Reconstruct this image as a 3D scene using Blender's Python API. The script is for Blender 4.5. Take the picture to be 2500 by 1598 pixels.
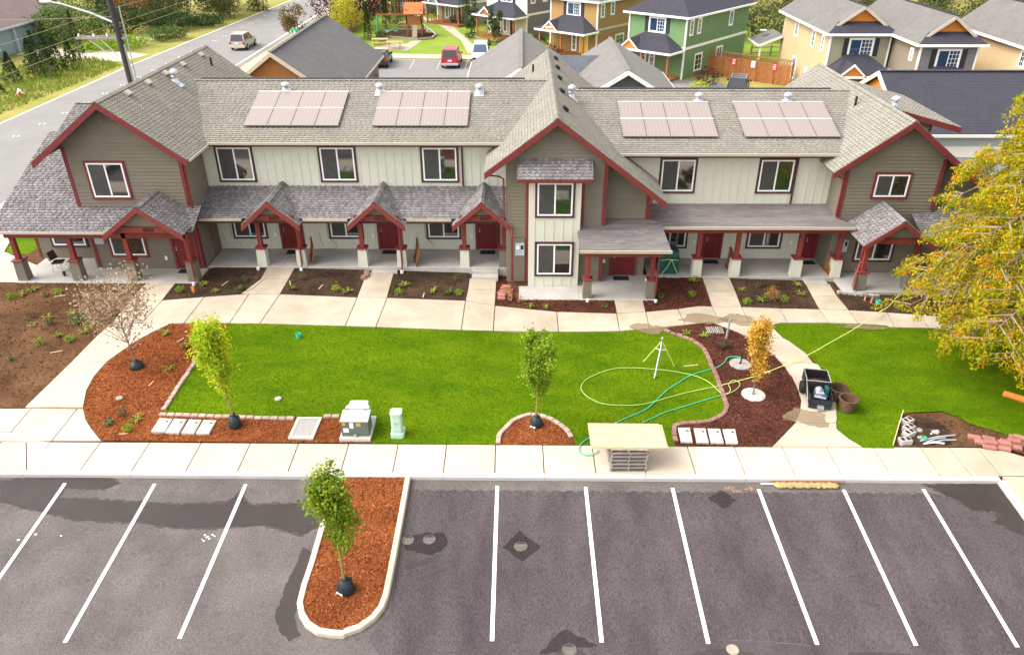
import bpy, bmesh, math, random
import numpy as np
from mathutils import Vector, Matrix
from mathutils.geometry import tessellate_polygon
random.seed(7); rng = np.random.default_rng(7)
for o in list(bpy.data.objects): bpy.data.objects.remove(o)
sc = bpy.context.scene
col = sc.collection
# ------------------------------------------------------------------ camera
cam = bpy.data.objects.new('camera', bpy.data.cameras.new('camera')); col.objects.link(cam)
_r = Vector((0.9999, 0.0122, -0.0021)); _f = Vector((-0.0115, 0.8652, -0.5014)).normalized()
_u = _r.cross(_f).normalized(); _r = _f.cross(_u).normalized()
cam.matrix_world = Matrix(((_r.x, _u.x, -_f.x, 0.8444), (_r.y, _u.y, -_f.y, -18.9638), (_r.z, _u.z, -_f.z, 16.7296), (0, 0, 0, 1)))
cam.data.sensor_fit = 'HORIZONTAL'; cam.data.sensor_width = 36.0; cam.data.lens = 36.0 * 1865 / 2500
cam.data.clip_start = 0.1; cam.data.clip_end = 3000
sc.camera = cam
# ------------------------------------------------------------------ light: bright thin overcast, sun high behind the left shoulder
SUN_EL, SUN_AZ = math.radians(48), math.radians(-98)      # azimuth from +Y (into the picture) towards +X
world = bpy.data.worlds.new('World'); sc.world = world; world.use_nodes = True
nt = world.node_tree; bg = nt.nodes['Background']
sky = nt.nodes.new('ShaderNodeTexSky'); sky.sky_type = 'NISHITA'; sky.sun_disc = False
sky.sun_elevation = SUN_EL; sky.sun_rotation = SUN_AZ; sky.air_density = 1.0; sky.dust_density = 3.0; sky.ozone_density = 1.0
hs = nt.nodes.new('ShaderNodeHueSaturation'); hs.inputs['Saturation'].default_value = 0.09
nt.links.new(sky.outputs[0], hs.inputs['Color']); nt.links.new(hs.outputs[0], bg.inputs[0]); bg.inputs[1].default_value = 0.15
sl = bpy.data.lights.new('sun', 'SUN'); sl.energy = 0.85; sl.angle = math.radians(50); sl.color = (1.0, 0.95, 0.86)
sun = bpy.data.objects.new('sun', sl); col.objects.link(sun)
sd = Vector((math.sin(SUN_AZ) * math.cos(SUN_EL), math.cos(SUN_AZ) * math.cos(SUN_EL), math.sin(SUN_EL)))
sun.rotation_euler = sd.to_track_quat('Z', 'Y').to_euler(); sun.location = (-40, 30, 60)
sc.view_settings.view_transform = 'Standard'; sc.view_settings.look = 'None'; sc.view_settings.gamma = 1
sc.view_settings.use_curve_mapping = False; sc.view_settings.exposure = 1.66
sc.render.engine = 'CYCLES'
try:
    sc.cycles.max_bounces = 8; sc.cycles.diffuse_bounces = 5; sc.cycles.glossy_bounces = 3; sc.cycles.transparent_max_bounces = 6
    sc.cycles.use_denoising = True
except Exception: pass

# ------------------------------------------------------------------ helpers
def lin(h):
    h = h.lstrip('#'); c = [int(h[i:i+2], 16) / 255 for i in (0, 2, 4)]
    return tuple(v / 12.92 if v <= .04045 else ((v + .055) / 1.055) ** 2.4 for v in c)
MATS = {}
def mat(name, c, rough=.8, var=.12, scale=2.0, island=0.0, bump=0.0, bscale=60, spec=.3, metal=0.0, c2=None, detail=4, stretch=None, coord='pos', fine=0.0, fscale=40):
    """c, c2: linear colours. noise at `scale` mixes c -> c2 (or darker/lighter c); island: per-piece brightness jitter."""
    m = bpy.data.materials.new(name); m.use_nodes = True; MATS[name] = m
    N = m.node_tree.nodes; L = m.node_tree.links; b = N['Principled BSDF']
    b.inputs['Roughness'].default_value = rough; b.inputs['Metallic'].default_value = metal
    b.inputs['Specular IOR Level'].default_value = spec
    geo = N.new('ShaderNodeNewGeometry'); vec = geo.outputs['Position']
    if coord == 'obj':
        tc = N.new('ShaderNodeTexCoord'); vec = tc.outputs['Object']
    if stretch:
        mp = N.new('ShaderNodeMapping'); mp.inputs['Scale'].default_value = stretch; L.new(vec, mp.inputs['Vector']); vec = mp.outputs[0]
    nz = N.new('ShaderNodeTexNoise'); nz.inputs['Scale'].default_value = scale; nz.inputs['Detail'].default_value = detail; nz.inputs['Roughness'].default_value = .6
    L.new(vec, nz.inputs['Vector'])
    rp = N.new('ShaderNodeValToRGB'); rp.color_ramp.elements[0].position = .32; rp.color_ramp.elements[1].position = .68
    a = c if c2 else tuple(v * (1 - var) for v in c); d = c2 if c2 else tuple(min(1, v * (1 + var)) for v in c)
    rp.color_ramp.elements[0].color = (*a, 1); rp.color_ramp.elements[1].color = (*d, 1)
    L.new(nz.outputs['Fac'], rp.inputs[0]); out = rp.outputs[0]
    if fine:
        n3 = N.new('ShaderNodeTexNoise'); n3.inputs['Scale'].default_value = fscale; n3.inputs['Detail'].default_value = 3; L.new(vec, n3.inputs['Vector'])
        mr = N.new('ShaderNodeMapRange'); mr.inputs[1].default_value = .3; mr.inputs[2].default_value = .7; mr.inputs[3].default_value = 1 - fine; mr.inputs[4].default_value = 1 + fine
        L.new(n3.outputs['Fac'], mr.inputs[0])
        h3 = N.new('ShaderNodeHueSaturation'); L.new(out, h3.inputs['Color']); L.new(mr.outputs[0], h3.inputs['Value']); out = h3.outputs[0]
    if island:
        oi = N.new('ShaderNodeObjectInfo'); ad = N.new('ShaderNodeMath'); ad.operation = 'ADD'
        L.new(geo.outputs['Random Per Island'], ad.inputs[0]); L.new(oi.outputs['Random'], ad.inputs[1])
        fr = N.new('ShaderNodeMath'); fr.operation = 'FRACT'; L.new(ad.outputs[0], fr.inputs[0])
        mr = N.new('ShaderNodeMapRange'); mr.inputs[3].default_value = 1 - island; mr.inputs[4].default_value = 1 + island; L.new(fr.outputs[0], mr.inputs[0])
        h = N.new('ShaderNodeHueSaturation'); L.new(out, h.inputs['Color']); L.new(mr.outputs[0], h.inputs['Value']); out = h.outputs[0]
    L.new(out, b.inputs['Base Color'])
    if bump:
        n2 = N.new('ShaderNodeTexNoise'); n2.inputs['Scale'].default_value = bscale; n2.inputs['Detail'].default_value = 3; L.new(vec, n2.inputs['Vector'])
        bp = N.new('ShaderNodeBump'); bp.inputs['Strength'].default_value = bump; bp.inputs['Distance'].default_value = .02
        L.new(n2.outputs['Fac'], bp.inputs['Height']); L.new(bp.outputs[0], b.inputs['Normal'])
    return m
def leafmat(name, stops, trans=.35, rough=.65, spec=.2):
    """stops: list of linear colours spread over the leaves at random."""
    m = bpy.data.materials.new(name); m.use_nodes = True; MATS[name] = m
    N = m.node_tree.nodes; L = m.node_tree.links; b = N['Principled BSDF']; out = N['Material Output']
    b.inputs['Roughness'].default_value = rough; b.inputs['Specular IOR Level'].default_value = spec
    geo = N.new('ShaderNodeNewGeometry'); nz = N.new('ShaderNodeTexNoise'); nz.inputs['Scale'].default_value = 1.6; nz.inputs['Detail'].default_value = 2
    L.new(geo.outputs['Position'], nz.inputs['Vector'])
    m1 = N.new('ShaderNodeMath'); m1.operation = 'MULTIPLY_ADD'; m1.inputs[1].default_value = .55; L.new(geo.outputs['Random Per Island'], m1.inputs[0])
    m2 = N.new('ShaderNodeMapRange'); m2.inputs[1].default_value = .3; m2.inputs[2].default_value = .7; m2.inputs[3].default_value = 0; m2.inputs[4].default_value = .45; L.new(nz.outputs['Fac'], m2.inputs[0])
    L.new(m2.outputs[0], m1.inputs[2])
    rp = N.new('ShaderNodeValToRGB'); cr = rp.color_ramp
    while len(cr.elements) < len(stops): cr.elements.new(.5)
    for i, s in enumerate(stops): cr.elements[i].position = i / (len(stops) - 1); cr.elements[i].color = (*s, 1)
    L.new(m1.outputs[0], rp.inputs[0]); L.new(rp.outputs[0], b.inputs['Base Color'])
    tr = N.new('ShaderNodeBsdfTranslucent'); L.new(rp.outputs[0], tr.inputs[0])
    mx = N.new('ShaderNodeMixShader'); mx.inputs[0].default_value = trans; L.new(b.outputs[0], mx.inputs[1]); L.new(tr.outputs[0], mx.inputs[2]); L.new(mx.outputs[0], out.inputs[0])
    return m
def glassmat(name, c=(.02, .022, .025), rough=.04, ior=2.5):
    m = bpy.data.materials.new(name); m.use_nodes = True; MATS[name] = m
    b = m.node_tree.nodes['Principled BSDF']; b.inputs['Base Color'].default_value = (*c, 1); b.inputs['Roughness'].default_value = rough
    b.inputs['IOR'].default_value = ior; b.inputs['Specular IOR Level'].default_value = .5
    return m
Zv = Vector((0, 0, 1))
class MB:
    def __init__(s): s.v = []; s.f = []
    def poly(s, pts): n = len(s.v); s.v += [tuple(p) for p in pts]; s.f.append(tuple(range(n, n + len(pts)))); return s
    def box(s, x0, x1, y0, y1, z0, z1):
        n = len(s.v); s.v += [(x0,y0,z0),(x1,y0,z0),(x1,y1,z0),(x0,y1,z0),(x0,y0,z1),(x1,y0,z1),(x1,y1,z1),(x0,y1,z1)]
        s.f += [(n,n+3,n+2,n+1),(n+4,n+5,n+6,n+7),(n,n+1,n+5,n+4),(n+1,n+2,n+6,n+5),(n+2,n+3,n+7,n+6),(n+3,n,n+4,n+7)]; return s
    def obox(s, c, ux, uy, uz):
        """box with centre c and half vectors"""
        c = Vector(c); n = len(s.v); ux = Vector(ux); uy = Vector(uy); uz = Vector(uz)
        for k in ((-1,-1,-1),(1,-1,-1),(1,1,-1),(-1,1,-1),(-1,-1,1),(1,-1,1),(1,1,1),(-1,1,1)): s.v.append(tuple(c + ux*k[0] + uy*k[1] + uz*k[2]))
        s.f += [(n,n+3,n+2,n+1),(n+4,n+5,n+6,n+7),(n,n+1,n+5,n+4),(n+1,n+2,n+6,n+5),(n+2,n+3,n+7,n+6),(n+3,n,n+4,n+7)]; return s
    def beam(s, p, q, w, h, up=(0,0,1)):
        p = Vector(p); q = Vector(q); d = q - p; L = d.length
        if L < 1e-6: return s
        d /= L; up = Vector(up)
        if abs(d.dot(up)) > .98: up = Vector((0,1,0))
        sd_ = d.cross(up).normalized(); u = sd_.cross(d).normalized()
        return s.obox((p+q)/2, d*L/2, sd_*w/2, u*h/2)
    def prism(s, pts, e):
        """polygon pts extruded by vector e"""
        n = len(s.v); k = len(pts); e = Vector(e); s.v += [tuple(p) for p in pts] + [tuple(Vector(p)+e) for p in pts]
        s.f.append(tuple(range(n+k-1, n-1, -1))); s.f.append(tuple(range(n+k, n+2*k)))
        for i in range(k): j = (i+1) % k; s.f.append((n+i, n+j, n+k+j, n+k+i))
        return s
    def tube(s, pts, r, n=6, radii=None, cap=True):
        pts = [Vector(p) for p in pts]; m = len(pts); base = len(s.v); prev = None
        for i, p in enumerate(pts):
            d = (pts[min(i+1, m-1)] - pts[max(i-1, 0)])
            if d.length < 1e-9: d = Vector((0,0,1))
            d.normalize()
            if prev is None:
                a = d.orthogonal().normalized()
            else:
                a = prev - d * prev.dot(d); a = a.normalized() if a.length > 1e-6 else d.orthogonal().normalized()
            prev = a; b = d.cross(a); rr = radii[i] if radii else r
            for j in range(n): t = 2*math.pi*j/n; s.v.append(tuple(p + (a*math.cos(t) + b*math.sin(t))*rr))
        for i in range(m-1):
            for j in range(n): k = (j+1) % n; s.f.append((base+i*n+j, base+i*n+k, base+(i+1)*n+k, base+(i+1)*n+j))
        if cap: s.f.append(tuple(range(base+n-1, base-1, -1))); s.f.append(tuple(range(base+(m-1)*n, base+m*n)))
        return s
    def lathe(s, prof, c, n=16, sx=1, sy=1, cap=True):
        base = len(s.v); m = len(prof)
        for r, z in prof:
            for j in range(n): t = 2*math.pi*j/n; s.v.append((c[0]+r*math.cos(t)*sx, c[1]+r*math.sin(t)*sy, c[2]+z))
        for i in range(m-1):
            for j in range(n): k = (j+1) % n; s.f.append((base+i*n+j, base+i*n+k, base+(i+1)*n+k, base+(i+1)*n+j))
        if cap: s.f.append(tuple(range(base+n-1, base-1, -1))); s.f.append(tuple(range(base+(m-1)*n, base+m*n)))
        return s
    def cbox(s, x0, x1, y0, y1, z0, z1, b=.02):
        """box with a chamfered top edge"""
        n = len(s.v)
        s.v += [(x0,y0,z0),(x1,y0,z0),(x1,y1,z0),(x0,y1,z0),(x0,y0,z1-b),(x1,y0,z1-b),(x1,y1,z1-b),(x0,y1,z1-b),(x0+b,y0+b,z1),(x1-b,y0+b,z1),(x1-b,y1-b,z1),(x0+b,y1-b,z1)]
        s.f += [(n,n+3,n+2,n+1),(n+8,n+9,n+10,n+11)]
        for a in (0, 4):
            for i in range(4): j = (i+1) % 4; s.f.append((n+a+i, n+a+j, n+a+4+j, n+a+4+i))
        return s
    def rot(s, ang, c, i0=0):
        ca, sa = math.cos(ang), math.sin(ang)
        for i in range(i0, len(s.v)):
            x, y, z = s.v[i]; x -= c[0]; y -= c[1]; s.v[i] = (c[0]+x*ca-y*sa, c[1]+x*sa+y*ca, z)
        return s
ORG = {}
def _link(name, me, m, parent, smooth):
    o = bpy.data.objects.new(name, me); col.objects.link(o)
    if m is not None: me.materials.append(MATS[m] if isinstance(m, str) else m)
    if smooth:
        me.polygons.foreach_set('use_smooth', [True]*len(me.polygons))
    if parent is not None: o.parent = parent
    return o
def tag(o, label=None, cat=None, group=None, kind=None):
    if label: o['label'] = label
    if cat: o['category'] = cat
    if group: o['group'] = group
    if kind: o['kind'] = kind
    return o
def obj(name, mb, m, parent=None, label=None, cat=None, group=None, kind=None, smooth=False, origin=None):
    v = mb.v; off = (0, 0, 0)
    if parent is not None: off = ORG.get(parent.name, (0, 0, 0))
    elif origin is not None: off = origin
    else:
        a = np.array(v); off = (float((a[:,0].min()+a[:,0].max())/2), float((a[:,1].min()+a[:,1].max())/2), float(a[:,2].min()))
    me = bpy.data.meshes.new(name)
    me.from_pydata([(x-off[0], y-off[1], z-off[2]) for x, y, z in v] if off != (0,0,0) else v, [], mb.f); me.update()
    o = _link(name, me, m, parent, smooth)
    if parent is None: o.location = off
    ORG[o.name] = off
    return tag(o, label, cat, group, kind)
def thing(name, label, cat, loc=(0,0,0), rz=0, group=None, local=False, kind=None):
    """an Empty at the base; its parts are given in world coordinates, or in its own when local"""
    o = bpy.data.objects.new(name, None); col.objects.link(o); o.location = loc; o.rotation_euler = (0, 0, rz); o.empty_display_size = .2
    ORG[o.name] = (0,0,0) if local else tuple(loc)
    return tag(o, label, cat, group, kind)
def share(src, name, parent, matrix):
    """another piece with the mesh of src"""
    o = bpy.data.objects.new(name, src.data); col.objects.link(o); o.parent = parent; o.matrix_basis = matrix; return o
def copy_tree(o, parent=None):
    c = o.copy(); col.objects.link(c); c.parent = parent; ORG[c.name] = ORG.get(o.name, (0,0,0))
    for ch in list(o.children): copy_tree(ch, c)
    return c
def fast_mesh(name, V, F, m, parent=None, kind=None, label=None, cat=None, k=4):
    """V (n,3) array, F (f,k) int array"""
    me = bpy.data.meshes.new(name); V = np.asarray(V, np.float32); F = np.asarray(F, np.int32)
    if parent is not None: V = V - np.array(ORG.get(parent.name, (0,0,0)), np.float32)
    me.vertices.add(len(V)); me.vertices.foreach_set('co', V.ravel())
    me.loops.add(F.size); me.loops.foreach_set('vertex_index', F.ravel())
    me.polygons.add(len(F)); me.polygons.foreach_set('loop_start', np.arange(0, F.size, F.shape[1], dtype=np.int32))
    me.update(calc_edges=True); me.validate()
    o = _link(name, me, m, parent, False); return tag(o, label, cat, None, kind)
def leaves(C, size, normal_up=.3, aspect=.55, hang=0.0, g=rng):
    """leaf-shaped quads (pointed) at centres C"""
    n = len(C); a = g.normal(size=(n,3)); a[:,2] -= hang*2; a /= np.linalg.norm(a, axis=1)[:,None]
    b = g.normal(size=(n,3)); b -= (a*b).sum(1)[:,None]*a; b /= np.linalg.norm(b, axis=1)[:,None]
    s = size*g.uniform(.6, 1.3, (n,1)); 
    V = np.stack([C - a*s*.5, C + b*s*aspect*.5, C + a*s*.5, C - b*s*aspect*.5], 1).reshape(-1,3)
    return V, np.arange(4*n).reshape(-1,4)
def inpoly(P, poly):
    x, y = P[:,0], P[:,1]; r = np.zeros(len(P), bool); n = len(poly); j = n-1
    for i in range(n):
        xi, yi = poly[i]; xj, yj = poly[j]
        c = ((yi > y) != (yj > y)) & (x < (xj-xi)*(y-yi)/((yj-yi) if abs(yj-yi) > 1e-12 else 1e-12)+xi); r ^= c; j = i
    return r
def scatter(poly, dens, g=rng):
    a = np.array(poly); lo = a.min(0); hi = a.max(0); n = int((hi-lo).prod()*dens)
    P = g.uniform(lo, hi, (n,2)); return P[inpoly(P, poly)]
def area2(p): return sum(p[i][0]*p[(i+1)%len(p)][1]-p[(i+1)%len(p)][0]*p[i][1] for i in range(len(p)))/2
def inset(p, d):
    p = list(p); 
    if area2(p) < 0: p = p[::-1]
    n = len(p); out = []
    for i in range(n):
        a = Vector(p[i-1]); b = Vector(p[i]); c = Vector(p[(i+1)%n]); u = (b-a).normalized(); w = (c-b).normalized()
        n1 = Vector((-u.y, u.x)); n2 = Vector((-w.y, w.x)); m = n1+n2
        if m.length < 1e-6: m = n1
        m = m/m.length; k = d/max(.35, m.dot(n1)); out.append((b.x+m.x*k, b.y+m.y*k))
    return out
# ------------------------------------------------------------------ terrain
LOT = .0504
def zb(x): return float(np.interp(x, (-11,-5.7,-1.0,.6,5.7,10.5,15.5,20), (.70,.58,.43,.2,.19,.18,.06,.02)))
def H(x, y):
    """finished ground level: lot falls away from the kerb, lawn rises gently to the building"""
    if y < 1.66: return .15 if y > 0 else LOT*y
    t = min(1, max(0, (y-1.66)/10.84)); z = .15+(zb(x)-.15)*t
    if y > 17: s = min(1, (y-17)/9); z = z*(1-s)+.28*s
    if x < -23.5: s = min(1, (-23.5-x)/5); z = z*(1-s)+.26*s
    if x > 24: s = min(1, (x-24)/6); z = z*(1-s)+.28*s
    return z
Hv = np.vectorize(H)
def sheet(name, poly, dz, m, parent=None, step=.6, hf=H, jitter=0, **kw):
    """a sheet that follows the ground at height dz"""
    bm = bmesh.new(); p = list(poly)
    if area2(p) < 0: p = p[::-1]
    if jitter:
        q = []
        for i in range(len(p)):
            a = Vector(p[i]); b = Vector(p[(i+1)%len(p)]); n = max(1, int((b-a).length/.12))
            for k in range(n):
                t = a.lerp(b, k/n); q.append((t.x+random.gauss(0,jitter), t.y+random.gauss(0,jitter)))
        p = q
    vs = [bm.verts.new((x, y, 0)) for x, y in p]
    for tri in tessellate_polygon([[Vector((x, y, 0)) for x, y in p]]):
        try: bm.faces.new([vs[i] for i in tri])
        except ValueError: pass
    a = np.array(p); lo = a.min(0); hi = a.max(0)
    for ax in (0, 1):
        k = math.ceil(lo[ax]/step)*step
        while k < hi[ax]:
            co = (k,0,0) if ax == 0 else (0,k,0); no = (1,0,0) if ax == 0 else (0,1,0)
            bmesh.ops.bisect_plane(bm, geom=bm.verts[:]+bm.edges[:]+bm.faces[:], plane_co=co, plane_no=no); k += step
    for v in bm.verts: v.co.z = hf(v.co.x, v.co.y)+dz
    bmesh.ops.recalc_face_normals(bm, faces=bm.faces[:])
    if sum(f.normal.z for f in bm.faces) < 0: bmesh.ops.reverse_faces(bm, faces=bm.faces[:])
    mb = MB(); bm.verts.index_update(); mb.v = [tuple(v.co) for v in bm.verts]; mb.f = [tuple(v.index for v in f.verts) for f in bm.faces]; bm.free()
    return obj(name, mb, m, parent, origin=(0,0,0) if parent is None else None, **kw)
def slab(name, poly, parent, m, top=.045, thick=.14, gap=.016, hf=H):
    p = inset(poly, gap); n = len(p); c = p
    mb = MB(); b = .008; q = inset(p, b)
    mb.v = [(x, y, hf(x,y)+top-thick) for x, y in p] + [(x, y, hf(x,y)+top-b) for x, y in p] + [(x, y, hf(x,y)+top) for x, y in q]
    mb.f.append(tuple(range(2*n, 3*n)))
    for r in (0, n):
        for i in range(n): j = (i+1) % n; mb.f.append((r+i, r+j, r+n+j, r+n+i))
    return obj(name, mb, m, parent)
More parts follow.
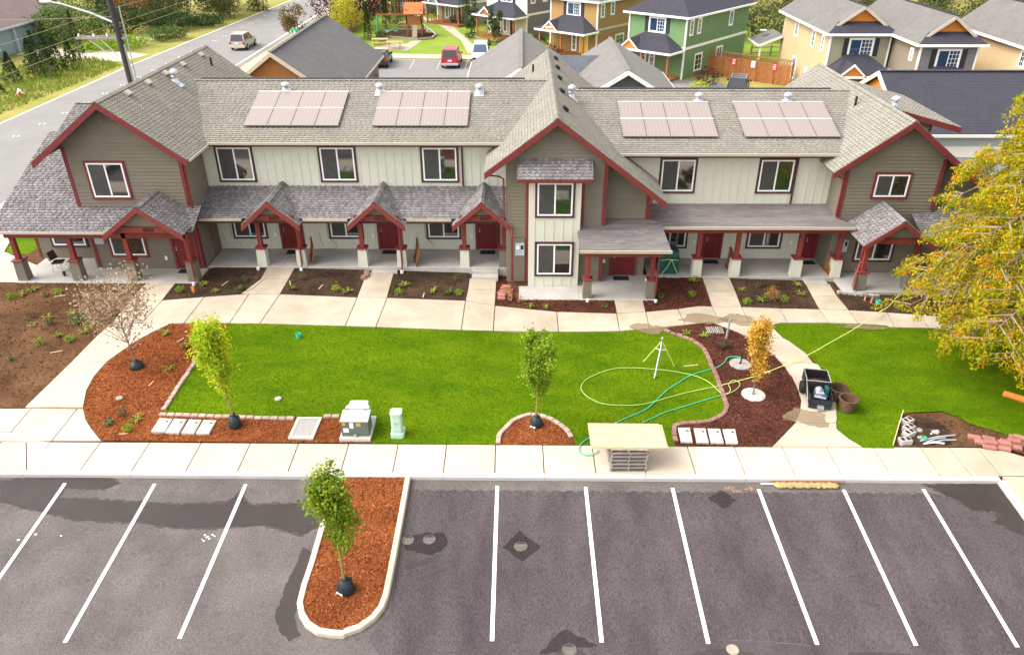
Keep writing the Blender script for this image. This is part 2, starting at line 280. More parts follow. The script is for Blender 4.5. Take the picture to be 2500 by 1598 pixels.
# ground outlines in metres (x, y), surveyed from the photograph
G = {
 's_a': [(-16.56,12.72),(-15.21,12.73),(-15.22,11.04),(-16.69,11.03)],
 's_b': [(-16.69,11.03),(-15.22,11.04),(-15.35,9.14),(-16.62,9.16)],
 's_c': [(-15.22,11.04),(-13.42,11.36),(-13.54,9.16),(-14.09,9.14),(-15.35,9.14)],
 's_d': [(-13.42,11.36),(-11.49,11.64),(-11.58,9.18),(-13.54,9.16)],
 's_e': [(-11.49,11.64),(-10.09,11.66),(-10.29,9.18),(-11.58,9.18)],
 's_e1': [(-11.44,14.46),(-10.1,14.52),(-10.07,13.1),(-11.39,13.04)],
 's_e2': [(-11.39,13.04),(-10.07,13.1),(-10.09,11.66),(-11.86,11.64)],
 's_f': [(-10.09,11.66),(-6.56,11.52),(-6.63,9.11),(-10.29,9.18)],
 's_f1': [(-6.57,13.99),(-5.26,14.06),(-5.21,11.56),(-6.56,11.52)],
 's_g': [(-6.56,11.52),(-5.21,11.55),(-5.32,9.08),(-6.63,9.11)],
 's_h': [(-5.21,11.55),(-1.66,11.51),(-1.68,8.99),(-5.32,9.08)],
 's_h1': [(-1.61,13.68),(-0.32,13.93),(-0.32,12.79),(-1.62,12.55)],
 's_h2': [(-1.62,12.55),(-0.32,12.79),(-0.32,11.25),(-1.66,11.51)],
 's_i': [(-1.66,11.51),(-0.32,11.25),(-0.32,9.06),(-1.68,8.99)],
 's_j': [(-0.32,11.25),(2.45,10.92),(2.46,9.18),(-0.32,9.06)],
 's_k': [(2.45,10.92),(5.11,10.8),(5.07,9.27),(2.46,9.18)],
 's_k1': [(5.13,12.16),(6.45,12.14),(6.42,10.96),(5.11,10.8)],
 's_l': [(5.11,10.8),(6.42,10.96),(6.38,9.5),(5.07,9.27)],
 's_m': [(6.42,10.96),(7.9,11.25),(7.98,9.82),(6.38,9.5)],
 's_n': [(7.9,11.25),(8.88,11.53),(9.49,11.5),(9.5,10.13),(9.12,10.12),(7.98,9.82)],
 's_n1': [(9.64,14.56),(10.97,14.6),(10.91,13.03),(9.57,12.94)],
 's_n2': [(9.57,12.94),(10.91,13.03),(10.81,11.48),(9.49,11.5)],
 's_o': [(9.49,11.5),(10.81,11.48),(10.79,10.13),(9.5,10.13)],
 's_p': [(10.81,11.48),(12.53,11.43),(12.48,10.12),(10.79,10.13)],
 's_q': [(12.53,11.43),(14.32,11.43),(14.31,10.19),(12.48,10.12)],
 's_q1': [(14.52,14.02),(15.69,14.08),(15.59,12.78),(14.41,12.67)],
 's_q2': [(14.41,12.67),(15.59,12.78),(15.64,11.4),(14.32,11.43)],
 's_r': [(14.32,11.43),(15.64,11.4),(15.59,10.17),(14.31,10.19)],
 's_s': [(15.64,11.4),(17.28,11.23),(17.05,9.87),(16.87,9.89),(16.78,10.03),(15.59,10.17)],
 's_t': [(17.28,11.23),(18.74,11.01),(18.49,9.85),(17.05,9.87)],
 's_u': [(18.74,11.01),(20.71,10.79),(20.47,9.77),(18.49,9.85)],
 's_v': [(20.71,10.79),(23.93,10.57),(23.86,9.68),(20.47,9.77)],
 'r1': [(9.12,10.12),(11.72,10.11),(12.22,10.1),(11.89,9.98),(11.73,9.73),(11.79,9.27),(11.9,8.87),(11.92,8.8),(10.57,8.75),(10.09,9.22)],
 'r2': [(10.57,8.75),(11.92,8.8),(12.08,8.56),(12.47,7.63),(12.53,7.01),(12.54,6.89),(11.29,6.86),(11.1,7.51),(10.83,8.13),(10.85,8.09)],
 'r3': [(11.29,6.86),(12.54,6.89),(12.7,6.74),(12.74,5.96),(12.61,4.99),(12.5,4.21),(12.19,3.21),(12.06,2.93),(10.58,2.91),(11.0,3.65),(11.24,4.33),(11.33,4.96),(11.37,5.77)],
 'r4': [(10.58,2.91),(12.06,2.93),(11.96,2.57),(12.18,2.03),(12.48,1.6),(9.4,1.59),(10.0,2.25)],
 'l1': [(-16.62,9.16),(-15.35,9.14),(-14.09,9.14),(-14.61,8.46),(-15.03,7.72),(-15.51,6.41),(-15.53,6.32),(-16.94,6.33),(-16.8,8.23)],
 'l2': [(-16.94,6.33),(-15.53,6.32),(-15.59,5.4),(-15.46,4.51),(-15.09,3.48),(-17.24,3.48)],
 'c1': [(-19.34,3.43),(-17.0,3.47),(-17.02,2.17),(-18.55,2.16)],
 'c2': [(-17.0,3.47),(-15.31,3.46),(-15.34,1.71),(-16.57,1.7),(-17.02,2.17)],
 'c3': [(-15.31,3.46),(-15.08,3.46),(-14.71,2.87),(-14.29,2.4),(-13.6,1.72),(-15.34,1.71)],
 'c4': [(-18.55,2.16),(-17.02,2.17),(-17.24,-0.0)],
 'swj_back': [(-15.35,1.7),(-13.61,1.69),(-11.91,1.69),(-10.13,1.66),(-8.43,1.65),(-6.77,1.64),(-5.04,1.64),(-3.34,1.64),(-1.68,1.61),(0.0,1.61),(1.61,1.6),(3.3,1.56),(6.54,1.59),(8.14,1.6),(9.76,1.56),(11.26,1.55),(14.44,1.55),(15.44,1.56),(16.4,1.54)],
 'kerbj': [(-15.39,0.28),(-11.87,0.15),(-8.43,0.13),(-5.0,0.14),(-1.65,0.12),(1.63,0.13),(4.92,0.16),(8.12,0.14),(11.31,0.11),(14.41,0.2),(15.4,0.21),(16.31,0.22)],
 'lawn1': [(-11.72,9.17),(-10.54,9.18),(-6.63,9.11),(-5.32,9.08),(-1.7,8.99),(0.29,9.15),(2.48,9.15),(4.48,9.2),(5.09,9.27),(6.37,9.48),(6.84,9.5),(7.26,9.17),(7.67,8.9),(8.07,8.6),(8.39,8.12),(8.46,7.38),(8.46,6.58),(8.47,6.03),(8.47,5.43),(8.46,4.86),(8.42,4.16),(8.33,3.69),(8.08,3.32),(7.71,3.09),(7.18,2.96),(6.58,2.86),(6.17,2.69),(6.13,2.45),(6.12,1.85),(6.15,1.6),(2.7,1.64),(2.69,1.94),(2.58,2.3),(2.37,2.66),(2.07,3.01),(1.69,3.32),(1.34,3.42),(0.98,3.32),(0.67,3.09),(0.4,2.77),(0.66,3.09),(0.28,2.67),(0.06,2.24),(-0.02,1.63),(-4.26,1.68),(-4.49,3.05),(-5.61,3.12),(-6.21,3.02),(-7.19,3.01),(-8.72,3.02),(-12.04,3.11),(-12.12,3.45),(-12.1,5.43),(-12.06,7.04)],
 'lawn2': [(12.21,10.08),(15.56,10.15),(16.77,10.01),(16.86,9.87),(19.0,9.82),(23.84,9.63),(24.04,5.82),(21.38,1.88),(18.27,2.21),(17.9,2.27),(17.34,2.64),(16.77,3.01),(16.58,3.4),(16.15,3.73),(15.13,3.65),(14.65,3.54),(13.53,1.57),(12.49,1.59),(12.18,2.03),(11.96,2.57),(12.06,2.95),(12.19,3.21),(12.5,4.21),(12.61,4.99),(12.74,5.96),(12.7,6.74),(12.47,7.63),(12.08,8.56),(11.79,9.27),(11.73,9.73),(11.89,9.98)],
 'mulchL': [(-14.09,9.14),(-11.58,9.17),(-12.06,7.04),(-12.1,5.43),(-12.12,3.45),(-12.03,3.08),(-8.41,2.97),(-7.18,2.98),(-6.2,2.99),(-5.6,3.09),(-4.49,3.05),(-4.26,1.68),(-8.32,1.68),(-13.6,1.72),(-14.29,2.4),(-14.71,2.87),(-15.09,3.48),(-15.46,4.51),(-15.59,5.4),(-15.51,6.41),(-15.03,7.72),(-14.61,8.46)],
 'mulchC': [(-0.02,1.63),(0.06,2.24),(0.28,2.67),(0.66,3.09),(0.67,3.09),(0.98,3.32),(1.34,3.42),(1.69,3.32),(2.07,3.01),(2.37,2.66),(2.58,2.3),(2.69,1.94),(2.7,1.64)],
 'mulchR': [(6.84,9.5),(7.26,9.17),(7.67,8.9),(8.07,8.6),(8.39,8.12),(8.46,7.38),(8.46,6.58),(8.47,6.03),(8.47,5.43),(8.46,4.86),(8.42,4.16),(8.33,3.69),(8.08,3.32),(7.71,3.09),(7.18,2.96),(6.58,2.86),(6.17,2.69),(6.13,2.45),(6.12,1.85),(6.15,1.6),(9.4,1.59),(10.0,2.25),(10.58,2.93),(11.0,3.65),(11.24,4.33),(11.33,4.96),(11.37,5.77),(11.28,6.62),(11.1,7.51),(10.83,8.13),(10.85,8.09),(10.09,9.22),(9.12,10.12)],
 'bed1': [(-15.2,12.7),(-15.22,11.04),(-11.49,11.64),(-11.44,14.46),(-14.1,14.44),(-14.09,12.8)],
 'bed2': [(-10.07,14.49),(-10.09,11.66),(-6.56,11.52),(-6.64,14.68)],
 'bed3': [(-5.29,14.73),(-5.19,11.57),(-1.66,11.51),(-1.66,14.87)],
 'bed4': [(-0.31,14.35),(-0.32,11.23),(2.45,10.92),(5.11,10.8),(5.13,12.16),(0.75,12.15),(0.23,12.78),(0.19,14.61)],
 'bed5': [(7.36,14.56),(6.45,12.11),(6.44,10.98),(7.9,11.25),(8.88,11.54),(9.47,11.51),(9.64,14.56)],
 'bed6': [(10.97,14.57),(10.81,11.48),(14.32,11.43),(14.58,14.73)],
 'bed7': [(15.87,14.32),(15.64,11.4),(17.28,11.23),(19.35,10.97),(22.6,10.76),(24.08,13.43),(18.83,13.36),(17.29,13.38),(16.51,13.47)],
 'bedL': [(-25.49,13.39),(-22.62,12.67),(-16.56,12.72),(-16.69,11.03),(-16.62,9.16),(-16.94,6.33),(-17.24,3.48),(-19.35,3.45)],
 'edgeL': [(-11.89,8.56),(-12.03,6.97),(-12.06,5.33),(-12.11,3.32)],
 'edgeB': [(-12.16,3.11),(-8.4,2.95),(-7.16,2.92)],
 'edgeB2': [(-6.21,3.02),(-5.91,3.08),(-5.6,3.09)],
 'edgeC': [(0.07,1.67),(0.12,2.15),(0.32,2.51),(0.58,2.93),(0.55,2.9),(0.79,3.12),(1.08,3.27),(1.39,3.32),(1.61,3.26),(1.88,3.1),(2.11,2.91),(2.31,2.66),(2.47,2.42),(2.59,2.11),(2.62,1.79)],
 'edgeR': [(7.01,9.37),(7.41,9.01),(7.83,8.75),(8.12,8.4),(8.35,7.97),(8.41,7.38),(8.42,6.58),(8.44,6.0),(8.44,5.43),(8.44,4.85),(8.41,4.29),(8.39,3.82),(8.18,3.45),(7.94,3.22),(7.66,3.03),(7.33,2.93),(7.05,2.9),(6.74,2.86),(6.46,2.8),(6.24,2.64),(6.21,2.33),(6.19,2.03),(6.21,1.7)],
 'covers1': [(-12.04,2.1),(-11.53,2.08),(-11.56,2.84),(-12.05,2.89),(-11.52,2.05),(-11.02,2.02),(-11.03,2.81),(-11.52,2.87),(-10.96,2.02),(-10.48,2.01),(-10.49,2.79),(-10.97,2.83),(-10.44,2.01),(-9.96,2.01),(-9.96,2.77),(-10.44,2.8)],
 'vault': [(-7.17,1.8),(-6.28,1.78),(-6.24,3.01),(-7.15,3.01)],
 'covers2': [(6.33,1.73),(6.75,1.73),(6.8,2.55),(6.36,2.55),(6.86,1.71),(7.29,1.7),(7.34,2.52),(6.91,2.53),(7.34,1.71),(7.8,1.69),(7.85,2.5),(7.4,2.51),(7.86,1.69),(8.28,1.68),(8.37,2.49),(7.91,2.48)],
 'transpad': [(-5.33,1.74),(-4.31,1.72),(-4.33,3.02),(-5.47,3.03)],
 'transbox': [(-5.36,2.01),(-4.41,1.97),(-4.38,2.5)],
 'pedestal': [(-3.61,1.93),(-3.21,1.9),(-3.19,2.34)],
 'discs': [(9.53,6.75),(9.14,6.74),(9.57,4.65),(9.13,4.65),(10.0,4.59)],
 'trees': [(-14.17,5.98),(-9.21,2.51),(1.41,2.72),(9.58,6.75),(9.56,4.62)],
 'greencup': [(-8.39,8.19)],
 'cap': [(-8.12,4.07)],
 'cap2': [(-14.01,4.03)],
 'drain': [(8.83,9.39),(9.36,9.17),(9.47,9.26),(8.95,9.76)],
 'stakepost': [(9.49,8.72)],
 'stake1': [(-13.35,5.07),(-13.48,5.45),(-14.21,7.65),(-14.16,7.93),(-13.13,2.06),(-12.79,2.06)],
 'tripod': [(6.05,5.86),(6.93,6.56),(5.88,6.97),(6.63,8.29)],
 'hoseG1': [(9.75,7.19),(9.52,7.25),(9.2,7.19),(8.97,6.82),(8.66,6.5),(8.27,6.3),(7.51,5.91),(7.02,5.49),(6.42,4.91),(5.96,4.34),(5.57,3.82),(5.2,3.49),(4.69,3.16),(4.21,2.82),(3.77,2.43),(3.34,2.07),(3.0,1.76),(2.84,1.44),(2.88,1.18),(3.09,1.05),(3.32,1.13),(3.5,1.33)],
 'hoseG2': [(5.2,2.87),(5.58,3.14),(6.06,3.47),(6.67,3.77),(7.46,4.15),(8.09,4.45),(8.42,4.59)],
 'hoseW': [(8.42,4.59),(8.58,4.68),(8.76,4.75),(9.02,4.97),(9.21,5.26),(9.18,5.48),(8.99,5.54),(8.78,5.25),(8.78,4.93),(8.6,4.64),(8.38,4.68),(8.22,5.07),(8.05,5.43),(7.74,5.76),(7.32,5.98),(6.75,6.17),(6.17,6.28),(5.5,6.37),(4.86,6.37),(4.33,6.24),(3.74,5.87),(3.33,5.49),(3.14,5.02),(3.23,4.59),(3.56,4.18),(3.98,3.94),(4.58,3.88),(5.18,3.92),(5.72,4.1),(6.47,4.45),(7.34,4.81),(8.45,5.18)],
 'hoseY': [(8.45,5.18),(9.61,5.67),(10.62,6.17),(10.26,6.03),(11.05,6.42),(12.48,7.26),(13.6,8.09),(14.74,8.97),(15.79,9.89),(16.94,11.0),(16.57,10.66),(17.67,11.81),(18.78,13.31)],
 'palletbase': [(3.79,0.23),(4.96,0.24)],
 'mixer': [(11.15,3.68),(11.81,3.53),(12.4,4.91),(12.45,5.5),(11.81,5.63)],
 'bucket': [(12.2,3.47),(12.35,3.8),(12.02,3.53),(12.44,3.51)],
 'rock': [(12.75,3.74)],
 'pit': [(13.57,1.57),(14.64,3.5),(14.0,2.11),(14.38,2.29),(14.72,2.99),(14.68,1.96),(16.62,1.83),(16.72,1.6),(17.71,1.73),(17.9,1.55),(17.71,1.21)],
 'log': [(19.85,6.08),(19.91,5.11)],
 'bricks': [(-0.17,12.24),(-0.14,12.9),(-0.11,13.59),(-0.0,13.5),(0.49,12.74)],
 'dumpster': [(7.58,14.76),(8.44,14.83),(8.72,15.95)],
 'plantsL': [(-21.82,11.42),(-22.11,11.22),(-21.49,11.91),(-20.68,11.43),(-20.24,11.62),(-18.71,9.86),(-20.28,9.59),(-19.52,9.5),(-19.89,8.96),(-19.26,9.1),(-18.85,7.53),(-18.44,8.14),(-17.74,7.82),(-17.45,8.43),(-19.41,6.45),(-17.41,8.94),(-18.14,9.1),(-18.12,9.63)],
 'plantsB': [(-14.7,11.86),(-13.81,12.47),(-13.06,11.87),(-12.04,11.98),(-12.03,12.93),(-9.66,12.1),(-7.62,12.14),(-7.1,12.02),(-9.42,13.13),(-4.75,11.99),(-4.55,12.73),(-3.21,12.29),(-2.47,12.13),(-2.01,12.06),(-2.27,13.46),(1.24,11.41),(1.95,11.31),(4.63,11.35),(7.31,12.21),(8.78,12.55),(9.16,14.01),(11.25,13.16),(12.07,13.54),(11.13,11.86),(11.89,12.11),(14.02,13.76),(13.89,12.86),(12.92,12.16),(12.06,12.33),(16.81,12.65),(17.19,12.34),(17.93,11.51)],
 'plantsM': [(-14.02,8.38),(-12.81,7.35),(-12.88,5.85),(-13.46,3.06),(-12.84,2.8),(-12.9,2.24),(-13.73,2.52),(7.89,9.1),(8.59,8.89),(9.14,8.06),(9.3,7.98)],
 'puddles': [(5.88,10.37),(5.71,9.82),(8.62,10.23)],
 'mats': [(-16.21,14.54),(-5.82,16.79),(-0.74,16.83),(-10.82,16.76),(5.62,13.81),(10.2,15.93),(15.07,15.84)],
 'tapes': [(-14.27,12.46)],
 'stripes_top': [(-13.89,-0.27),(-10.97,-0.26),(-8.02,-0.26),(0.11,-0.25),(2.95,-0.29),(5.73,-0.29),(8.47,-0.33),(11.18,-0.32),(13.73,-0.27)],
 'stripes_bot': [(-13.86,-4.55),(-10.98,-6.02),(-8.04,-5.87),(0.13,-5.86),(2.98,-5.87),(5.74,-5.88),(8.55,-5.88),(11.09,-5.88),(13.68,-5.9)],
 'island_out': [(-5.08,-0.02),(-5.2,-2.2),(-5.2,-3.38),(-5.23,-4.27),(-5.21,-4.83),(-5.07,-5.19),(-4.82,-5.52),(-4.46,-5.75),(-4.03,-5.82),(-3.74,-5.83),(-3.67,-5.76),(-3.32,-5.61),(-2.99,-5.3),(-2.81,-4.94),(-2.74,-4.53),(-2.72,-3.41),(-2.71,-1.6),(-2.71,-0.0)],
 'island_in': [(-5.01,-0.02),(-5.07,-2.31),(-5.07,-4.46),(-4.87,-4.96),(-4.41,-5.47),(-3.8,-5.48),(-3.63,-5.35),(-3.26,-5.04),(-3.05,-4.67),(-2.96,-4.25),(-2.96,-2.29),(-2.95,0.06)],
 'islandtree': [(-3.94,-4.45)],
 'lotcovers': [(-2.49,-2.51),(-1.85,-2.48),(0.87,-2.71),(2.13,-6.08),(6.33,-6.04)],
 'wetL': [(-16.06,-0.19),(-14.14,-0.01),(-12.6,0.01),(-12.16,-0.25),(-12.56,-0.48),(-13.84,-0.43),(-13.81,-0.93),(-12.32,-1.01),(-11.12,-1.06),(-9.9,-1.17),(-8.39,-1.09),(-8.07,-0.69),(-7.69,-1.18),(-5.57,-1.04),(-5.32,-2.03),(-5.71,-2.32),(-6.31,-2.15),(-6.94,-1.93),(-8.12,-2.06),(-9.54,-2.1),(-10.87,-1.86),(-12.7,-1.79),(-13.72,-1.53),(-14.12,-1.45),(-15.59,-1.01)],
 'wetR': [(13.89,-0.07),(16.2,-0.02),(16.23,-1.54),(15.89,-2.16),(15.3,-1.61),(15.7,-1.25),(14.88,-1.14),(14.64,-0.72)],
 'wattle': [(8.99,-0.18),(11.19,-0.23),(9.0,0.11),(11.35,0.05)],
 'noexc': [(7.54,-0.29),(7.96,-0.35),(8.03,-0.27),(8.29,-0.23)],
 'rkerb': [(16.24,0.05),(16.28,-0.65),(16.25,-1.51),(16.1,-1.48)],
 'chalk': [(6.08,-5.76),(7.24,-5.8),(8.39,-5.91),(6.29,-5.91),(6.92,-5.29),(6.88,-5.78),(7.36,-5.5),(7.34,-5.79),(7.81,-5.56),(7.77,-5.81),(8.23,-5.53),(8.17,-5.85),(7.02,-5.92),(7.2,-6.09),(7.48,-6.0)],
 'concretefloor': [(1.88,-5.56),(2.07,-5.51),(2.9,-5.95),(1.38,-6.23)],
 'dirtpatch': [(7.28,-0.36),(7.63,-0.79),(7.19,-1.19),(6.75,-0.74)],
 'diamond': [(0.83,-2.11),(1.48,-2.74),(0.9,-3.29),(0.33,-2.75)]}
# ------------------------------------------------------------------ materials
mat('concrete', (.42,.35,.265), .85, .15, .8, island=.08, bump=.12, bscale=90, fine=.05, fscale=25, spec=.06)
mat('concrete_new', (.50,.425,.33), .85, .1, .7, island=.06, bump=.1, fine=.04, fscale=22, spec=.06)
mat('concrete_kerb', (.46,.425,.40), .85, .06, .9, bump=.1, fine=.05)
mat('concrete_porch', (.40,.37,.335), .8, .12, .9, bump=.08, fine=.06, fscale=18)
mat('asphalt', (.095,.081,.077), .9, .1, .6, c2=(.150,.130,.121), bump=.6, bscale=90, fine=.3, fscale=22, detail=10, spec=.06)
mat('asphalt_dark', (.060,.048,.051), .85, .1, .7, c2=(.096,.078,.080), bump=.6, bscale=90, fine=.34, fscale=20, stretch=(1.5,.6,1), detail=10, spec=.06)
mat('asphalt_damp', (.062,.05,.045), .7, .12, .8, fine=.3, fscale=22)
mat('asphalt_wet', (.046,.036,.033), .6, .12, .8, bump=.25, bscale=160, fine=.15, fscale=70)
mat('asphalt_patch', (.036,.028,.028), .8, .15, 1.2, bump=.35, bscale=150, fine=.2, spec=.06)
mat('cover_grey', (.13,.115,.10), .8, .15, 8, bump=.6, bscale=90)
mat('asphalt_pale', (.085,.072,.063), .9, .12, 1.5, bump=.3, bscale=140, fine=.15, spec=.06)
mat('asphalt_road', (.21,.198,.188), .9, .08, .35, fine=.06, fscale=12)
mat('paint_white', (.92,.92,.9), .6, .03, 3)
mat('paint_old', (.42,.40,.37), .8, .15, 3)
mat('paint_orange', (.42,.20,.07), .7, .2, 8)
mat('chalk', (.14,.12,.11), .9, .25, 9)
mat('soil', (.07,.033,.016), .95, .3, .9, c2=(.135,.07,.034), bump=.9, bscale=22, fine=.3, fscale=30, spec=.06)
mat('soil_dark', (.028,.017,.012), .95, .3, 1.0, c2=(.075,.046,.029), bump=.9, bscale=22, fine=.3, fscale=30, spec=.06)
mat('mulch_orange', (.15,.042,.015), .95, .3, 1.1, c2=(.25,.075,.025), bump=1, bscale=45, fine=.35, fscale=45, spec=.06)
mat('mulch_red', (.055,.02,.014), .95, .3, 1.2, c2=(.105,.038,.025), bump=1, bscale=45, fine=.35, fscale=45, spec=.06)
mat('chip_orange', (.19,.055,.018), .9, .25, 1.0, c2=(.34,.11,.036), island=.5, spec=.06)
mat('chip_red', (.065,.022,.015), .9, .25, 1.0, c2=(.135,.048,.03), island=.7, spec=.06)
mat('clod', (.10,.058,.036), .95, .25, 5, island=.5, spec=.06)
mat('lawn_soil', (.056,.122,.0015), .95, .2, .6, c2=(.12,.188,.003), bump=.5, bscale=60, fine=.2, fscale=30, stretch=(.7,1.5,1), spec=.06)
leafmat('grass_blades', [(.05,.112,.001),(.080,.155,.0015),(.115,.19,.002),(.18,.23,.005)], .3, .9, .03)
leafmat('grass_far', [(.12,.17,.02),(.2,.26,.03),(.3,.3,.05)], .3)
mat('meadow', (.19,.21,.04), .95, .25, .25, c2=(.33,.27,.09), bump=.5, bscale=20, fine=.25, fscale=9, spec=.06)
mat('lawn_far', (.14,.23,.025), .95, .2, .3, c2=(.24,.28,.05), bump=.5, bscale=20, fine=.15, fscale=9, spec=.06)
mat('siding_cream', (.575,.565,.47), .7, .03, 1.2, bump=.05)
mat('siding_brown', (.185,.160,.122), .7, .04, 1.5, island=.035, bump=.08, bscale=50, spec=.06)
mat('trim_maroon', (.165,.029,.027), .55, .1, 2)
mat('trim_dark', (.075,.03,.028), .55, .1, 2)
mat('door_maroon', (.15,.016,.018), .45, .08, 2)
mat('post_red', (.19,.036,.029), .6, .12, 2)
mat('vinyl_white', (.82,.83,.84), .4, .02, 2)
mat('gutter_beige', (.42,.37,.29), .5, .05, 2)
mat('shingle_tan', (.252,.230,.195), .95, .08, 1.0, island=.09, bump=.5, bscale=140, fine=.12, fscale=60, spec=.06)
mat('shingle_tan_base', (.10,.09,.075), .95, .15, 1.5)
mat('shingle_grey', (.195,.18,.178), .95, .1, 1.2, island=.26, bump=.5, bscale=140, fine=.12, fscale=60, spec=.06)
mat('shingle_grey_base', (.055,.05,.052), .95, .15, 1.5)
mat('ridge_black', (.02,.02,.022), .7, .1, 3)
mat('membrane', (.115,.10,.10), .6, .1, .8, c2=(.20,.175,.168), bump=.1, fine=.22, fscale=5, stretch=(.5,2.5,1), detail=8)
mat('galv', (.52,.54,.57), .4, .06, 3, metal=.6)
mat('steel', (.5,.5,.52), .4, .1, 4, metal=.8)
mat('black_plastic', (.018,.019,.022), .5, .15, 4)
mat('bag_black', (.018,.026,.030), .45, .2, 6, bump=.5, bscale=14)
mat('rubber', (.02,.02,.02), .8, .1, 4)
mat('mat_dark', (.022,.022,.028), .9, .2, 10, bump=.6, bscale=120)
mat('meter_grey', (.42,.47,.5), .5, .06, 3)
mat('meter_white', (.75,.78,.8), .5, .03, 3)
mat('wood_fresh', (.50,.34,.18), .8, .12, 2, stretch=(.5,6,1), fine=.08)
mat('ply', (.46,.33,.20), .75, .1, 2.5, c2=(.56,.43,.28), stretch=(.8,3,1), fine=.05)
mat('wood_pallet', (.30,.26,.225), .9, .2, 4, island=.15, bump=.4, bscale=40)
mat('wood_stain', (.30,.11,.035), .75, .18, 3, island=.12)
mat('wood_lattice', (.22,.06,.02), .75, .18, 3, island=.12)
mat('pole_dark', (.05,.042,.045), .9, .3, 6, bump=.5, bscale=40)
mat('bark', (.20,.145,.10), .9, .25, 9, bump=.8, bscale=40)
mat('bark_green', (.27,.20,.07), .85, .2, 9, bump=.5, bscale=40)
mat('bark_pale', (.30,.235,.165), .9, .2, 9, bump=.5, bscale=40)
mat('block_tan', (.40,.29,.235), .9, .12, 4, island=.14, bump=.5, bscale=60)
mat('block_red', (.25,.135,.105), .9, .12, 4, island=.16, bump=.5, bscale=60)
mat('paver_red', (.34,.145,.115), .9, .1, 4, island=.12, bump=.4, bscale=60)
mat('cmu', (.36,.34,.32), .95, .1, 5, island=.08, bump=.5, bscale=60)
mat('polymer', (.48,.44,.385), .7, .06, 3, island=.06, bump=.25, bscale=70, fine=.08, fscale=14)
mat('transformer_green', (.095,.125,.10), .45, .06, 3)
mat('transformer_lit_top', (.36,.41,.38), .5, .05, 3)  # paler copy of the cabinet green: light on the top put into the colour
mat('pedestal_green', (.40,.56,.44), .5, .05, 3)
mat('sticker_white', (.8,.82,.85), .5, .02, 3); mat('sticker_yellow', (.8,.48,.03), .5, .05, 3); mat('sticker_print', (.12,.12,.14), .6, .05, 3)
mat('hose_green', (.06,.45,.26), .45, .08, 2); mat('hose_lime', (.42,.62,.20), .45, .06, 2); mat('hose_yellow', (.62,.66,.16), .45, .06, 2)
mat('tarp_teal', (.012,.075,.065), .5, .12, 2, bump=.5, bscale=7)
mat('teal_plastic', (.05,.5,.38), .4, .05, 3)
mat('orange_vinyl', (.8,.2,.04), .6, .05, 3); mat('pink_vinyl', (.75,.2,.16), .6, .05, 3)
mat('pipe_pink', (.55,.22,.17), .6, .1, 3); mat('pipe_grey', (.33,.33,.36), .5, .1, 3)
mat('straw', (.36,.27,.115), .95, .3, 9, bump=1, bscale=60, fine=.3)
mat('rock', (.33,.31,.28), .95, .2, 5, island=.25, bump=.6, bscale=30)
mat('stake', (.62,.45,.28), .85, .15, 5)
mat('panel_frame', (.17,.14,.13), .6, .03, 3)
mat('number_dark', (.035,.012,.012), .5, .05, 3)
glassmat('glass', (.016,.018,.018)); glassmat('glass_blue', (.02,.05,.10), .05, 1.8); glassmat('car_glass', (.015,.017,.022), .05, 1.7)
mat('screen_grey', (.055,.055,.052), .35, .15, 4, spec=.5); mat('interior', (.03,.027,.023), .9, .3, 2)
# photovoltaic glass: pale, with a fine grid of cells
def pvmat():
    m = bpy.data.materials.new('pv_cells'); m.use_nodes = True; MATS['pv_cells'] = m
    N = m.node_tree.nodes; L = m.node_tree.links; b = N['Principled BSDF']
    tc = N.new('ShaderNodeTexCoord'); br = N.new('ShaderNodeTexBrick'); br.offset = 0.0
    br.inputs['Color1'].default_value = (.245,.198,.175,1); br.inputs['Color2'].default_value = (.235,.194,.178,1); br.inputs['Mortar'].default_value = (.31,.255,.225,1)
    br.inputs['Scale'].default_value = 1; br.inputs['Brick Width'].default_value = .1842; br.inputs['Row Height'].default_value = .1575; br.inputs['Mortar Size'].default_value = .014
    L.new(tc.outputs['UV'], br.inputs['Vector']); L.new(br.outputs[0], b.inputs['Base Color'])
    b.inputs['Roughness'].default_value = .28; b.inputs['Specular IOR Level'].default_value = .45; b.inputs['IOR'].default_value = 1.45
    return m
pvmat()
def sidemat(name, c, step=.17, axis='Z'):
    """far lap siding: courses too fine to model from here, as relief"""
    m = mat(name, c, .75, .04, .8)
    N = m.node_tree.nodes; L = m.node_tree.links; b = N['Principled BSDF']
    geo = N.new('ShaderNodeNewGeometry'); sp = N.new('ShaderNodeSeparateXYZ'); L.new(geo.outputs['Position'], sp.inputs[0])
    d = N.new('ShaderNodeMath'); d.operation = 'DIVIDE'; d.inputs[1].default_value = step; L.new(sp.outputs[axis], d.inputs[0])
    fr = N.new('ShaderNodeMath'); fr.operation = 'FRACT'; L.new(d.outputs[0], fr.inputs[0])
    bp = N.new('ShaderNodeBump'); bp.inputs['Strength'].default_value = .9; bp.inputs['Distance'].default_value = .03; bp.invert = True
    L.new(fr.outputs[0], bp.inputs['Height']); L.new(bp.outputs[0], b.inputs['Normal']); return m
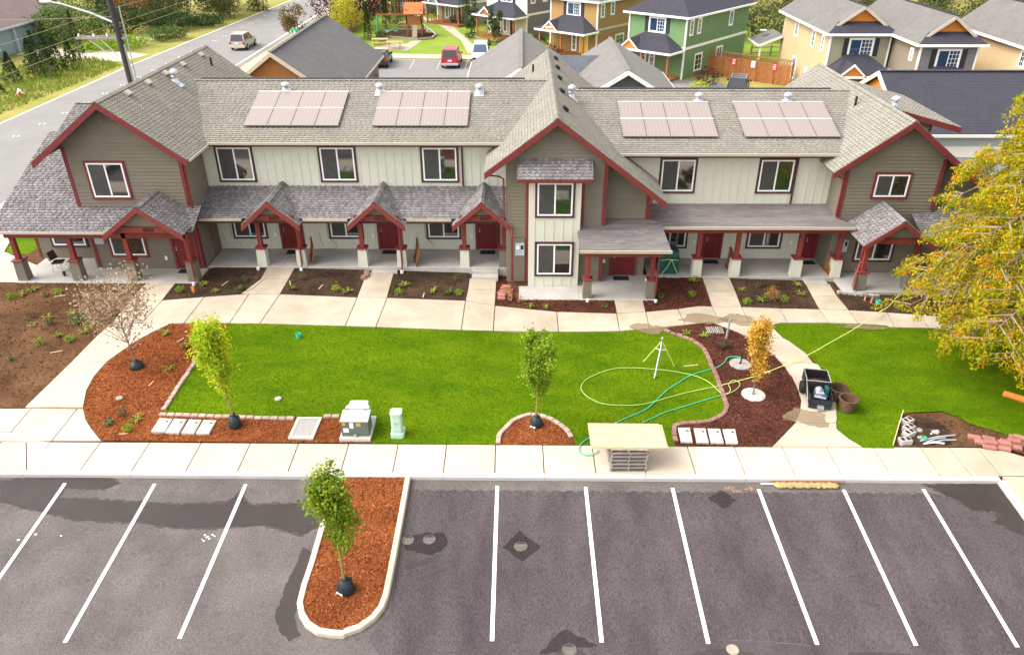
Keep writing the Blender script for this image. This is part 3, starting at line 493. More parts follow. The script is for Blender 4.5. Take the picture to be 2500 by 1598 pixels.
def farroof(name, c, step=.2):
    """far shingles: rows as relief and tone"""
    m = mat(name, c, .9, .08, .9, fine=.12, fscale=5)
    N = m.node_tree.nodes; L = m.node_tree.links; b = N['Principled BSDF']
    geo = N.new('ShaderNodeNewGeometry'); sp = N.new('ShaderNodeSeparateXYZ'); L.new(geo.outputs['Position'], sp.inputs[0])
    d = N.new('ShaderNodeMath'); d.operation = 'DIVIDE'; d.inputs[1].default_value = step; L.new(sp.outputs['Z'], d.inputs[0])
    fr = N.new('ShaderNodeMath'); fr.operation = 'FRACT'; L.new(d.outputs[0], fr.inputs[0])
    bp = N.new('ShaderNodeBump'); bp.inputs['Strength'].default_value = 1; bp.inputs['Distance'].default_value = .04; bp.invert = True
    L.new(fr.outputs[0], bp.inputs['Height']); L.new(bp.outputs[0], b.inputs['Normal']); return m
farroof('roof_slate', (.118,.112,.110), .12); farroof('roof_dark', (.040,.038,.050), .13); farroof('roof_taupe', (.165,.152,.14), .12); farroof('roof_plum', (.13,.092,.09), .12)
farroof('roof_warm', (.145,.134,.125), .12); farroof('roof_bluegrey', (.095,.10,.115), .12)
sidemat('side_green', (.135,.225,.095)); sidemat('side_ochre', (.33,.19,.068)); sidemat('side_tan_lit', (.42,.32,.18)); sidemat('side_olive', (.285,.265,.19))
sidemat('side_brown', (.21,.165,.115)); sidemat('side_grey', (.17,.165,.165)); sidemat('side_peach', (.55,.385,.215)); sidemat('side_cream', (.62,.58,.46)); sidemat('side_blue', (.22,.30,.31))
mat('cedar_orange', (.55,.19,.03), .7, .12, 2); mat('cedar_brown', (.30,.115,.04), .7, .15, 2); mat('paint_trim', (.82,.80,.76), .6, .03, 2); mat('trim_tan', (.52,.44,.34), .6, .05, 2)
mat('shutter', (.025,.026,.035), .6, .05, 2); mat('yellow_door', (.72,.46,.02), .5, .05, 2); mat('slate_wall', (.105,.115,.115), .8, .06, 2)
mat('car_red', (.42,.012,.025), .25, .03, 3, spec=.5); mat('car_white', (.8,.8,.82), .25, .02, 3, spec=.5); mat('car_olive', (.36,.34,.29), .3, .03, 3, spec=.5); mat('car_black', (.02,.022,.028), .25, .03, 3, spec=.5)
mat('lamp_red', (.5,.01,.01), .3, .03, 3); mat('lamp_clear', (.8,.8,.78), .3, .03, 3); mat('play_roof', (.45,.13,.04), .7, .1, 3)
mat('sign_red', (.6,.02,.04), .5, .05, 3); mat('sign_green', (.05,.4,.2), .5, .05, 3); mat('plastic_teal', (.05,.45,.5), .4, .05, 3)
leafmat('leaf_fresh', [(.07,.15,.006),(.15,.26,.010),(.26,.38,.02),(.42,.52,.05)])
leafmat('leaf_lime', [(.18,.32,.01),(.34,.48,.015),(.52,.58,.02),(.68,.52,.02)])
leafmat('leaf_orange', [(.30,.26,.03),(.55,.34,.04),(.68,.38,.06),(.75,.50,.14)])
leafmat('leaf_sparse', [(.14,.09,.05),(.34,.22,.14),(.50,.38,.26),(.30,.25,.11)])
leafmat('leaf_cedar', [(.06,.10,.003),(.20,.25,.003),(.37,.37,.004),(.50,.39,.005),(.60,.26,.006),(.56,.10,.01)], .4)
leafmat('leaf_island', [(.05,.11,.006),(.12,.20,.010),(.24,.33,.018),(.42,.47,.03)])
leafmat('leaf_dark', [(.012,.03,.008),(.028,.06,.014),(.05,.09,.02),(.09,.13,.03)])
leafmat('leaf_olive', [(.03,.045,.012),(.07,.09,.025),(.12,.13,.04),(.22,.2,.09)])
leafmat('leaf_hedge', [(.03,.06,.012),(.08,.13,.025),(.14,.19,.04),(.26,.3,.1)])
leafmat('leaf_plum', [(.02,.008,.012),(.05,.015,.025),(.09,.028,.035),(.16,.05,.05)])
leafmat('leaf_yellow', [(.25,.25,.015),(.42,.38,.02),(.55,.46,.03)])
leafmat('leaf_bronze', [(.08,.06,.02),(.16,.1,.03),(.22,.17,.05)])
leafmat('leaf_red', [(.4,.05,.03),(.55,.1,.04),(.5,.16,.08)])
leafmat('leaf_fern', [(.10,.15,.02),(.22,.26,.03),(.36,.36,.05)])
leafmat('leaf_burnt', [(.2,.1,.05),(.45,.2,.05),(.5,.3,.06)])
# ------------------------------------------------------------------ ground, lot, pavements
xs = sorted(set([-420,-200,-120,-80]+list(range(-60,61,2))+[80,120,200,420])); ys = sorted(set([-120,-60,-30,-20]+[round(-14+.7*i,2) for i in range(20)]+[-.4,1.5,1.68]+[round(2+.8*i,2) for i in range(40)]+list(range(34,130,6))+[160,240,400,700]))
mb = MB()
for y in ys:
    for x in xs:
        z = (LOT*max(y,-30) if y < 0 else H(x, max(y,1.67)))-.03
        if y < 1.6: z -= .06
        mb.v.append((x, y, z))
nx = len(xs)
for j in range(len(ys)-1):
    for i in range(nx-1): mb.f.append((j*nx+i, j*nx+i+1, (j+1)*nx+i+1, (j+1)*nx+i))
obj('ground', mb, 'soil', origin=(0,0,0), kind='structure', smooth=True)
lot = obj('parking_lot', MB().poly([(-60,-28,-28*LOT),(16.22,-28,-28*LOT),(16.22,.02,.001),(-60,.02,.001)]), 'asphalt', origin=(0,0,0), kind='structure')
def lotsheet(name, poly, dz, m, jitter=0, **kw): return sheet(name, poly, dz, m, lot, step=3, hf=lambda x, y: LOT*y, jitter=jitter, **kw)
scal = []
for i in range(46):
    x = 16.15-i*.41; scal += [(x, -.50), (x-.1, -.44), (x-.2, -.42), (x-.3, -.44)]
scal = [(x, y) for x, y in scal if x > -2.62]
bot = []
for i in range(34):
    x = -2.7+i*.56; bot += [(x, -6.35+.1*math.sin(i*1.7)), (x+.14, -6.55+.1*math.sin(i*1.7)), (x+.28, -6.6+.12*math.sin(i*2.1)), (x+.42, -6.54)]
bot = [(x, y) for x, y in bot if x < 16.15]
lotsheet('sealcoat', bot+[(16.16,-6.5)]+scal+[(-2.66,-.5),(-2.66,-5.0),(-3.1,-5.8)], .004, 'asphalt_dark')
lotsheet('damp_edge', inset(G['wetL'], -.07), .0055, 'asphalt_damp', jitter=.03); lotsheet('wet_patch', G['wetL'], .0095, 'asphalt_wet', jitter=.022)
lotsheet('damp_edge', inset(G['wetR'], -.06), .0078, 'asphalt_damp', jitter=.04); lotsheet('wet_patch', G['wetR'], .0118, 'asphalt_wet', jitter=.03)
lotsheet('wet_patch', [(-5.25,-3.0),(-5.55,-2.8),(-5.6,-3.6),(-5.72,-4.4),(-5.75,-5.1),(-5.5,-5.6),(-5.2,-5.9),(-4.9,-5.75),(-5.2,-5.2),(-5.27,-4.4)], .010, 'asphalt_wet', jitter=.02)
lotsheet('patch', G['diamond'], .008, 'asphalt_patch', jitter=.012); lotsheet('patch', G['dirtpatch'], .008, 'asphalt_patch', jitter=.02)
lotsheet('patch', G['concretefloor'], .008, 'asphalt_patch', jitter=.02)
lotsheet('patch', [(-2.6,-2.35),(-1.9,-2.2),(-1.35,-2.3),(-1.3,-2.75),(-1.7,-3.1),(-2.55,-2.9)], .008, 'asphalt_patch', jitter=.03)
for (cx, cy, w, h, a) in ((2.1,-6.35,.5,.28,.2),(6.3,-6.35,1.1,.3,-.1),(9.9,-6.3,1.2,.25,0),(-1.9,-3.3,.6,.12,.5)):
    p = [(cx+w*math.cos(t)*math.cos(a)-h*math.sin(t)*math.sin(a), cy+w*math.cos(t)*math.sin(a)+h*math.sin(t)*math.cos(a)) for t in np.linspace(0, 6.28, 18)[:-1]]
    lotsheet('dusty_patch', p, .011, 'asphalt_pale' if w > .4 else 'asphalt', jitter=.03)
mb_cov = {}
for i, (x, y) in enumerate(G['lotcovers']):
    r = .19 if i in (0,1,3) else (.2 if i == 2 else .16)
    mb = MB(); mb.lathe([(r,-.02),(r,.012),(r-.02,.018),(r-.03,.012),(.0,.012)], (x, y, LOT*y), 20, cap=False)
    for a in (0, math.pi): mb.lathe([(.022,.0),(.022,.02),(0,.02)], (x+.6*r*math.cos(a), y+.6*r*math.sin(a), LOT*y), 8, cap=False)
    obj('manhole_cover', mb, 'cover_grey' if i != 4 else 'block_tan', label=['round utility cover beside the planted island kerb','round utility cover second from the planted island','round cover inside the dark diamond patch of asphalt','round cover at the bottom edge between two stall lines','small tan round cover by the white chalk line'][i], cat='utility cover', group='round covers in the parking lot')
for (x0, y0), (x1, y1) in zip(G['stripes_top'], G['stripes_bot']):
    y1 = -5.9 if y1 > -5.5 else y1
    lotsheet('parking_line', [(x0-.055,y0),(x0+.055,y0),(x1+.055,y1),(x1-.055,y1)], .014, 'paint_white')
c = G['chalk']
for a, b in ((0,1),(1,2),(0,3),(4,5),(6,7),(8,9),(10,11),(12,13)):
    (xa, ya), (xb, yb) = c[a], c[b]; d = Vector((xb-xa, yb-ya)).normalized(); n_ = Vector((-d.y, d.x))*.012
    lotsheet('chalk_mark', [(xa+n_.x,ya+n_.y),(xb+n_.x,yb+n_.y),(xb-n_.x,yb-n_.y),(xa-n_.x,ya-n_.y)], .012, 'chalk')
def text(name, s, loc, size, m, rot=(0,0,0), parent=None, ext=.004):
    cu = bpy.data.curves.new(name, 'FONT'); cu.body = s; cu.size = size; cu.extrude = ext; cu.align_x = 'CENTER'; cu.align_y = 'CENTER'
    tmp = bpy.data.objects.new(name, cu); col.objects.link(tmp); me = bpy.data.meshes.new_from_object(tmp.evaluated_get(bpy.context.evaluated_depsgraph_get())); bpy.data.objects.remove(tmp); me.materials.clear(); me.materials.append(MATS[m])
    o = bpy.data.objects.new(name, me); col.objects.link(o); o.rotation_euler = rot
    off = ORG.get(parent.name, (0,0,0)) if parent else (0,0,0); o.location = (loc[0]-off[0], loc[1]-off[1], loc[2]-off[2])
    if parent: o.parent = parent
    return o
tl = math.atan(LOT)
text('spray_paint_lettering', 'NO', (7.55,-.27,-.012), .19, 'paint_orange', (tl,0,.06), lot, .002)
text('spray_paint_lettering', 'EXC', (7.78,-.42,-.018), .17, 'paint_orange', (tl,0,.12), lot, .002)
for a, b in (((8.02,-.32),(8.3,-.29)),((8.18,-.2),(8.3,-.29)),((8.2,-.4),(8.3,-.29))):
    d = Vector((b[0]-a[0], b[1]-a[1])).normalized(); n_ = Vector((-d.y, d.x))*.016
    lotsheet('spray_paint_arrow', [(a[0]+n_.x,a[1]+n_.y),(b[0]+n_.x,b[1]+n_.y),(b[0]-n_.x,b[1]-n_.y),(a[0]-n_.x,a[1]-n_.y)], .012, 'paint_orange')
for (x, y, r) in ((-8.5,-2.45,.05),(-8.38,-2.36,.03),(-8.6,-2.38,.03),(-8.42,-2.52,.035),(-8.55,-2.6,.03),(-8.3,-2.42,.03),(-8.62,-2.55,.02),(-13.9,-2.5,.05),(-14.1,-2.62,.04),(-13.7,-2.4,.04),(-12.9,-2.45,.03)):
    lotsheet('paint_spatter', [(x+r*math.cos(t), y+r*.8*math.sin(t)) for t in np.linspace(0,6.28,10)[:-1]], .012, 'paint_white')
# kerb along the lot
kerb = tag(obj('kerb', MB().box(-60,16.3,.03,.19,-.2,.10), 'concrete_kerb', origin=(0,0,0)), kind='structure')
def kstone(x0, x1):
    mb = MB(); g_ = .006; x0 += g_; x1 -= g_
    pr = [(.0,-.1),(.0,.115),(.012,.138),(.035,.15),(.205,.152),(.205,-.1)]
    mb.prism([(x0, y, z) for y, z in pr], (x1-x0, 0, 0)); return mb
kj = [-60,-30,-22.2,-18.8]+[p[0] for p in G['kerbj']]
for a, b in zip(kj[:-1], kj[1:]): obj('kerb_stone', kstone(a, b), 'concrete_kerb', kerb)
for a, b in zip((.0,-.72,-2.2,-5.2,-8.2,-12), (-.72,-2.2,-5.2,-8.2,-12,-28)):
    mb = MB(); pr = [(16.22,-.3),(16.22,.115),(16.235,.138),(16.26,.15),(16.43,.152),(16.43,-.3)]
    mb.v = []; k = len(pr); ya, yb = a+.0-.006, b+.006
    n = 0; mb.prism([(x, ya, z+LOT*ya) for x, z in pr], (0, yb-ya, LOT*(yb-ya))); obj('kerb_stone', mb, 'concrete_kerb', kerb)
# sidewalk slabs along the kerb
sw = tag(obj('sidewalk', MB().box(-60,60,.215,1.64,-.1,.085), 'soil', origin=(0,0,0)), kind='structure')
hflat = lambda x, y: .15 if y > -.05 else .15+LOT*y
jx = [p[0] for p in G['swj_back']]; jx = sorted(jx+[4.93, 12.86])
jl = [-60,-40,-32,-27,-23.6,-20.4,-17.05]
for a, b in zip(jl[:-1], jl[1:]): slab('slab', [(a,.215),(b,.215),(b,1.66),(a,1.66)], sw, 'concrete_new', 0, hf=hflat)
x2 = [jx[0]]+jx[1:]
slab('slab', [(-17.05,.21),(-15.36,.21),(-16.2,1.66),(-17.05,1.66)], sw, 'concrete_new', 0, hf=hflat)
slab('slab', [(-15.36,.21),(-15.28,.21),(-15.35,1.66),(-16.2,1.66)], sw, 'concrete_new', 0, hf=hflat)
for a, b in zip(jx[:-1], jx[1:]): slab('slab', [(a+.02,.21),(b+.02,.21),(b,1.655),(a,1.655)], sw, 'concrete' if a > 14.3 else 'concrete_new', 0, hf=hflat)
slab('slab', [(16.42,.21),(19.2,.21),(17.7,1.2),(17.2,1.5),(16.4,1.655)], sw, 'concrete', 0, hf=hflat)
for a, b in zip((.2,-1.6,-3.4,-5.2,-7.0,-9), (-1.6,-3.4,-5.2,-7.0,-9,-14)): slab('slab', [(16.44,b),(19.2,b),(19.2,a),(16.44,a)], sw, 'concrete', 0, hf=hflat)
for n in ('c1','c2','c3'): slab('slab', G[n], sw, 'concrete_new', .0)
slab('slab', [(-30,1.67),(-16.25,1.67),G['c1'][2],(-30,G['c1'][2][1])], sw, 'concrete_new', 0); slab('slab', [(-16.2,1.67),(-15.4,1.67),G['c2'][3],G['c2'][4]], sw, 'concrete_new', 0)
# front walk, doorway walks and the two curved links
wk = thing('walkway', None, None, (0,0,0), kind='structure')
for n, p in G.items():
    if n.startswith('s_') or n in ('r1','r2','r3','r4','l1','l2'):
        slab('slab', p, wk, 'concrete_new' if n in ('l1','l2') else 'concrete')
mat('damp', (.27,.195,.115), .6, .1, 2, fine=.1)
for (cx, cy, w, h) in ((6.35,9.45,.75,.42),(8.9,10.35,1.15,.38),(10.4,10.3,.8,.45),(11.15,3.2,.75,.5),(15.6,9.85,1.0,.18)):
    p = [(cx+w*math.cos(t)*(1+.25*math.sin(3*t+cx)), cy+h*math.sin(t)*(1+.3*math.sin(2*t+cy))) for t in np.linspace(0, 6.28, 22)[:-1]]
    sheet('damp_stain', p, .053, 'damp', wk, step=.5, jitter=.03)
# lawns and beds
lawn = sheet('lawn', G['lawn1'], .015, 'lawn_soil', kind='structure'); lawn2 = sheet('lawn', G['lawn2'], .015, 'lawn_soil', kind='structure')
def grass(name, polys, dens, m, hgt=.05, w=.012, hf=Hv, dz=.012, **kw):
    P = np.concatenate([scatter(p, dens) for p in polys]); n = len(P); z = hf(P[:,0], P[:,1])+dz
    a = rng.uniform(0, 6.28, n); h = hgt*rng.uniform(.6, 1.35, n); lean = rng.normal(0, .5, (n,2))*h[:,None]; ww = w*rng.uniform(.7,1.3,n)
    B = np.stack([P[:,0], P[:,1], z], 1); d = np.stack([np.cos(a)*ww, np.sin(a)*ww, 0*a], 1); T = B+np.stack([lean[:,0], lean[:,1], h], 1)
    V = np.stack([B-d, B+d, T], 1).reshape(-1,3)
    return fast_mesh(name, V, np.arange(3*n).reshape(-1,3), m, kind='stuff', **kw)
grass('lawn_grass', [G['lawn1'], G['lawn2']], 950, 'grass_blades', .036, .010, label='short bright green lawn grass in front of the townhouses', cat='grass')
def chips(name, polys, dens, m, size=.05, dz=.03, hf=Hv, flat=.35, **kw):
    P = np.concatenate([scatter(p, dens) for p in polys]); n = len(P); C = np.stack([P[:,0], P[:,1], hf(P[:,0],P[:,1])+dz+rng.uniform(0,.02,n)], 1)
    a = rng.normal(size=(n,3)); a[:,2] *= flat; a /= np.linalg.norm(a,axis=1)[:,None]; b = rng.normal(size=(n,3)); b[:,2] *= flat; b -= (a*b).sum(1)[:,None]*a; b /= np.linalg.norm(b,axis=1)[:,None]
    s = size*rng.uniform(.5,1.4,(n,1)); w = s*rng.uniform(.25,.5,(n,1))
    V = np.stack([C-a*s-b*w, C+a*s-b*w, C+a*s+b*w, C-a*s+b*w], 1).reshape(-1,3)
    return fast_mesh(name, V, np.arange(4*n).reshape(-1,4), m, kind='stuff', **kw)
sheet('mulch_bed', G['mulchL'], .022, 'mulch_orange', kind='structure'); sheet('mulch_bed', G['mulchC'], .022, 'mulch_orange', kind='structure'); sheet('mulch_bed', G['mulchR'], .022, 'mulch_red', kind='structure')
chips('bark_chips', [G['mulchL'], G['mulchC']], 420, 'chip_orange', .03, label='orange bark chips in the left and middle planting beds', cat='bark chips')
chips('bark_chips', [G['mulchR'], G['bed5'], G['bed4']], 380, 'chip_red', .03, label='dark red bark chips in the right-hand planting beds', cat='bark chips')
for n in ('bed1','bed2','bed3','bed6','bed7'): sheet('soil_bed', G[n], .008, 'soil_dark', kind='structure')
for n in ('bed4','bed5'): sheet('soil_bed', G[n], .008, 'mulch_red', kind='structure')
sheet('soil_bed', [(-34,12.2),(-24,12.3)]+G['bedL'][1:-1]+[(-34,3.2)], .006, 'soil', kind='structure')
chips('soil_clods', [G[n] for n in ('bed1','bed2','bed3','bed6','bed7')]+[[(-25,12.6)]+G['bedL'][1:-1]+[(-25,4.2)]], 55, 'clod', .035, .015, flat=.8, label='loose clods of brown earth in the bare beds', cat='earth')
# planted island in the lot
isl = [p for p in G['island_out']]; iin = inset([(-5.08,.0)]+[p for p in isl[1:-1]]+[(-2.71,.0)], .165)
hl = lambda x, y: LOT*y
iroot = tag(obj('island_kerb', MB().prism([(x, y, LOT*y-.05) for x, y in inset(isl, .03)], (0,0,.12)), 'concrete_kerb', origin=(0,0,0)), kind='structure')
outer = isl; inner = []
for i, (x, y) in enumerate(outer):
    a = Vector(outer[max(0,i-1)]); b = Vector(outer[min(len(outer)-1,i+1)]); d = (b-a).normalized(); inner.append((x-d.y*.17, y+d.x*.17))
segs = [(0,4),(4,14),(14,len(outer)-1)]
for a, b in segs:
    mb = MB(); m_ = b-a+1
    for rr, zz in ((0,-.1),(0,.115),(.08,.14),(.16,.15),(.92,.152),(1.0,.14),(1.0,-.05)):
        for i in range(a, b+1):
            (xo, yo), (xi, yi) = outer[i], inner[i]; x = xo+(xi-xo)*rr; y = yo+(yi-yo)*rr
            if i in (a, b) and 0 < i < len(outer)-1:
                o_ = outer[i-1 if i == b else i+1]; d = Vector((o_[0]-xo, o_[1]-yo)).normalized()*.006; x += d.x; y += d.y
            mb.v.append((x, y, LOT*yo+zz))
    for r in range(6):
        for i in range(m_-1): mb.f.append((r*m_+i, r*m_+i+1, (r+1)*m_+i+1, (r+1)*m_+i))
    mb.f.append(tuple(r*m_ for r in range(6,-1,-1))); mb.f.append(tuple(r*m_+m_-1 for r in range(7)))
    obj('kerb_stone', mb, 'concrete_new', iroot)
imul = inner[:]
sheet('mulch_bed', imul, .10, 'mulch_orange', kind='structure', hf=hl, step=1)
chips('bark_chips', [imul], 560, 'chip_orange', .03, .105, hf=lambda x, y: LOT*y, label='orange bark chips filling the kerbed parking island', cat='bark chips')
# ------------------------------------------------------------------ townhouse building
class Fr:
    """a wall face: origin, horizontal direction U, outward normal N"""
    def __init__(s, O, U=(1,0,0), N=(0,-1,0)): s.O = Vector(O); s.U = Vector(U); s.N = Vector(N)
    def pt(s, u, v, n): return s.O + s.U*u + Zv*v + s.N*n
    def box(s, mb, u0, u1, v0, v1, n0, n1):
        c = s.pt((u0+u1)/2, (v0+v1)/2, (n0+n1)/2); mb.obox(c, s.U*(u1-u0)/2, s.N*(n1-n0)/2, Zv*(v1-v0)/2); return mb
def clip(poly, rect):
    u0, u1, v0, v1 = rect; P = poly
    for ax, val, sgn in ((0,u0,1),(0,u1,-1),(1,v0,1),(1,v1,-1)):
        out = []; n = len(P)
        for i in range(n):
            a, b = P[i], P[(i+1)%n]; da = (a[ax]-val)*sgn; db = (b[ax]-val)*sgn
            if da >= 0: out.append(a)
            if (da > 0 and db < 0) or (da < 0 and db > 0): t = da/(da-db); out.append((a[0]+(b[0]-a[0])*t, a[1]+(b[1]-a[1])*t))
        P = out
        if len(P) < 3: return []
    return P
NSH = [0]
def roof_plane(parent, O, U, V, poly, m, mbase, e=.19, w=.3, singles=0, thick=.1, name='roof', srnd=None):
    O = Vector(O); U = Vector(U).normalized(); V = Vector(V).normalized(); N = U.cross(V)
    P3 = lambda u, v, n: O + U*u + V*v + N*n
    r = obj(name, MB().prism([P3(u, v, -thick) for u, v in poly], N*thick), mbase, parent)
    off = Vector(ORG[r.name]); R = random.Random(srnd or len(poly)*7+int(O.x*13+O.y*7))
    us = [p[0] for p in poly]; vs = [p[1] for p in poly]; v = min(vs)-.02; mb = MB(); row = 0; done = 0
    while v < max(vs)-.02:
        u = min(us)-R.random()*w; cut = False
        while u < max(us):
            cut = not cut; ww = w*(R.uniform(.34,.5) if cut else R.uniform(.5,.7)); lift = e*R.uniform(.26,.34) if cut else 0
            q = clip(poly, (max(u, min(us)), u+ww-.006, max(v+lift, min(vs)), v+e*1.12))
            if len(q) >= 3 and abs(area2(q)) > .002:
                t = .012 if cut else R.uniform(.026,.036); k = len(q); h = lambda vv: .004+t*max(0, 1-(vv-v)/(e*1.12))
                tgt = MB() if done < singles else mb
                n0 = len(tgt.v); tgt.v += [tuple(P3(a, b, .001)) for a, b in q]+[tuple(P3(a, b, h(b))) for a, b in q]
                tgt.f.append(tuple(range(n0+k, n0+2*k)))
                for i in range(k):
                    j = (i+1) % k; tgt.f.append((n0+i, n0+j, n0+k+j, n0+k+i))
                if done < singles: obj('shingle', tgt, m, r); done += 1
            u += ww
        v += e; row += 1
    if mb.f: obj('shingles', mb, m, r, kind='stuff')
    return r
def ridge_caps(parent, p, q, m, w=.15, step=.22, tilt=.6):
    p = Vector(p); q = Vector(q); d = (q-p); L = d.length; d /= L; s = d.cross(Zv).normalized(); mb = MB(); k = 0
    while k < L-.02:
        a = p+d*k; b = p+d*min(L, k+step*1.1); up0 = .03; up1 = .012
        n = len(mb.v)
        for pt, u in ((a, up0), (b, up1)):
            for sx in (-1, 0, 1): c = pt+s*sx*w+Zv*(u-(abs(sx)*w*tilt)); mb.v.append(tuple(c)); 
        mb.f += [(n,n+1,n+4,n+3),(n+1,n+2,n+5,n+4)]
        n2 = len(mb.v); mb.v += [tuple(a+s*sx*w+Zv*(-.03-(abs(sx)*w*tilt))) for sx in (-1,0,1)]; mb.f += [(n,n2,n2+1,n+1),(n+1,n2+1,n2+2,n+2)]
        k += step
    return obj('ridge_caps', mb, m, parent, kind='stuff')
def window(parent, fr, u0, u1, v0, v1, trim='trim_dark', tw=.1, slider=True, grid=None, screen=True, glass='glass', name='window', curtain=False):
    """slider window; u/v are the outer trim edges"""
    mb = MB()
    fr.box(mb, u0, u1, v1-tw, v1, 0, .055); fr.box(mb, u0, u1, v0, v0+tw, 0, .06); fr.box(mb, u0, u0+tw, v0+tw, v1-tw, 0, .05); fr.box(mb, u1-tw, u1, v0+tw, v1-tw, 0, .05)
    w = obj(name, mb, trim, parent); a0, a1, b0, b1 = u0+tw, u1-tw, v0+tw, v1-tw; f = .072
    mb = MB(); fr.box(mb, a0, a1, b1-f, b1, 0, .045); fr.box(mb, a0, a1, b0, b0+f, 0, .045); fr.box(mb, a0, a0+f, b0+f, b1-f, 0, .045); fr.box(mb, a1-f, a1, b0+f, b1-f, 0, .045)
    c = (a0+a1)/2
    if slider: fr.box(mb, c-.035, c+.035, b0+f, b1-f, 0, .043)
    if grid:
        nu, nv, half = grid
        g0, g1 = (c, a1) if half else (a0, a1)
        for i in range(1, nu): x = g0+(g1-g0)*i/nu; fr.box(mb, x-.014, x+.014, b0+f, b1-f, .0, .041)
        for i in range(1, nv): y = b0+(b1-b0)*i/nv; fr.box(mb, g0, g1, y-.014, y+.014, .0, .039)
    obj('frame', mb, 'vinyl_white', w)
    if slider:
        obj('pane', fr.box(MB(), a0+f, c-.035, b0+f, b1-f, 0, .032), 'screen_grey' if screen else glass, w); obj('pane', fr.box(MB(), c+.035, a1-f, b0+f, b1-f, 0, .028), glass, w)
    else: obj('pane', fr.box(MB(), a0+f, a1-f, b0+f, b1-f, 0, .03), glass, w)
    return w
def door(parent, fr, u0, u1, v0, v1, m='door_maroon', trim='trim_maroon', tw=.13, glass=False):
    mb = MB(); fr.box(mb, u0, u0+tw, v0, v1, 0, .06); fr.box(mb, u1-tw, u1, v0, v1, 0, .06); fr.box(mb, u0+tw, u1-tw, v1-tw, v1, 0, .06)
    obj('door_frame', mb, trim, parent)
    a0, a1 = u0+tw+.005, u1-tw-.005; d = obj('door', fr.box(MB(), a0, a1, v0+.02, v1-tw-.005, 0, .025), m, parent); w = a1-a0; h = v1-tw-v0
    for (x0, x1) in ((.12,.46),(.54,.88)):
        for (y0, y1) in ((.08,.38),(.45,.74),(.81,.93)):
            mb = MB(); fr.box(mb, a0+w*x0, a0+w*x1, v0+h*y0, v0+h*y1, .02, .03); fr.box(mb, a0+w*(x0+.05), a0+w*(x1-.05), v0+h*(y0+.03), v0+h*(y1-.03), .025, .042); obj('panel', mb, m, d)
    mb = MB(); c = fr.pt(a0+.08, v0+1.0, .05); mb.obox(c, fr.U*.03, fr.N*.035, Zv*.03); mb.obox(fr.pt(a0+.08, v0+1.12, .04), fr.U*.025, fr.N*.02, Zv*.03); obj('handle', mb, 'steel', d)
    return d
def siding(parent, fr, u0, u1, v0, v1, m='siding_brown', e=.165, top=None, depth=0.0):
    """lap boards; top(v) -> (ulo, uhi) limits for gables"""
    v = v0
    while v < v1-.02:
        h = min(e, v1-v); a, b = u0, u1
        if top:
            t = top(v+h*.5); a, b = max(u0, t[0]), min(u1, t[1])
        if b-a > .08:
            p = [fr.pt(a, v, depth+.006), fr.pt(a, v, depth+.04), fr.pt(a, v+h+.004, depth+.008), fr.pt(a, v+h+.004, depth+.002)]
            obj('siding_board', MB().prism(p, fr.U*(b-a)), m, parent)
        v += e
def battens(parent, fr, u0, u1, v0, v1, step=.41, m='siding_cream'):
    u = u0+.02
    while u < u1:
        obj('batten', fr.box(MB(), u-.022, u+.022, v0, v1, 0, .02), m, parent); u += step
def vbeam(mb, x, y, w, z0, z1): return mb.box(x-w/2, x+w/2, y-w/2, y+w/2, z0, z1)
def porch_post(parent, x, y, z0, zcap, ztop, ped, pw=.46, w=.2, taper=.9):
    mb = MB(); a = pw/2; b = a*taper
    mb.v = [(x-a,y-a,z0),(x+a,y-a,z0),(x+a,y+a,z0),(x-a,y+a,z0),(x-b,y-b,zcap),(x+b,y-b,zcap),(x+b,y+b,zcap),(x-b,y+b,zcap)]
    mb.f = [(4,5,6,7),(0,1,5,4),(1,2,6,5),(2,3,7,6),(3,0,4,7)]
    p = obj('post', vbeam(MB(), x, y, w, zcap, ztop), 'post_red', parent); obj('pedestal', mb, ped, p); obj('cap', MB().cbox(x-b-.05,x+b+.05,y-b-.05,y+b+.05,zcap,zcap+.07,.02), 'trim_maroon', p)
    return p
def downspout(parent, pts, m='trim_maroon', r=.045): return obj('downspout', MB().tube(pts, r, 6), m, parent)
TH = thing('townhouse_building', 'long two-storey brown and cream townhouse row with maroon trim and solar roofs', 'building', (0, 16, 0))
YL, YR, ZL, ZR = 16.5, 16.6, .75, .25
FL = Fr((0, YL, 0)); FRr = Fr((0, YR, 0))
# --- walls (solid boxes and gable prisms)
obj('wall', MB().box(-14.4, .2, YL, 26.4, .3, 6.42), 'siding_cream', TH); obj('wall', MB().box(5.0, 16.0, YR, 26.4, -.2, 5.92), 'siding_cream', TH)
xl, xr = -19.62, -14.4; XR, ZRg, PL = -17.2, 8.82, .745
zg = lambda x, X, Z, p: Z-p*abs(x-X)-.18
obj('wall', MB().prism([(xl,14.2,.3),(xr,14.2,.3),(xr,14.2,zg(xr,XR,ZRg,PL)),(XR,14.2,ZRg-.18),(xl,14.2,zg(xl,XR,ZRg,PL))], (0,11.9,0)), 'siding_brown', TH)
obj('wall', MB().prism([(-22.95,15.33,.3),(-19.4,15.33,.3),(-19.4,15.33,4.3),(-22.95,15.33,4.2)], (0,10,0)), 'siding_brown', TH)
CX, CZ, CP = 2.38, 8.16, .755
obj('wall', MB().prism([(.15,13.93,.0),(4.68,13.93,.0),(4.68,13.93,zg(4.68,CX,CZ,CP)),(CX,13.93,CZ-.18),(.15,13.93,zg(.15,CX,CZ,CP))], (0,14,0)), 'siding_brown', TH)
obj('wall', MB().prism([(4.68,14.65,.0),(6.78,14.65,.0),(6.78,14.65,zg(6.78,CX,CZ,CP)),(4.68,14.65,zg(4.68,CX,CZ,CP))], (0,11,0)), 'siding_brown', TH)
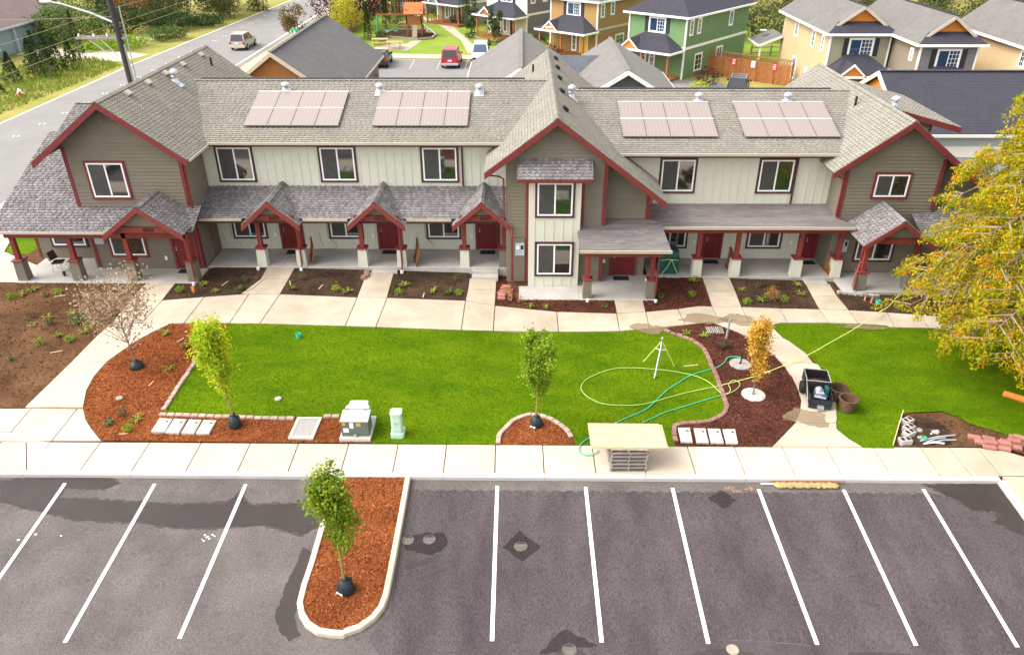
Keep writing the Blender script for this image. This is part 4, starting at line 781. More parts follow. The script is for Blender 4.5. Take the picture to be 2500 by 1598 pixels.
obj('bay', MB().box(1.18, 3.52, 13.41, 13.95, .2, 5.85), 'siding_cream', TH)
RX, RZ, RP = 18.12, 7.73, .755
obj('wall', MB().prism([(15.75,15.13,-.2),(20.15,15.13,-.2),(20.15,15.13,zg(20.15,RX,RZ,RP)),(RX,15.13,RZ-.18),(15.75,15.13,zg(15.75,RX,RZ,RP))], (0,11.5,0)), 'siding_brown', TH)
obj('wall', MB().prism([(20.15,15.7,-.2),(22.6,15.7,-.2),(22.6,15.7,zg(22.6,RX,RZ,RP)),(20.15,15.7,zg(20.15,RX,RZ,RP))], (0,10,0)), 'siding_brown', TH)
obj('wall', MB().prism([(18.2,18.3,5.0),(20.75,18.3,5.0),(20.75,18.3,6.62),(18.2,18.3,7.25)], (0,6.5,0)), 'siding_brown', TH)
# --- siding boards
fg = Fr((0,14.2,0)); siding(TH, fg, xl, xr, .78, 8.5, top=lambda v: (XR-(ZRg-.2-v)/PL, XR+(ZRg-.2-v)/PL))
siding(TH, Fr((xr,14.2,0),(0,1,0),(1,0,0)), 0, 2.3, .78, 6.4)
siding(TH, Fr((0,15.33,0)), -22.95, xl, .78, 3.9)
fc = Fr((0,13.93,0)); siding(TH, fc, .15, 4.68, .25, 7.85, top=lambda v: (CX-(CZ-.2-v)/CP, CX+(CZ-.2-v)/CP))
siding(TH, Fr((0,14.65,0)), 4.68, 6.78, .25, 6.1, top=lambda v: (4.68, CX+(CZ-.2-v)/CP))
siding(TH, Fr((4.68,13.93,0),(0,1,0),(1,0,0)), 0, .72, .25, 6.0)
fR = Fr((0,15.13,0)); siding(TH, fR, 15.75, 20.15, .25, 7.4, top=lambda v: (RX-(RZ-.2-v)/RP, RX+(RZ-.2-v)/RP))
siding(TH, Fr((0,15.7,0)), 20.15, 22.6, 2.8, 5.6, top=lambda v: (20.15, RX+(RZ-.2-v)/RP))
# --- battens on the cream walls
battens(TH, FL, -14.3, .1, 4.0, 6.4); battens(TH, FL, -14.3, .1, .78, 3.6); battens(TH, FRr, 6.8, 15.75, 3.15, 5.9); battens(TH, FRr, 6.8, 15.75, .28, 2.95)
fb = Fr((0,13.41,0)); battens(TH, fb, 1.42, 3.5, .25, 5.6, .43)
# --- corner boards
for x, y, z0, z1 in ((xl+.03,14.2,3.7,6.75),(xr-.07,14.2,3.6,6.5),(xr-.07,14.2,.8,2.9),(1.13,13.9,.25,5.5),(3.62,13.9,2.7,5.5),(4.62,13.9,2.7,6.1),(6.72,14.62,2.9,4.55),(15.8,15.1,3.1,5.6),(20.1,15.1,3.5,5.9),(20.1,15.1,.3,2.8),(4.62,13.9,.3,2.7),(-19.45,14.2,.8,3.6)):
    obj('corner_board', MB().box(x-.08, x+.08, y-.05, y+.03, z0, z1), 'trim_maroon', TH)
obj('corner_board', MB().box(xr, xr+.045, 14.2, 14.34, .8, 6.4), 'trim_maroon', TH); obj('corner_board', MB().box(xr, xr+.03, 15.6, 15.72, .78, 2.9), 'trim_maroon', TH)
obj('corner_board', MB().box(-19.66,-19.6,14.25,15.3,.78,3.6), 'trim_maroon', TH); obj('corner_board', MB().box(20.68,20.78,18.26,18.34,5.5,6.6), 'trim_maroon', TH); obj('corner_board', MB().box(-22.99,-22.88,15.28,15.36,.78,3.4), 'trim_maroon', TH)
fgw = Fr((0,14.165,0)); fRw = Fr((0,15.095,0)); fpw = Fr((0,15.295,0)); fdw = Fr((0,14.615,0))
# --- upper windows
for cx in (-12.86,-7.94,-3.06): window(TH, FL, cx-.91, cx+.91, 4.27, 6.08)
for cx in (8.36,13.07): window(TH, FRr, cx-.89, cx+.89, 3.72, 5.49)
window(TH, fgw, -18.82, -16.98, 4.26, 6.07, 'trim_maroon'); window(TH, fRw, 17.1, 18.8, 4.02, 5.29, 'trim_maroon', screen=True)
window(TH, fb, 1.46, 3.24, 3.71, 5.45, screen=True); window(TH, fb, 1.48, 3.28, .78, 2.53)
# --- ground-floor windows and doors
for cx in (-12.76,-7.93,-3.03): window(TH, FL, cx-.87, cx+.87, 1.31, 3.05)
for cx in (8.3,13.02): window(TH, FRr, cx-.87, cx+.9, .8, 2.5)
window(TH, fgw, -18.72, -16.92, 1.35, 3.0, 'trim_maroon'); window(TH, fpw, -22.2, -20.4, 1.35, 2.9, 'trim_dark'); window(TH, fRw, 16.95, 18.85, .8, 2.45)
for u0, u1 in ((-11.27,-10.08),(-6.37,-5.18),(-1.45,-.22)): door(TH, FL, u0, u1, ZL, ZL+2.2)
door(TH, fgw, -15.75, -14.55, ZL, ZL+2.25); door(TH, fdw, 5.12, 6.4, ZR, ZR+2.2); door(TH, FRr, 9.95, 10.98, ZR, ZR+2.2); door(TH, FRr, 15.02, 15.74, ZR, ZR+2.2, tw=.08)
# --- gable louvres
for fr_, x, z in ((fc, CX, 7.25),(fg, XR-.02, 8.05),(fR, RX, 6.95)):
    mb = MB(); 
    for k in range(8): fr_.box(mb, x-.22, x+.22, z-.28+k*.07, z-.245+k*.07, .02, .05)
    fr_.box(mb, x-.25, x-.2, z-.3, z+.3, .02, .06); fr_.box(mb, x+.2, x+.25, z-.3, z+.3, .02, .06); obj('louvre', mb, 'siding_brown', TH)
# --- main roofs
MP = .29; c_, s_ = 1/math.hypot(1,MP), MP/math.hypot(1,MP); RY = 21.6
def main_roof(x0, x1, ze, tag_):
    L = (RY-16.0)/c_
    roof_plane(TH, (x0,16.0,ze), (1,0,0), (0,c_,s_), [(0,0),(x1-x0,0),(x1-x0,L),(0,L)], 'shingle_tan', 'shingle_tan_base', e=.17, w=.26)
    roof_plane(TH, (x1,27.2,ze), (-1,0,0), (0,-c_,s_), [(0,0),(x1-x0,0),(x1-x0,L),(0,L)], 'shingle_tan', 'shingle_tan_base', e=.4, w=.6)
    zr = ze+MP*(RY-16)
    obj('ridge_vent', MB().box(x0+1.2, x1-1.2, RY-.06, RY+.16, zr-.02, zr+.075), 'ridge_black', TH); ridge_caps(TH, (x0,RY-.05,zr+.02), (x1,RY-.05,zr+.02), 'shingle_tan', .13, .25, .3)
main_roof(-17.0, 2.2, 6.38, 'l'); main_roof(2.6, 18.0, 5.88, 'r')
def gable_y(xr_, zr_, p, xle, xre, y0, y1, m='shingle_tan', mbs='shingle_tan_base', e=.17, w=.25, singles=0, barge=.24, bm='trim_maroon', y1b=None, caps=True, back=False):
    c, s = 1/math.hypot(1,p), p/math.hypot(1,p); Lr = (xre-xr_)/c; Ll = (xr_-xle)/c; D = y1-y0
    roof_plane(TH, (xle,y1,zr_-p*(xr_-xle)), (0,-1,0), (c,0,s), [(0,0),(D,0),(D,Ll),(0,Ll)], m, mbs, e, w, singles//2, .09)
    roof_plane(TH, (xre,y0,zr_-p*(xre-xr_)), (0,1,0), (-c,0,s), [(0,0),(D,0),(D,Lr),(0,Lr)], m, mbs, e, w, singles-singles//2, .09)
    if caps: ridge_caps(TH, (xr_,y0,zr_+.02), (xr_,y1,zr_+.02), m, .14, .22, p*.8)
    for sgn, xe in ((-1,xle),(1,xre)):
        ze = zr_-p*abs(xe-xr_); t = barge/c
        obj('barge_board', MB().prism([(xr_,y0-.04,zr_-.01),(xe,y0-.04,ze-.01),(xe,y0-.04,ze-t),(xr_,y0-.04,zr_-t)], (0,.06,0)), bm, TH)
    return
gable_y(XR, ZRg, PL, -20.72, -13.82, 13.5, 26.6)
gable_y(CX, CZ, CP, -.79, 7.36, 13.45, 29.0)
gable_y(RX, RZ, RP, 15.0, 23.2, 14.7, 27.3)
# low cross roof behind the end gable
c2_, s2_ = 1/math.hypot(1,.26), .26/math.hypot(1,.26)
roof_plane(TH, (22.1,18.1,6.52), (0,1,0), (-c2_,0,s2_), [(0,0),(6.5,0),(6.5,4.1),(0,4.1)], 'shingle_tan', 'shingle_tan_base')
obj('barge_board', MB().prism([(18.2,18.04,7.54),(22.1,18.04,6.52),(22.1,18.04,6.26),(18.2,18.04,7.28)], (0,.05,0)), 'trim_maroon', TH)
# --- gutters
for x0, x1, y, z in ((-13.8,.0,15.93,6.36),(5.45,16.2,15.93,5.86)):
    obj('gutter', MB().prism([(x0,y-.06,z+.02),(x0,y-.06,z-.09),(x0,y+.06,z-.11),(x0,y+.06,z+.02)], (x1-x0,0,0)), 'gutter_beige', TH); obj('fascia', MB().box(x0,x1,y+.065,y+.1,z-.2,z), 'trim_dark', TH); obj('soffit', MB().box(x0,x1,y+.1,16.6,z-.16,z-.1), 'siding_cream', TH)
obj('gutter', MB().beam((-13.78,13.6,6.24),(-13.78,15.9,6.24),.1,.1), 'gutter_beige', TH)
# --- left unit porch roof and its lean-to
def shed(x0, x1, y0, z0, y1, z1, m='shingle_grey', mbs='shingle_grey_base', e=.17, w=.26, singles=0, poly=None, **kw):
    d = math.hypot(y1-y0, z1-z0); return roof_plane(TH, (x0,y0,z0), (1,0,0), (0,(y1-y0)/d,(z1-z0)/d), poly or [(0,0),(x1-x0,0),(x1-x0,d),(0,d)], m, mbs, e, w, singles, .09, **kw)
shed(-23.2, -13.95, 12.75, 3.22, 14.25, 3.9, singles=60)
shed(-23.2, -19.55, 14.25, 3.9, 19.4, 5.9); shed(-22.8, -19.55, 19.4, 5.9, 21.7, 6.72)
obj('ridge_vent', MB().box(-22.8,-19.6,21.66,21.8,6.66,6.76), 'ridge_black', TH)
obj('gutter', MB().box(-23.2,-17.75,12.66,12.75,3.13,3.23), 'gutter_beige', TH)
obj('beam', MB().box(-22.7,-14.4,12.88,13.06,2.86,3.16), 'post_red', TH)
# --- left wing porch roof
shed(-14.38, .25, 14.25, 3.28, 16.5, 4.07, singles=78)
for a, b in ((-14.3,-12.2),(-9.35,-7.25),(-4.5,-2.4)):
    obj('gutter', MB().box(a,b,14.17,14.25,3.18,3.29), 'gutter_beige', TH); obj('fascia', MB().box(a,b,14.26,14.3,3.06,3.2), 'trim_dark', TH)
obj('beam', MB().box(-14.3,.15,14.42,14.58,2.98,3.2), 'trim_dark', TH)
# --- gabled porticos
def portico(cx, half, yf, yb, zr, ze, num, pedx, ped, z0, zbeam, singles, py, fill='siding_brown', zcap=None):
    p = (zr-ze)/half
    gable_y(cx, zr, p, cx-half, cx+half, yf, yb, 'shingle_grey', 'shingle_grey_base', .17, .26, singles, .2, 'post_red')
    obj('pediment', MB().prism([(cx-half*.62,yf+.3,zbeam+.1),(cx+half*.62,yf+.3,zbeam+.1),(cx,yf+.3,zr-.22)], (0,.08,0)), fill, TH)
    obj('beam', MB().box(cx-half*.78, cx+half*.78, yf+.2, yf+.36, zbeam-.13, zbeam+.13), 'post_red', TH)
    if num: text('house_number', num, (cx+half*.12, yf+.19, zbeam), .27, 'number_dark', (math.pi/2,0,0), TH, .012)
    for x in pedx: porch_post(TH, x, py, z0, zcap or z0+.9, zbeam-.1, ped)
portico(-10.75, 1.36, 13.75, 16.5, 4.3, 3.12, '4003', (-11.66,-9.75), 'siding_cream', ZL, 3.42, 26, 14.62)
portico(-5.85, 1.34, 13.75, 16.5, 4.28, 3.12, '4005', (-6.78,-4.9), 'siding_cream', ZL, 3.42, 26, 14.62)
portico(-.98, 1.36, 13.75, 16.5, 4.28, 3.12, '4007', (-1.87,), 'siding_cream', ZL, 3.42, 26, 14.62)
porch_post(TH, .02, 14.62, ZL, ZL+.9, 3.32, 'siding_brown')
portico(-15.85, 1.78, 12.0, 14.2, 4.7, 3.38, '4001', (-17.22,-14.42), 'siding_brown', ZL, 3.55, 40, 12.98, zcap=1.72)
for x in (-22.42,-19.82): porch_post(TH, x, 12.98, ZL, 1.72, 2.88, 'siding_brown')
portico(17.75, 1.6, 12.62, 15.13, 3.9, 2.68, None, (16.75,19.0), 'siding_brown', .25, 2.85, 0, 13.35, zcap=1.1)
shed(19.2, 23.4, 13.4, 2.75, 15.7, 3.5)
# --- bay roof
shed(.66, 3.98, 13.0, 5.62, 13.93, 6.29, singles=40); obj('fascia', MB().box(.66,3.98,12.96,13.0,5.48,5.62), 'trim_maroon', TH); obj('soffit', MB().box(.75,3.9,13.0,13.41,5.5,5.55), 'trim_maroon', TH)
# --- low-slope porch roofs on the right
def flatroof(pts, th=.14): return obj('porch_roof', MB().prism([(x,y,z-th) for x, y, z in pts], (0,0,th)), 'membrane', TH)
flatroof([(6.79,14.12,2.99),(16.45,14.12,2.99),(15.75,15.12,3.06),(15.75,16.6,3.18),(6.79,16.6,3.18)])
flatroof([(3.42,11.52,2.96),(7.38,11.52,2.96),(7.32,14.1,3.14),(6.78,14.64,3.18),(4.69,14.64,3.18),(4.69,13.92,3.13),(3.56,13.92,3.13),(3.42,13.4,3.09)])
for x0, x1, y, z in ((7.4,16.5,14.12,2.96),(3.38,7.42,11.5,2.93)):
    obj('gutter', MB().box(x0,x1,y-.08,y-.005,z-.09,z+.035), 'gutter_beige', TH)
for x0, x1, y, z in ((7.0,16.2,14.42,2.74),(3.6,7.1,11.82,2.7)): obj('beam', MB().box(x0,x1,y-.08,y+.1,z-.16,z+.12), 'post_red', TH)
mat('scuff', (.30,.27,.255), .8, .2, 3, fine=.2, fscale=9)
for cx, cy, w, h in ((5.2,12.3,.35,.12),(4.5,12.0,.5,.06),(6.3,13.3,.35,.3),(6.6,12.2,.3,.05),(9.3,14.6,.7,.05),(10.6,15.3,.3,.12),(12.4,14.55,.6,.04),(14.2,15.2,.25,.1),(8.0,15.6,.2,.2),(15.2,14.5,.4,.05)):
    zz = (lambda x, y: (2.96+.0705*(y-11.52)+.006) if x < 7.3 and y < 13.9 else 2.99+.0766*(y-14.12)+.006)
    sheet('dirt_mark', [(cx+w*math.cos(t_)*(1+.3*math.sin(3*t_+cx)), cy+h*math.sin(t_)*(1+.3*math.sin(2*t_+cy))) for t_ in np.linspace(0,6.28,14)[:-1]], 0, 'scuff', TH, step=1, hf=zz, jitter=.02)
for x0, x1, y in ((8.2,12,.02),(9,14.5,.03)):
    obj('seam', MB().box(x0,x1,15.0+y*8,15.03+y*8,3.055,3.082), 'membrane', TH)
for x in (9.33,11.17,14.12,16.02): porch_post(TH, x, 14.62, ZR, ZR+.95, 2.6, 'siding_cream')
for x in (3.88,6.78): porch_post(TH, x, 12.32, ZR, ZR+.92, 2.56, 'siding_brown', .4)
# --- porch floors and steps
def floor(x0, x1, y0, y1, z): return obj('porch_floor', MB().cbox(x0,x1,y0,y1,z-.5,z,.02), 'concrete_porch', TH)
floor(-22.75,-14.25,12.62,14.2,ZL); floor(-22.75,-19.66,14.2,15.33,ZL); floor(-14.35,-10.7,14.36,YL,ZL+.003); floor(-10.7,-7.0,14.36,YL,ZL+.002); floor(-7.0,-2.2,14.36,YL,ZL+.003); floor(-2.2,.15,14.36,YL,ZL+.002)
floor(3.56,7.0,12.06,14.65,ZR); floor(.75,3.56,12.06,13.41,ZR-.004); floor(3.52,4.68,13.4,13.93,ZR+.002)
floor(7.0,11.9,14.44,YR,ZR+.003); floor(11.9,16.35,14.42,YR,ZR+.002); floor(16.0,22.5,13.02,15.13,ZR-.05)
obj('step', MB().cbox(-6.34,-5.1,14.0,14.36,.3,.66,.02), 'concrete_porch', TH)
obj('step', MB().cbox(-1.5,-.25,13.72,14.05,.2,.58,.02), 'concrete_porch', TH); obj('step', MB().cbox(-1.5,-.25,14.05,14.36,.2,.73,.02), 'concrete_porch', TH)
obj('step', MB().cbox(14.5,15.55,13.95,14.42,-.2,.18,.02), 'concrete_porch', TH)
# --- services on the walls
def meter(fr_, u, v0, w=.42, h=.62, body='meter_grey'):
    m_ = obj('meter_box', fr_.box(MB(), u-w/2, u+w/2, v0, v0+h, .02, .14), body, TH)
    c = fr_.pt(u-w*.2, v0+h*.66, .14); mb = MB(); mb.tube([c, c+fr_.N*.07], .09, 12); obj('meter_dial', mb, 'meter_white', m_); obj('meter_label', fr_.box(MB(), u+w*.12, u+w*.4, v0+h*.5, v0+h*.85, .13, .146), 'number_dark', m_)
meter(Fr((0,14.2,0)), -19.1, 2.05); meter(fc, .78, 1.65); meter(fR, 16.35, 1.35)
obj('service_panel', fc.box(MB(), .45, 1.0, .3, 2.5, .02, .09), 'siding_brown', TH)
for u in (-14.0,-9.15,-4.25):
    mb = MB(); FL.box(mb, u-.27, u+.27, .8, 2.95, .02, .08); b_ = obj('service_panel', mb, 'siding_cream', TH); obj('service_foot', MB().prism([FL.pt(u+.27,.8,.02),FL.pt(u+.62,.8,.02),FL.pt(u+.62,1.05,.02),FL.pt(u+.27,1.42,.02)], (0,-.05,0)), 'siding_cream', b_)
    obj('meter_box', FL.box(MB(), u-.22, u+.2, 2.25, 2.8, .06, .16), 'meter_grey', b_); obj('cable', MB().tube([FL.pt(u-.12,1.7,.1),FL.pt(u-.1,1.2,.1),FL.pt(u,.95,.1)], .018, 5), 'meter_grey', b_)
for fr_, u, v in ((fg,-16.15,1.3),(FL,-11.5,1.55),(FL,-6.6,1.5),(FL,-1.65,1.5),(Fr((0,14.65,0)),4.85,1.0),(FRr,9.55,1.2),(FRr,14.4,1.15)): obj('outlet_cover', fr_.box(MB(), u-.06, u+.06, v-.1, v+.1, .02, .06), 'meter_white', TH)
# --- downspouts
downspout(TH, [(-13.85,14.1,6.1),(-14.25,14.12,5.9),(-14.32,14.1,3.75)]); downspout(TH, [(-14.12,12.62,3.2),(-14.3,12.68,2.9),(-14.3,12.7,1.0),(-14.28,12.5,.75)])
for x in (-9.62,-4.78): downspout(TH, [(x-.05,14.2,3.1),(x-.1,14.33,2.8),(x-.1,14.33,.95),(x-.1,14.15,.68)])
downspout(TH, [(-1.98,16.42,6.25),(-1.98,16.42,4.12)], 'trim_dark'); downspout(TH, [(-.7,13.6,5.62),(-.15,13.8,5.5),(.05,13.86,5.35),(.05,13.86,3.3)])
downspout(TH, [(.4,13.76,3.0),(.42,13.6,2.7),(.42,13.6,.45)], r=.06); downspout(TH, [(7.0,14.0,4.55),(6.85,14.5,4.4),(6.85,14.55,3.2)])
downspout(TH, [(6.98,11.55,2.9),(6.98,12.0,2.5),(6.98,12.05,.5)]); downspout(TH, [(13.98,16.52,5.75),(13.98,16.52,3.22)], 'trim_dark'); downspout(TH, [(16.3,14.05,2.9),(16.7,13.75,2.6),(16.72,13.7,1.5),(16.45,13.2,1.1),(16.4,13.0,.3)], r=.06)
downspout(TH, [(15.2,14.9,5.2),(15.68,15.05,5.0),(15.68,15.05,3.2)])
for x, y in ((-14.3,12.45),(-9.72,14.1),(-4.88,14.1),(-11.8,14.1),(3.9,11.95),(7.0,11.9)):
    z = H(x,y); obj('drain_stub', MB().lathe([(.075,0),(.075,.14),(.06,.15),(0,.15)], (x,y,z), 12, cap=False), 'meter_white', label='white drain stub at the foot of the %s' % {-14.3:'left gabled unit porch corner',-9.72:'second porch from the left, right post',-4.88:'third porch from the left, right post',-11.8:'second porch from the left, left post',3.9:'middle flat-roofed porch, left post',7.0:'middle flat-roofed porch, right post'}[x], cat='drain', group='white drain stubs')
# --- roof vents
def roofvent(p, axis, z0=-.05, r=.09, h=.48):
    x, y, z = p; mb = MB()
    mb.lathe([(r,z0),(r,h*.55)], (x,y,z), 12); v = obj('roof_vent', mb, 'galv', TH, smooth=False)
    obj('vent_cap', MB().lathe([(.0,h*.62),(.17,h*.62),(.21,h*.72),(.2,h*.86),(.1,h),(0,h*1.02)], (x,y,z), 14, cap=False), 'galv', v); obj('vent_collar', MB().lathe([(r+.06,h*.42),(r+.09,h*.48),(r+.02,h*.56)], (x,y,z), 12), 'galv', v)
    U = Vector(axis[0]).normalized(); V = Vector(axis[1]).normalized(); N_ = U.cross(V)
    obj('flashing', MB().obox(Vector(p)+N_*.045-V*.08, U*.24, V*.3, N_*.008), 'galv', v); obj('vent_cone', MB().lathe([(.19,-.02),(.13,.2)], (x,y,z), 12), 'galv', v)
sl_m = ((1,0,0),(0,c_,s_))
for x, y in ((-11.1,20.4),(-6.32,20.3),(-1.3,20.25)): roofvent((x,y,6.38+MP*(y-16)), sl_m)
for x, y in ((9.8,20.4),(14.28,20.4)): roofvent((x,y,5.88+MP*(y-16)), sl_m)
cl_, sl__ = 1/math.hypot(1,PL), PL/math.hypot(1,PL)
roofvent((-16.4,19.9,ZRg-PL*.8), ((0,1,0),(-cl_,0,sl__)), h=.65); roofvent((3.35,20.1,CZ-CP*.97), ((0,1,0),(-cl_,0,sl__)), h=.65); roofvent((18.6,18.0,RZ-.2), ((0,1,0),(-cl_,0,sl__)), h=.5)
def boxvent(p, V, U=(0,1,0), dark=False):
    V = Vector(V).normalized(); U = Vector(U); N_ = U.cross(V).normalized(); b = obj('box_vent', MB().obox(Vector(p)+N_*.09, V*.13, U*.2, N_*.055), 'mat_dark' if dark else 'gutter_beige', TH); obj('vent_throat', MB().obox(Vector(p)+N_*.03-V*.03, V*.1, U*.17, N_*.04), 'ridge_black', b)
for y in (15.8,17.95,20.0,22.2,24.8): boxvent((-16.9,y,ZRg-PL*.3), (-cl_,0,sl__))
for y in (16.1,19.6,22.6,25.2,27.8): boxvent((2.8,y,CZ-CP*.42), (-cl_,0,sl__), dark=True)
for x, y, z in ((-16.25,24.5,ZRg-PL*.95),(1.48,25.9,CZ-CP*.9),(17.4,19.6,RZ-RP*.7)): obj('pipe_vent', MB().tube([(x,y,z-.1),(x,y,z+.45)], .06, 10), 'ridge_black', TH)
# --- porch steps lattice gates leaning between the posts
for n_, (p, q, lean) in enumerate((((-9.62,15.2),(-9.25,14.75),.16),((-4.45,15.1),(-4.2,14.6),.2),((11.0,15.3),(11.05,14.8),.1),((15.75,15.3),(15.78,14.8),.08))):
    z0 = ZL if n_ < 2 else ZR; t = thing('lattice_panel', ['stained wood screen leaning at the second porch from the left','stained wood screen leaning at the third porch from the left','stained wood screen between the posts of the right-hand porch','stained wood screen at the far right end porch post'][n_], 'screen', ((p[0]+q[0])/2,(p[1]+q[1])/2,z0))
    a = Vector((p[0],p[1]+.25,z0+.01)); b = Vector((q[0],q[1]-.25,z0+.01)); d = (b-a); L = d.length; d.normalize(); up = Vector((d.y*-lean, d.x*lean, 1)).normalized()
    for k in range(9):
        s0 = a+d*(L*(k+.5)/9); obj('slat', MB().beam(s0, s0+up*(1.15-.02*k), .1, .02, d.cross(up)), 'wood_stain', t)
    for f_ in (.12,.9): obj('rail', MB().beam(a+up*1.15*f_+d.cross(up)*.03, b+up*1.1*f_+d.cross(up)*.03, .03, .07, up), 'wood_lattice', t)
# --- solar arrays
def solar(x0, ze, lab):
    t = thing('solar_array', lab, 'solar panels', (x0, 17.15, ze+MP*1.15), group='solar arrays on the main roofs'); U = Vector((1,0,0)); V = Vector((0,c_,s_)); N_ = U.cross(V); O = Vector((x0,17.15,ze+MP*1.15))+N_*.12
    pw, ph = 1.138, 1.615; first = None
    for j in range(2):
        for i in range(4):
            o = O+U*(i*pw)+V*(j*ph)
            mb = MB(); mb.obox(o+U*(pw/2)+V*(ph/2), U*(pw/2-.008), V*(ph/2-.008-.012*j), N_*.02)
            f = obj('panel', mb, 'panel_frame', t)
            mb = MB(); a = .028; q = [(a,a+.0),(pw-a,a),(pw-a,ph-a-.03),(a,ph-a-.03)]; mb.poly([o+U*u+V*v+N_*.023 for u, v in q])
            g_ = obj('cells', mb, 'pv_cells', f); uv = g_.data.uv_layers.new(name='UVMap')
            for k, (u, v) in enumerate(((0,0),(1.105,0),(1.105,1.575),(0,1.575))): uv.data[k].uv = (u, v)
    obj('mid_strip', MB().beam(O+V*(ph-.012)+N_*.024, O+V*(ph-.012)+N_*.024+U*(4*pw), .05, .008, N_), 'vinyl_white', t); obj('top_strip', MB().beam(O+V*(2*ph-.03)+N_*.024, O+V*(2*ph-.03)+N_*.024+U*(4*pw), .03, .008, N_), 'vinyl_white', t)
    for v in (.45,1.15,2.1,2.8): obj('rail', MB().beam(O+V*v-N_*.06-U*.03, O+V*v-N_*.06+U*(4*pw+.03), .05, .06, N_), 'steel', t)
    for u in (.3,2.2,4.2):
        for v in (.45,2.8): obj('bracket', MB().beam(O+V*v+U*u-N_*.13, O+V*v+U*u-N_*.05, .05, .05, V), 'ridge_black', t)
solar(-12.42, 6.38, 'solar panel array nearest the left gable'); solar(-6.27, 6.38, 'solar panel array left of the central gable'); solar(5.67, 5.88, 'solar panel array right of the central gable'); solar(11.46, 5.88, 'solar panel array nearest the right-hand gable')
# ------------------------------------------------------------------ things on the site
ordn = ['first','second','third','fourth','fifth','sixth','seventh','eighth','ninth','tenth','eleventh','twelfth','thirteenth','fourteenth','fifteenth','sixteenth','seventeenth','eighteenth','nineteenth']
def resample(pts, step):
    P = [Vector(p) for p in pts]; out = [P[0]]; acc = 0
    for a, b in zip(P[:-1], P[1:]):
        L = (b-a).length; d = step-acc
        while d <= L: out.append(a+(b-a)*(d/L)); d += step
        acc = L-(d-step)
    return out
def smooth_path(pts, k=6):
    """Catmull-Rom through pts"""
    P = [Vector(p) for p in pts]; P = [P[0]*2-P[1]]+P+[P[-1]*2-P[-2]]; out = []
    for i in range(1, len(P)-2):
        for j in range(k):
            t = j/k; a, b, c, d = P[i-1], P[i], P[i+1], P[i+2]
            out.append(.5*((2*b)+(c-a)*t+(2*a-5*b+4*c-d)*t*t+(3*b-a-3*c+d)*t**3))
    return out+[P[-2]]
def edging(pts, label, m, L=.29, closed=False):
    t = thing('lawn_edging', label, 'edging', (pts[0][0], pts[0][1], H(*pts[0])), group='paver edgings of the beds')
    path = smooth_path([(x, y, 0) for x, y in pts], 8) if len(pts) > 4 else [Vector((x,y,0)) for x, y in pts]
    S = resample(path, L)
    for a, b in zip(S[:-1], S[1:]):
        d = (b-a).normalized(); n = Vector((-d.y, d.x, 0)); c = (a+b)/2; z = H(c.x, c.y); j = random.uniform(-.012,.012); w = .08; e = L/2-.012; hh = random.uniform(.085,.105)
        mb = MB(); P = lambda u, v, zz: (c.x+d.x*u+n.x*(v+j), c.y+d.y*u+n.y*(v+j), z+zz); b_ = .015
        mb.v = [P(-e,-w,-.03),P(e,-w,-.03),P(e,w,-.03),P(-e,w,-.03),P(-e,-w,hh-b_),P(e,-w,hh-b_),P(e,w,hh-b_),P(-e,w,hh-b_),P(-e+b_,-w+b_,hh),P(e-b_,-w+b_,hh),P(e-b_,w-b_,hh),P(-e+b_,w-b_,hh)]
        mb.f = [(8,9,10,11)]+[(r+i, r+(i+1)%4, r+4+(i+1)%4, r+4+i) for r in (0,4) for i in range(4)]
        obj('block', mb, m, t)
edging(G['edgeL'], 'tan paver edging slanting up the left side of the lawn', 'block_tan'); edging(G['edgeB'], 'straight tan paver edging at the lawn foot behind the white lids', 'block_tan'); edging(G['edgeB2'], 'short tan paver edging beside the green transformer', 'block_tan')
edging(G['edgeC'], 'arched paver edging round the middle tree bed', 'block_tan'); edging(G['edgeR'], 'winding reddish paver edging along the dark right-hand bed', 'block_red')
# water meter lids
def lid(q, label, group):
    c = [sum(p[i] for p in q)/4 for i in (0,1)]; z = H(*c)+.03; t = thing('meter_box_lid', label, 'meter box', (c[0],c[1],z), group=group)
    p = inset(q, .012); p2 = inset(p, .035); n = len(p)
    mb = MB(); mb.prism([(x,y,z-.04) for x, y in p], (0,0,.10)); obj('frame', mb, 'polymer', t)
    mb = MB(); mb.prism([(x,y,z+.05) for x, y in p2], (0,0,.022)); obj('lid', mb, 'polymer', t)
    a = Vector((*p2[-1],0)) ; b = Vector((*p2[1],0)); h = Vector((c[0],c[1],0)).lerp(Vector((max(p2, key=lambda k: k[0]+k[1])[0], max(p2, key=lambda k: k[0]+k[1])[1], 0)), .55)
    obj('reader_hole', MB().lathe([(.045,0),(.045,.006),(0,.006)], (h.x,h.y,z+.07), 10, cap=False), 'number_dark', t)
ords = ['leftmost','second from left','third from left','rightmost']
for i in range(4): lid(G['covers1'][4*i:4*i+4], 'white meter box lid in the orange bed, %s of four' % ords[i], 'meter lids in the left bed'); lid(G['covers2'][4*i:4*i+4], 'white meter box lid in the dark red bed, %s of four' % ords[i], 'meter lids in the right bed')
q = G['vault']; c = [sum(p[i] for p in q)/4 for i in (0,1)]; z = H(*c)
t = thing('utility_vault', 'large square concrete utility vault with grey lid beside the transformer', 'utility vault', (c[0],c[1],z)); p = inset(q, .01); pi = inset(q, .13)
for i in range(4): j = (i+1) % 4; obj('frame', MB().prism([(p[i][0],p[i][1],z-.03),(p[j][0],p[j][1],z-.03),(pi[j][0],pi[j][1],z-.03),(pi[i][0],pi[i][1],z-.03)], (0,0,.12)), 'polymer', t)
obj('lid', MB().prism([(x,y,z) for x, y in inset(q,.14)], (0,0,.082)), 'cmu', t)
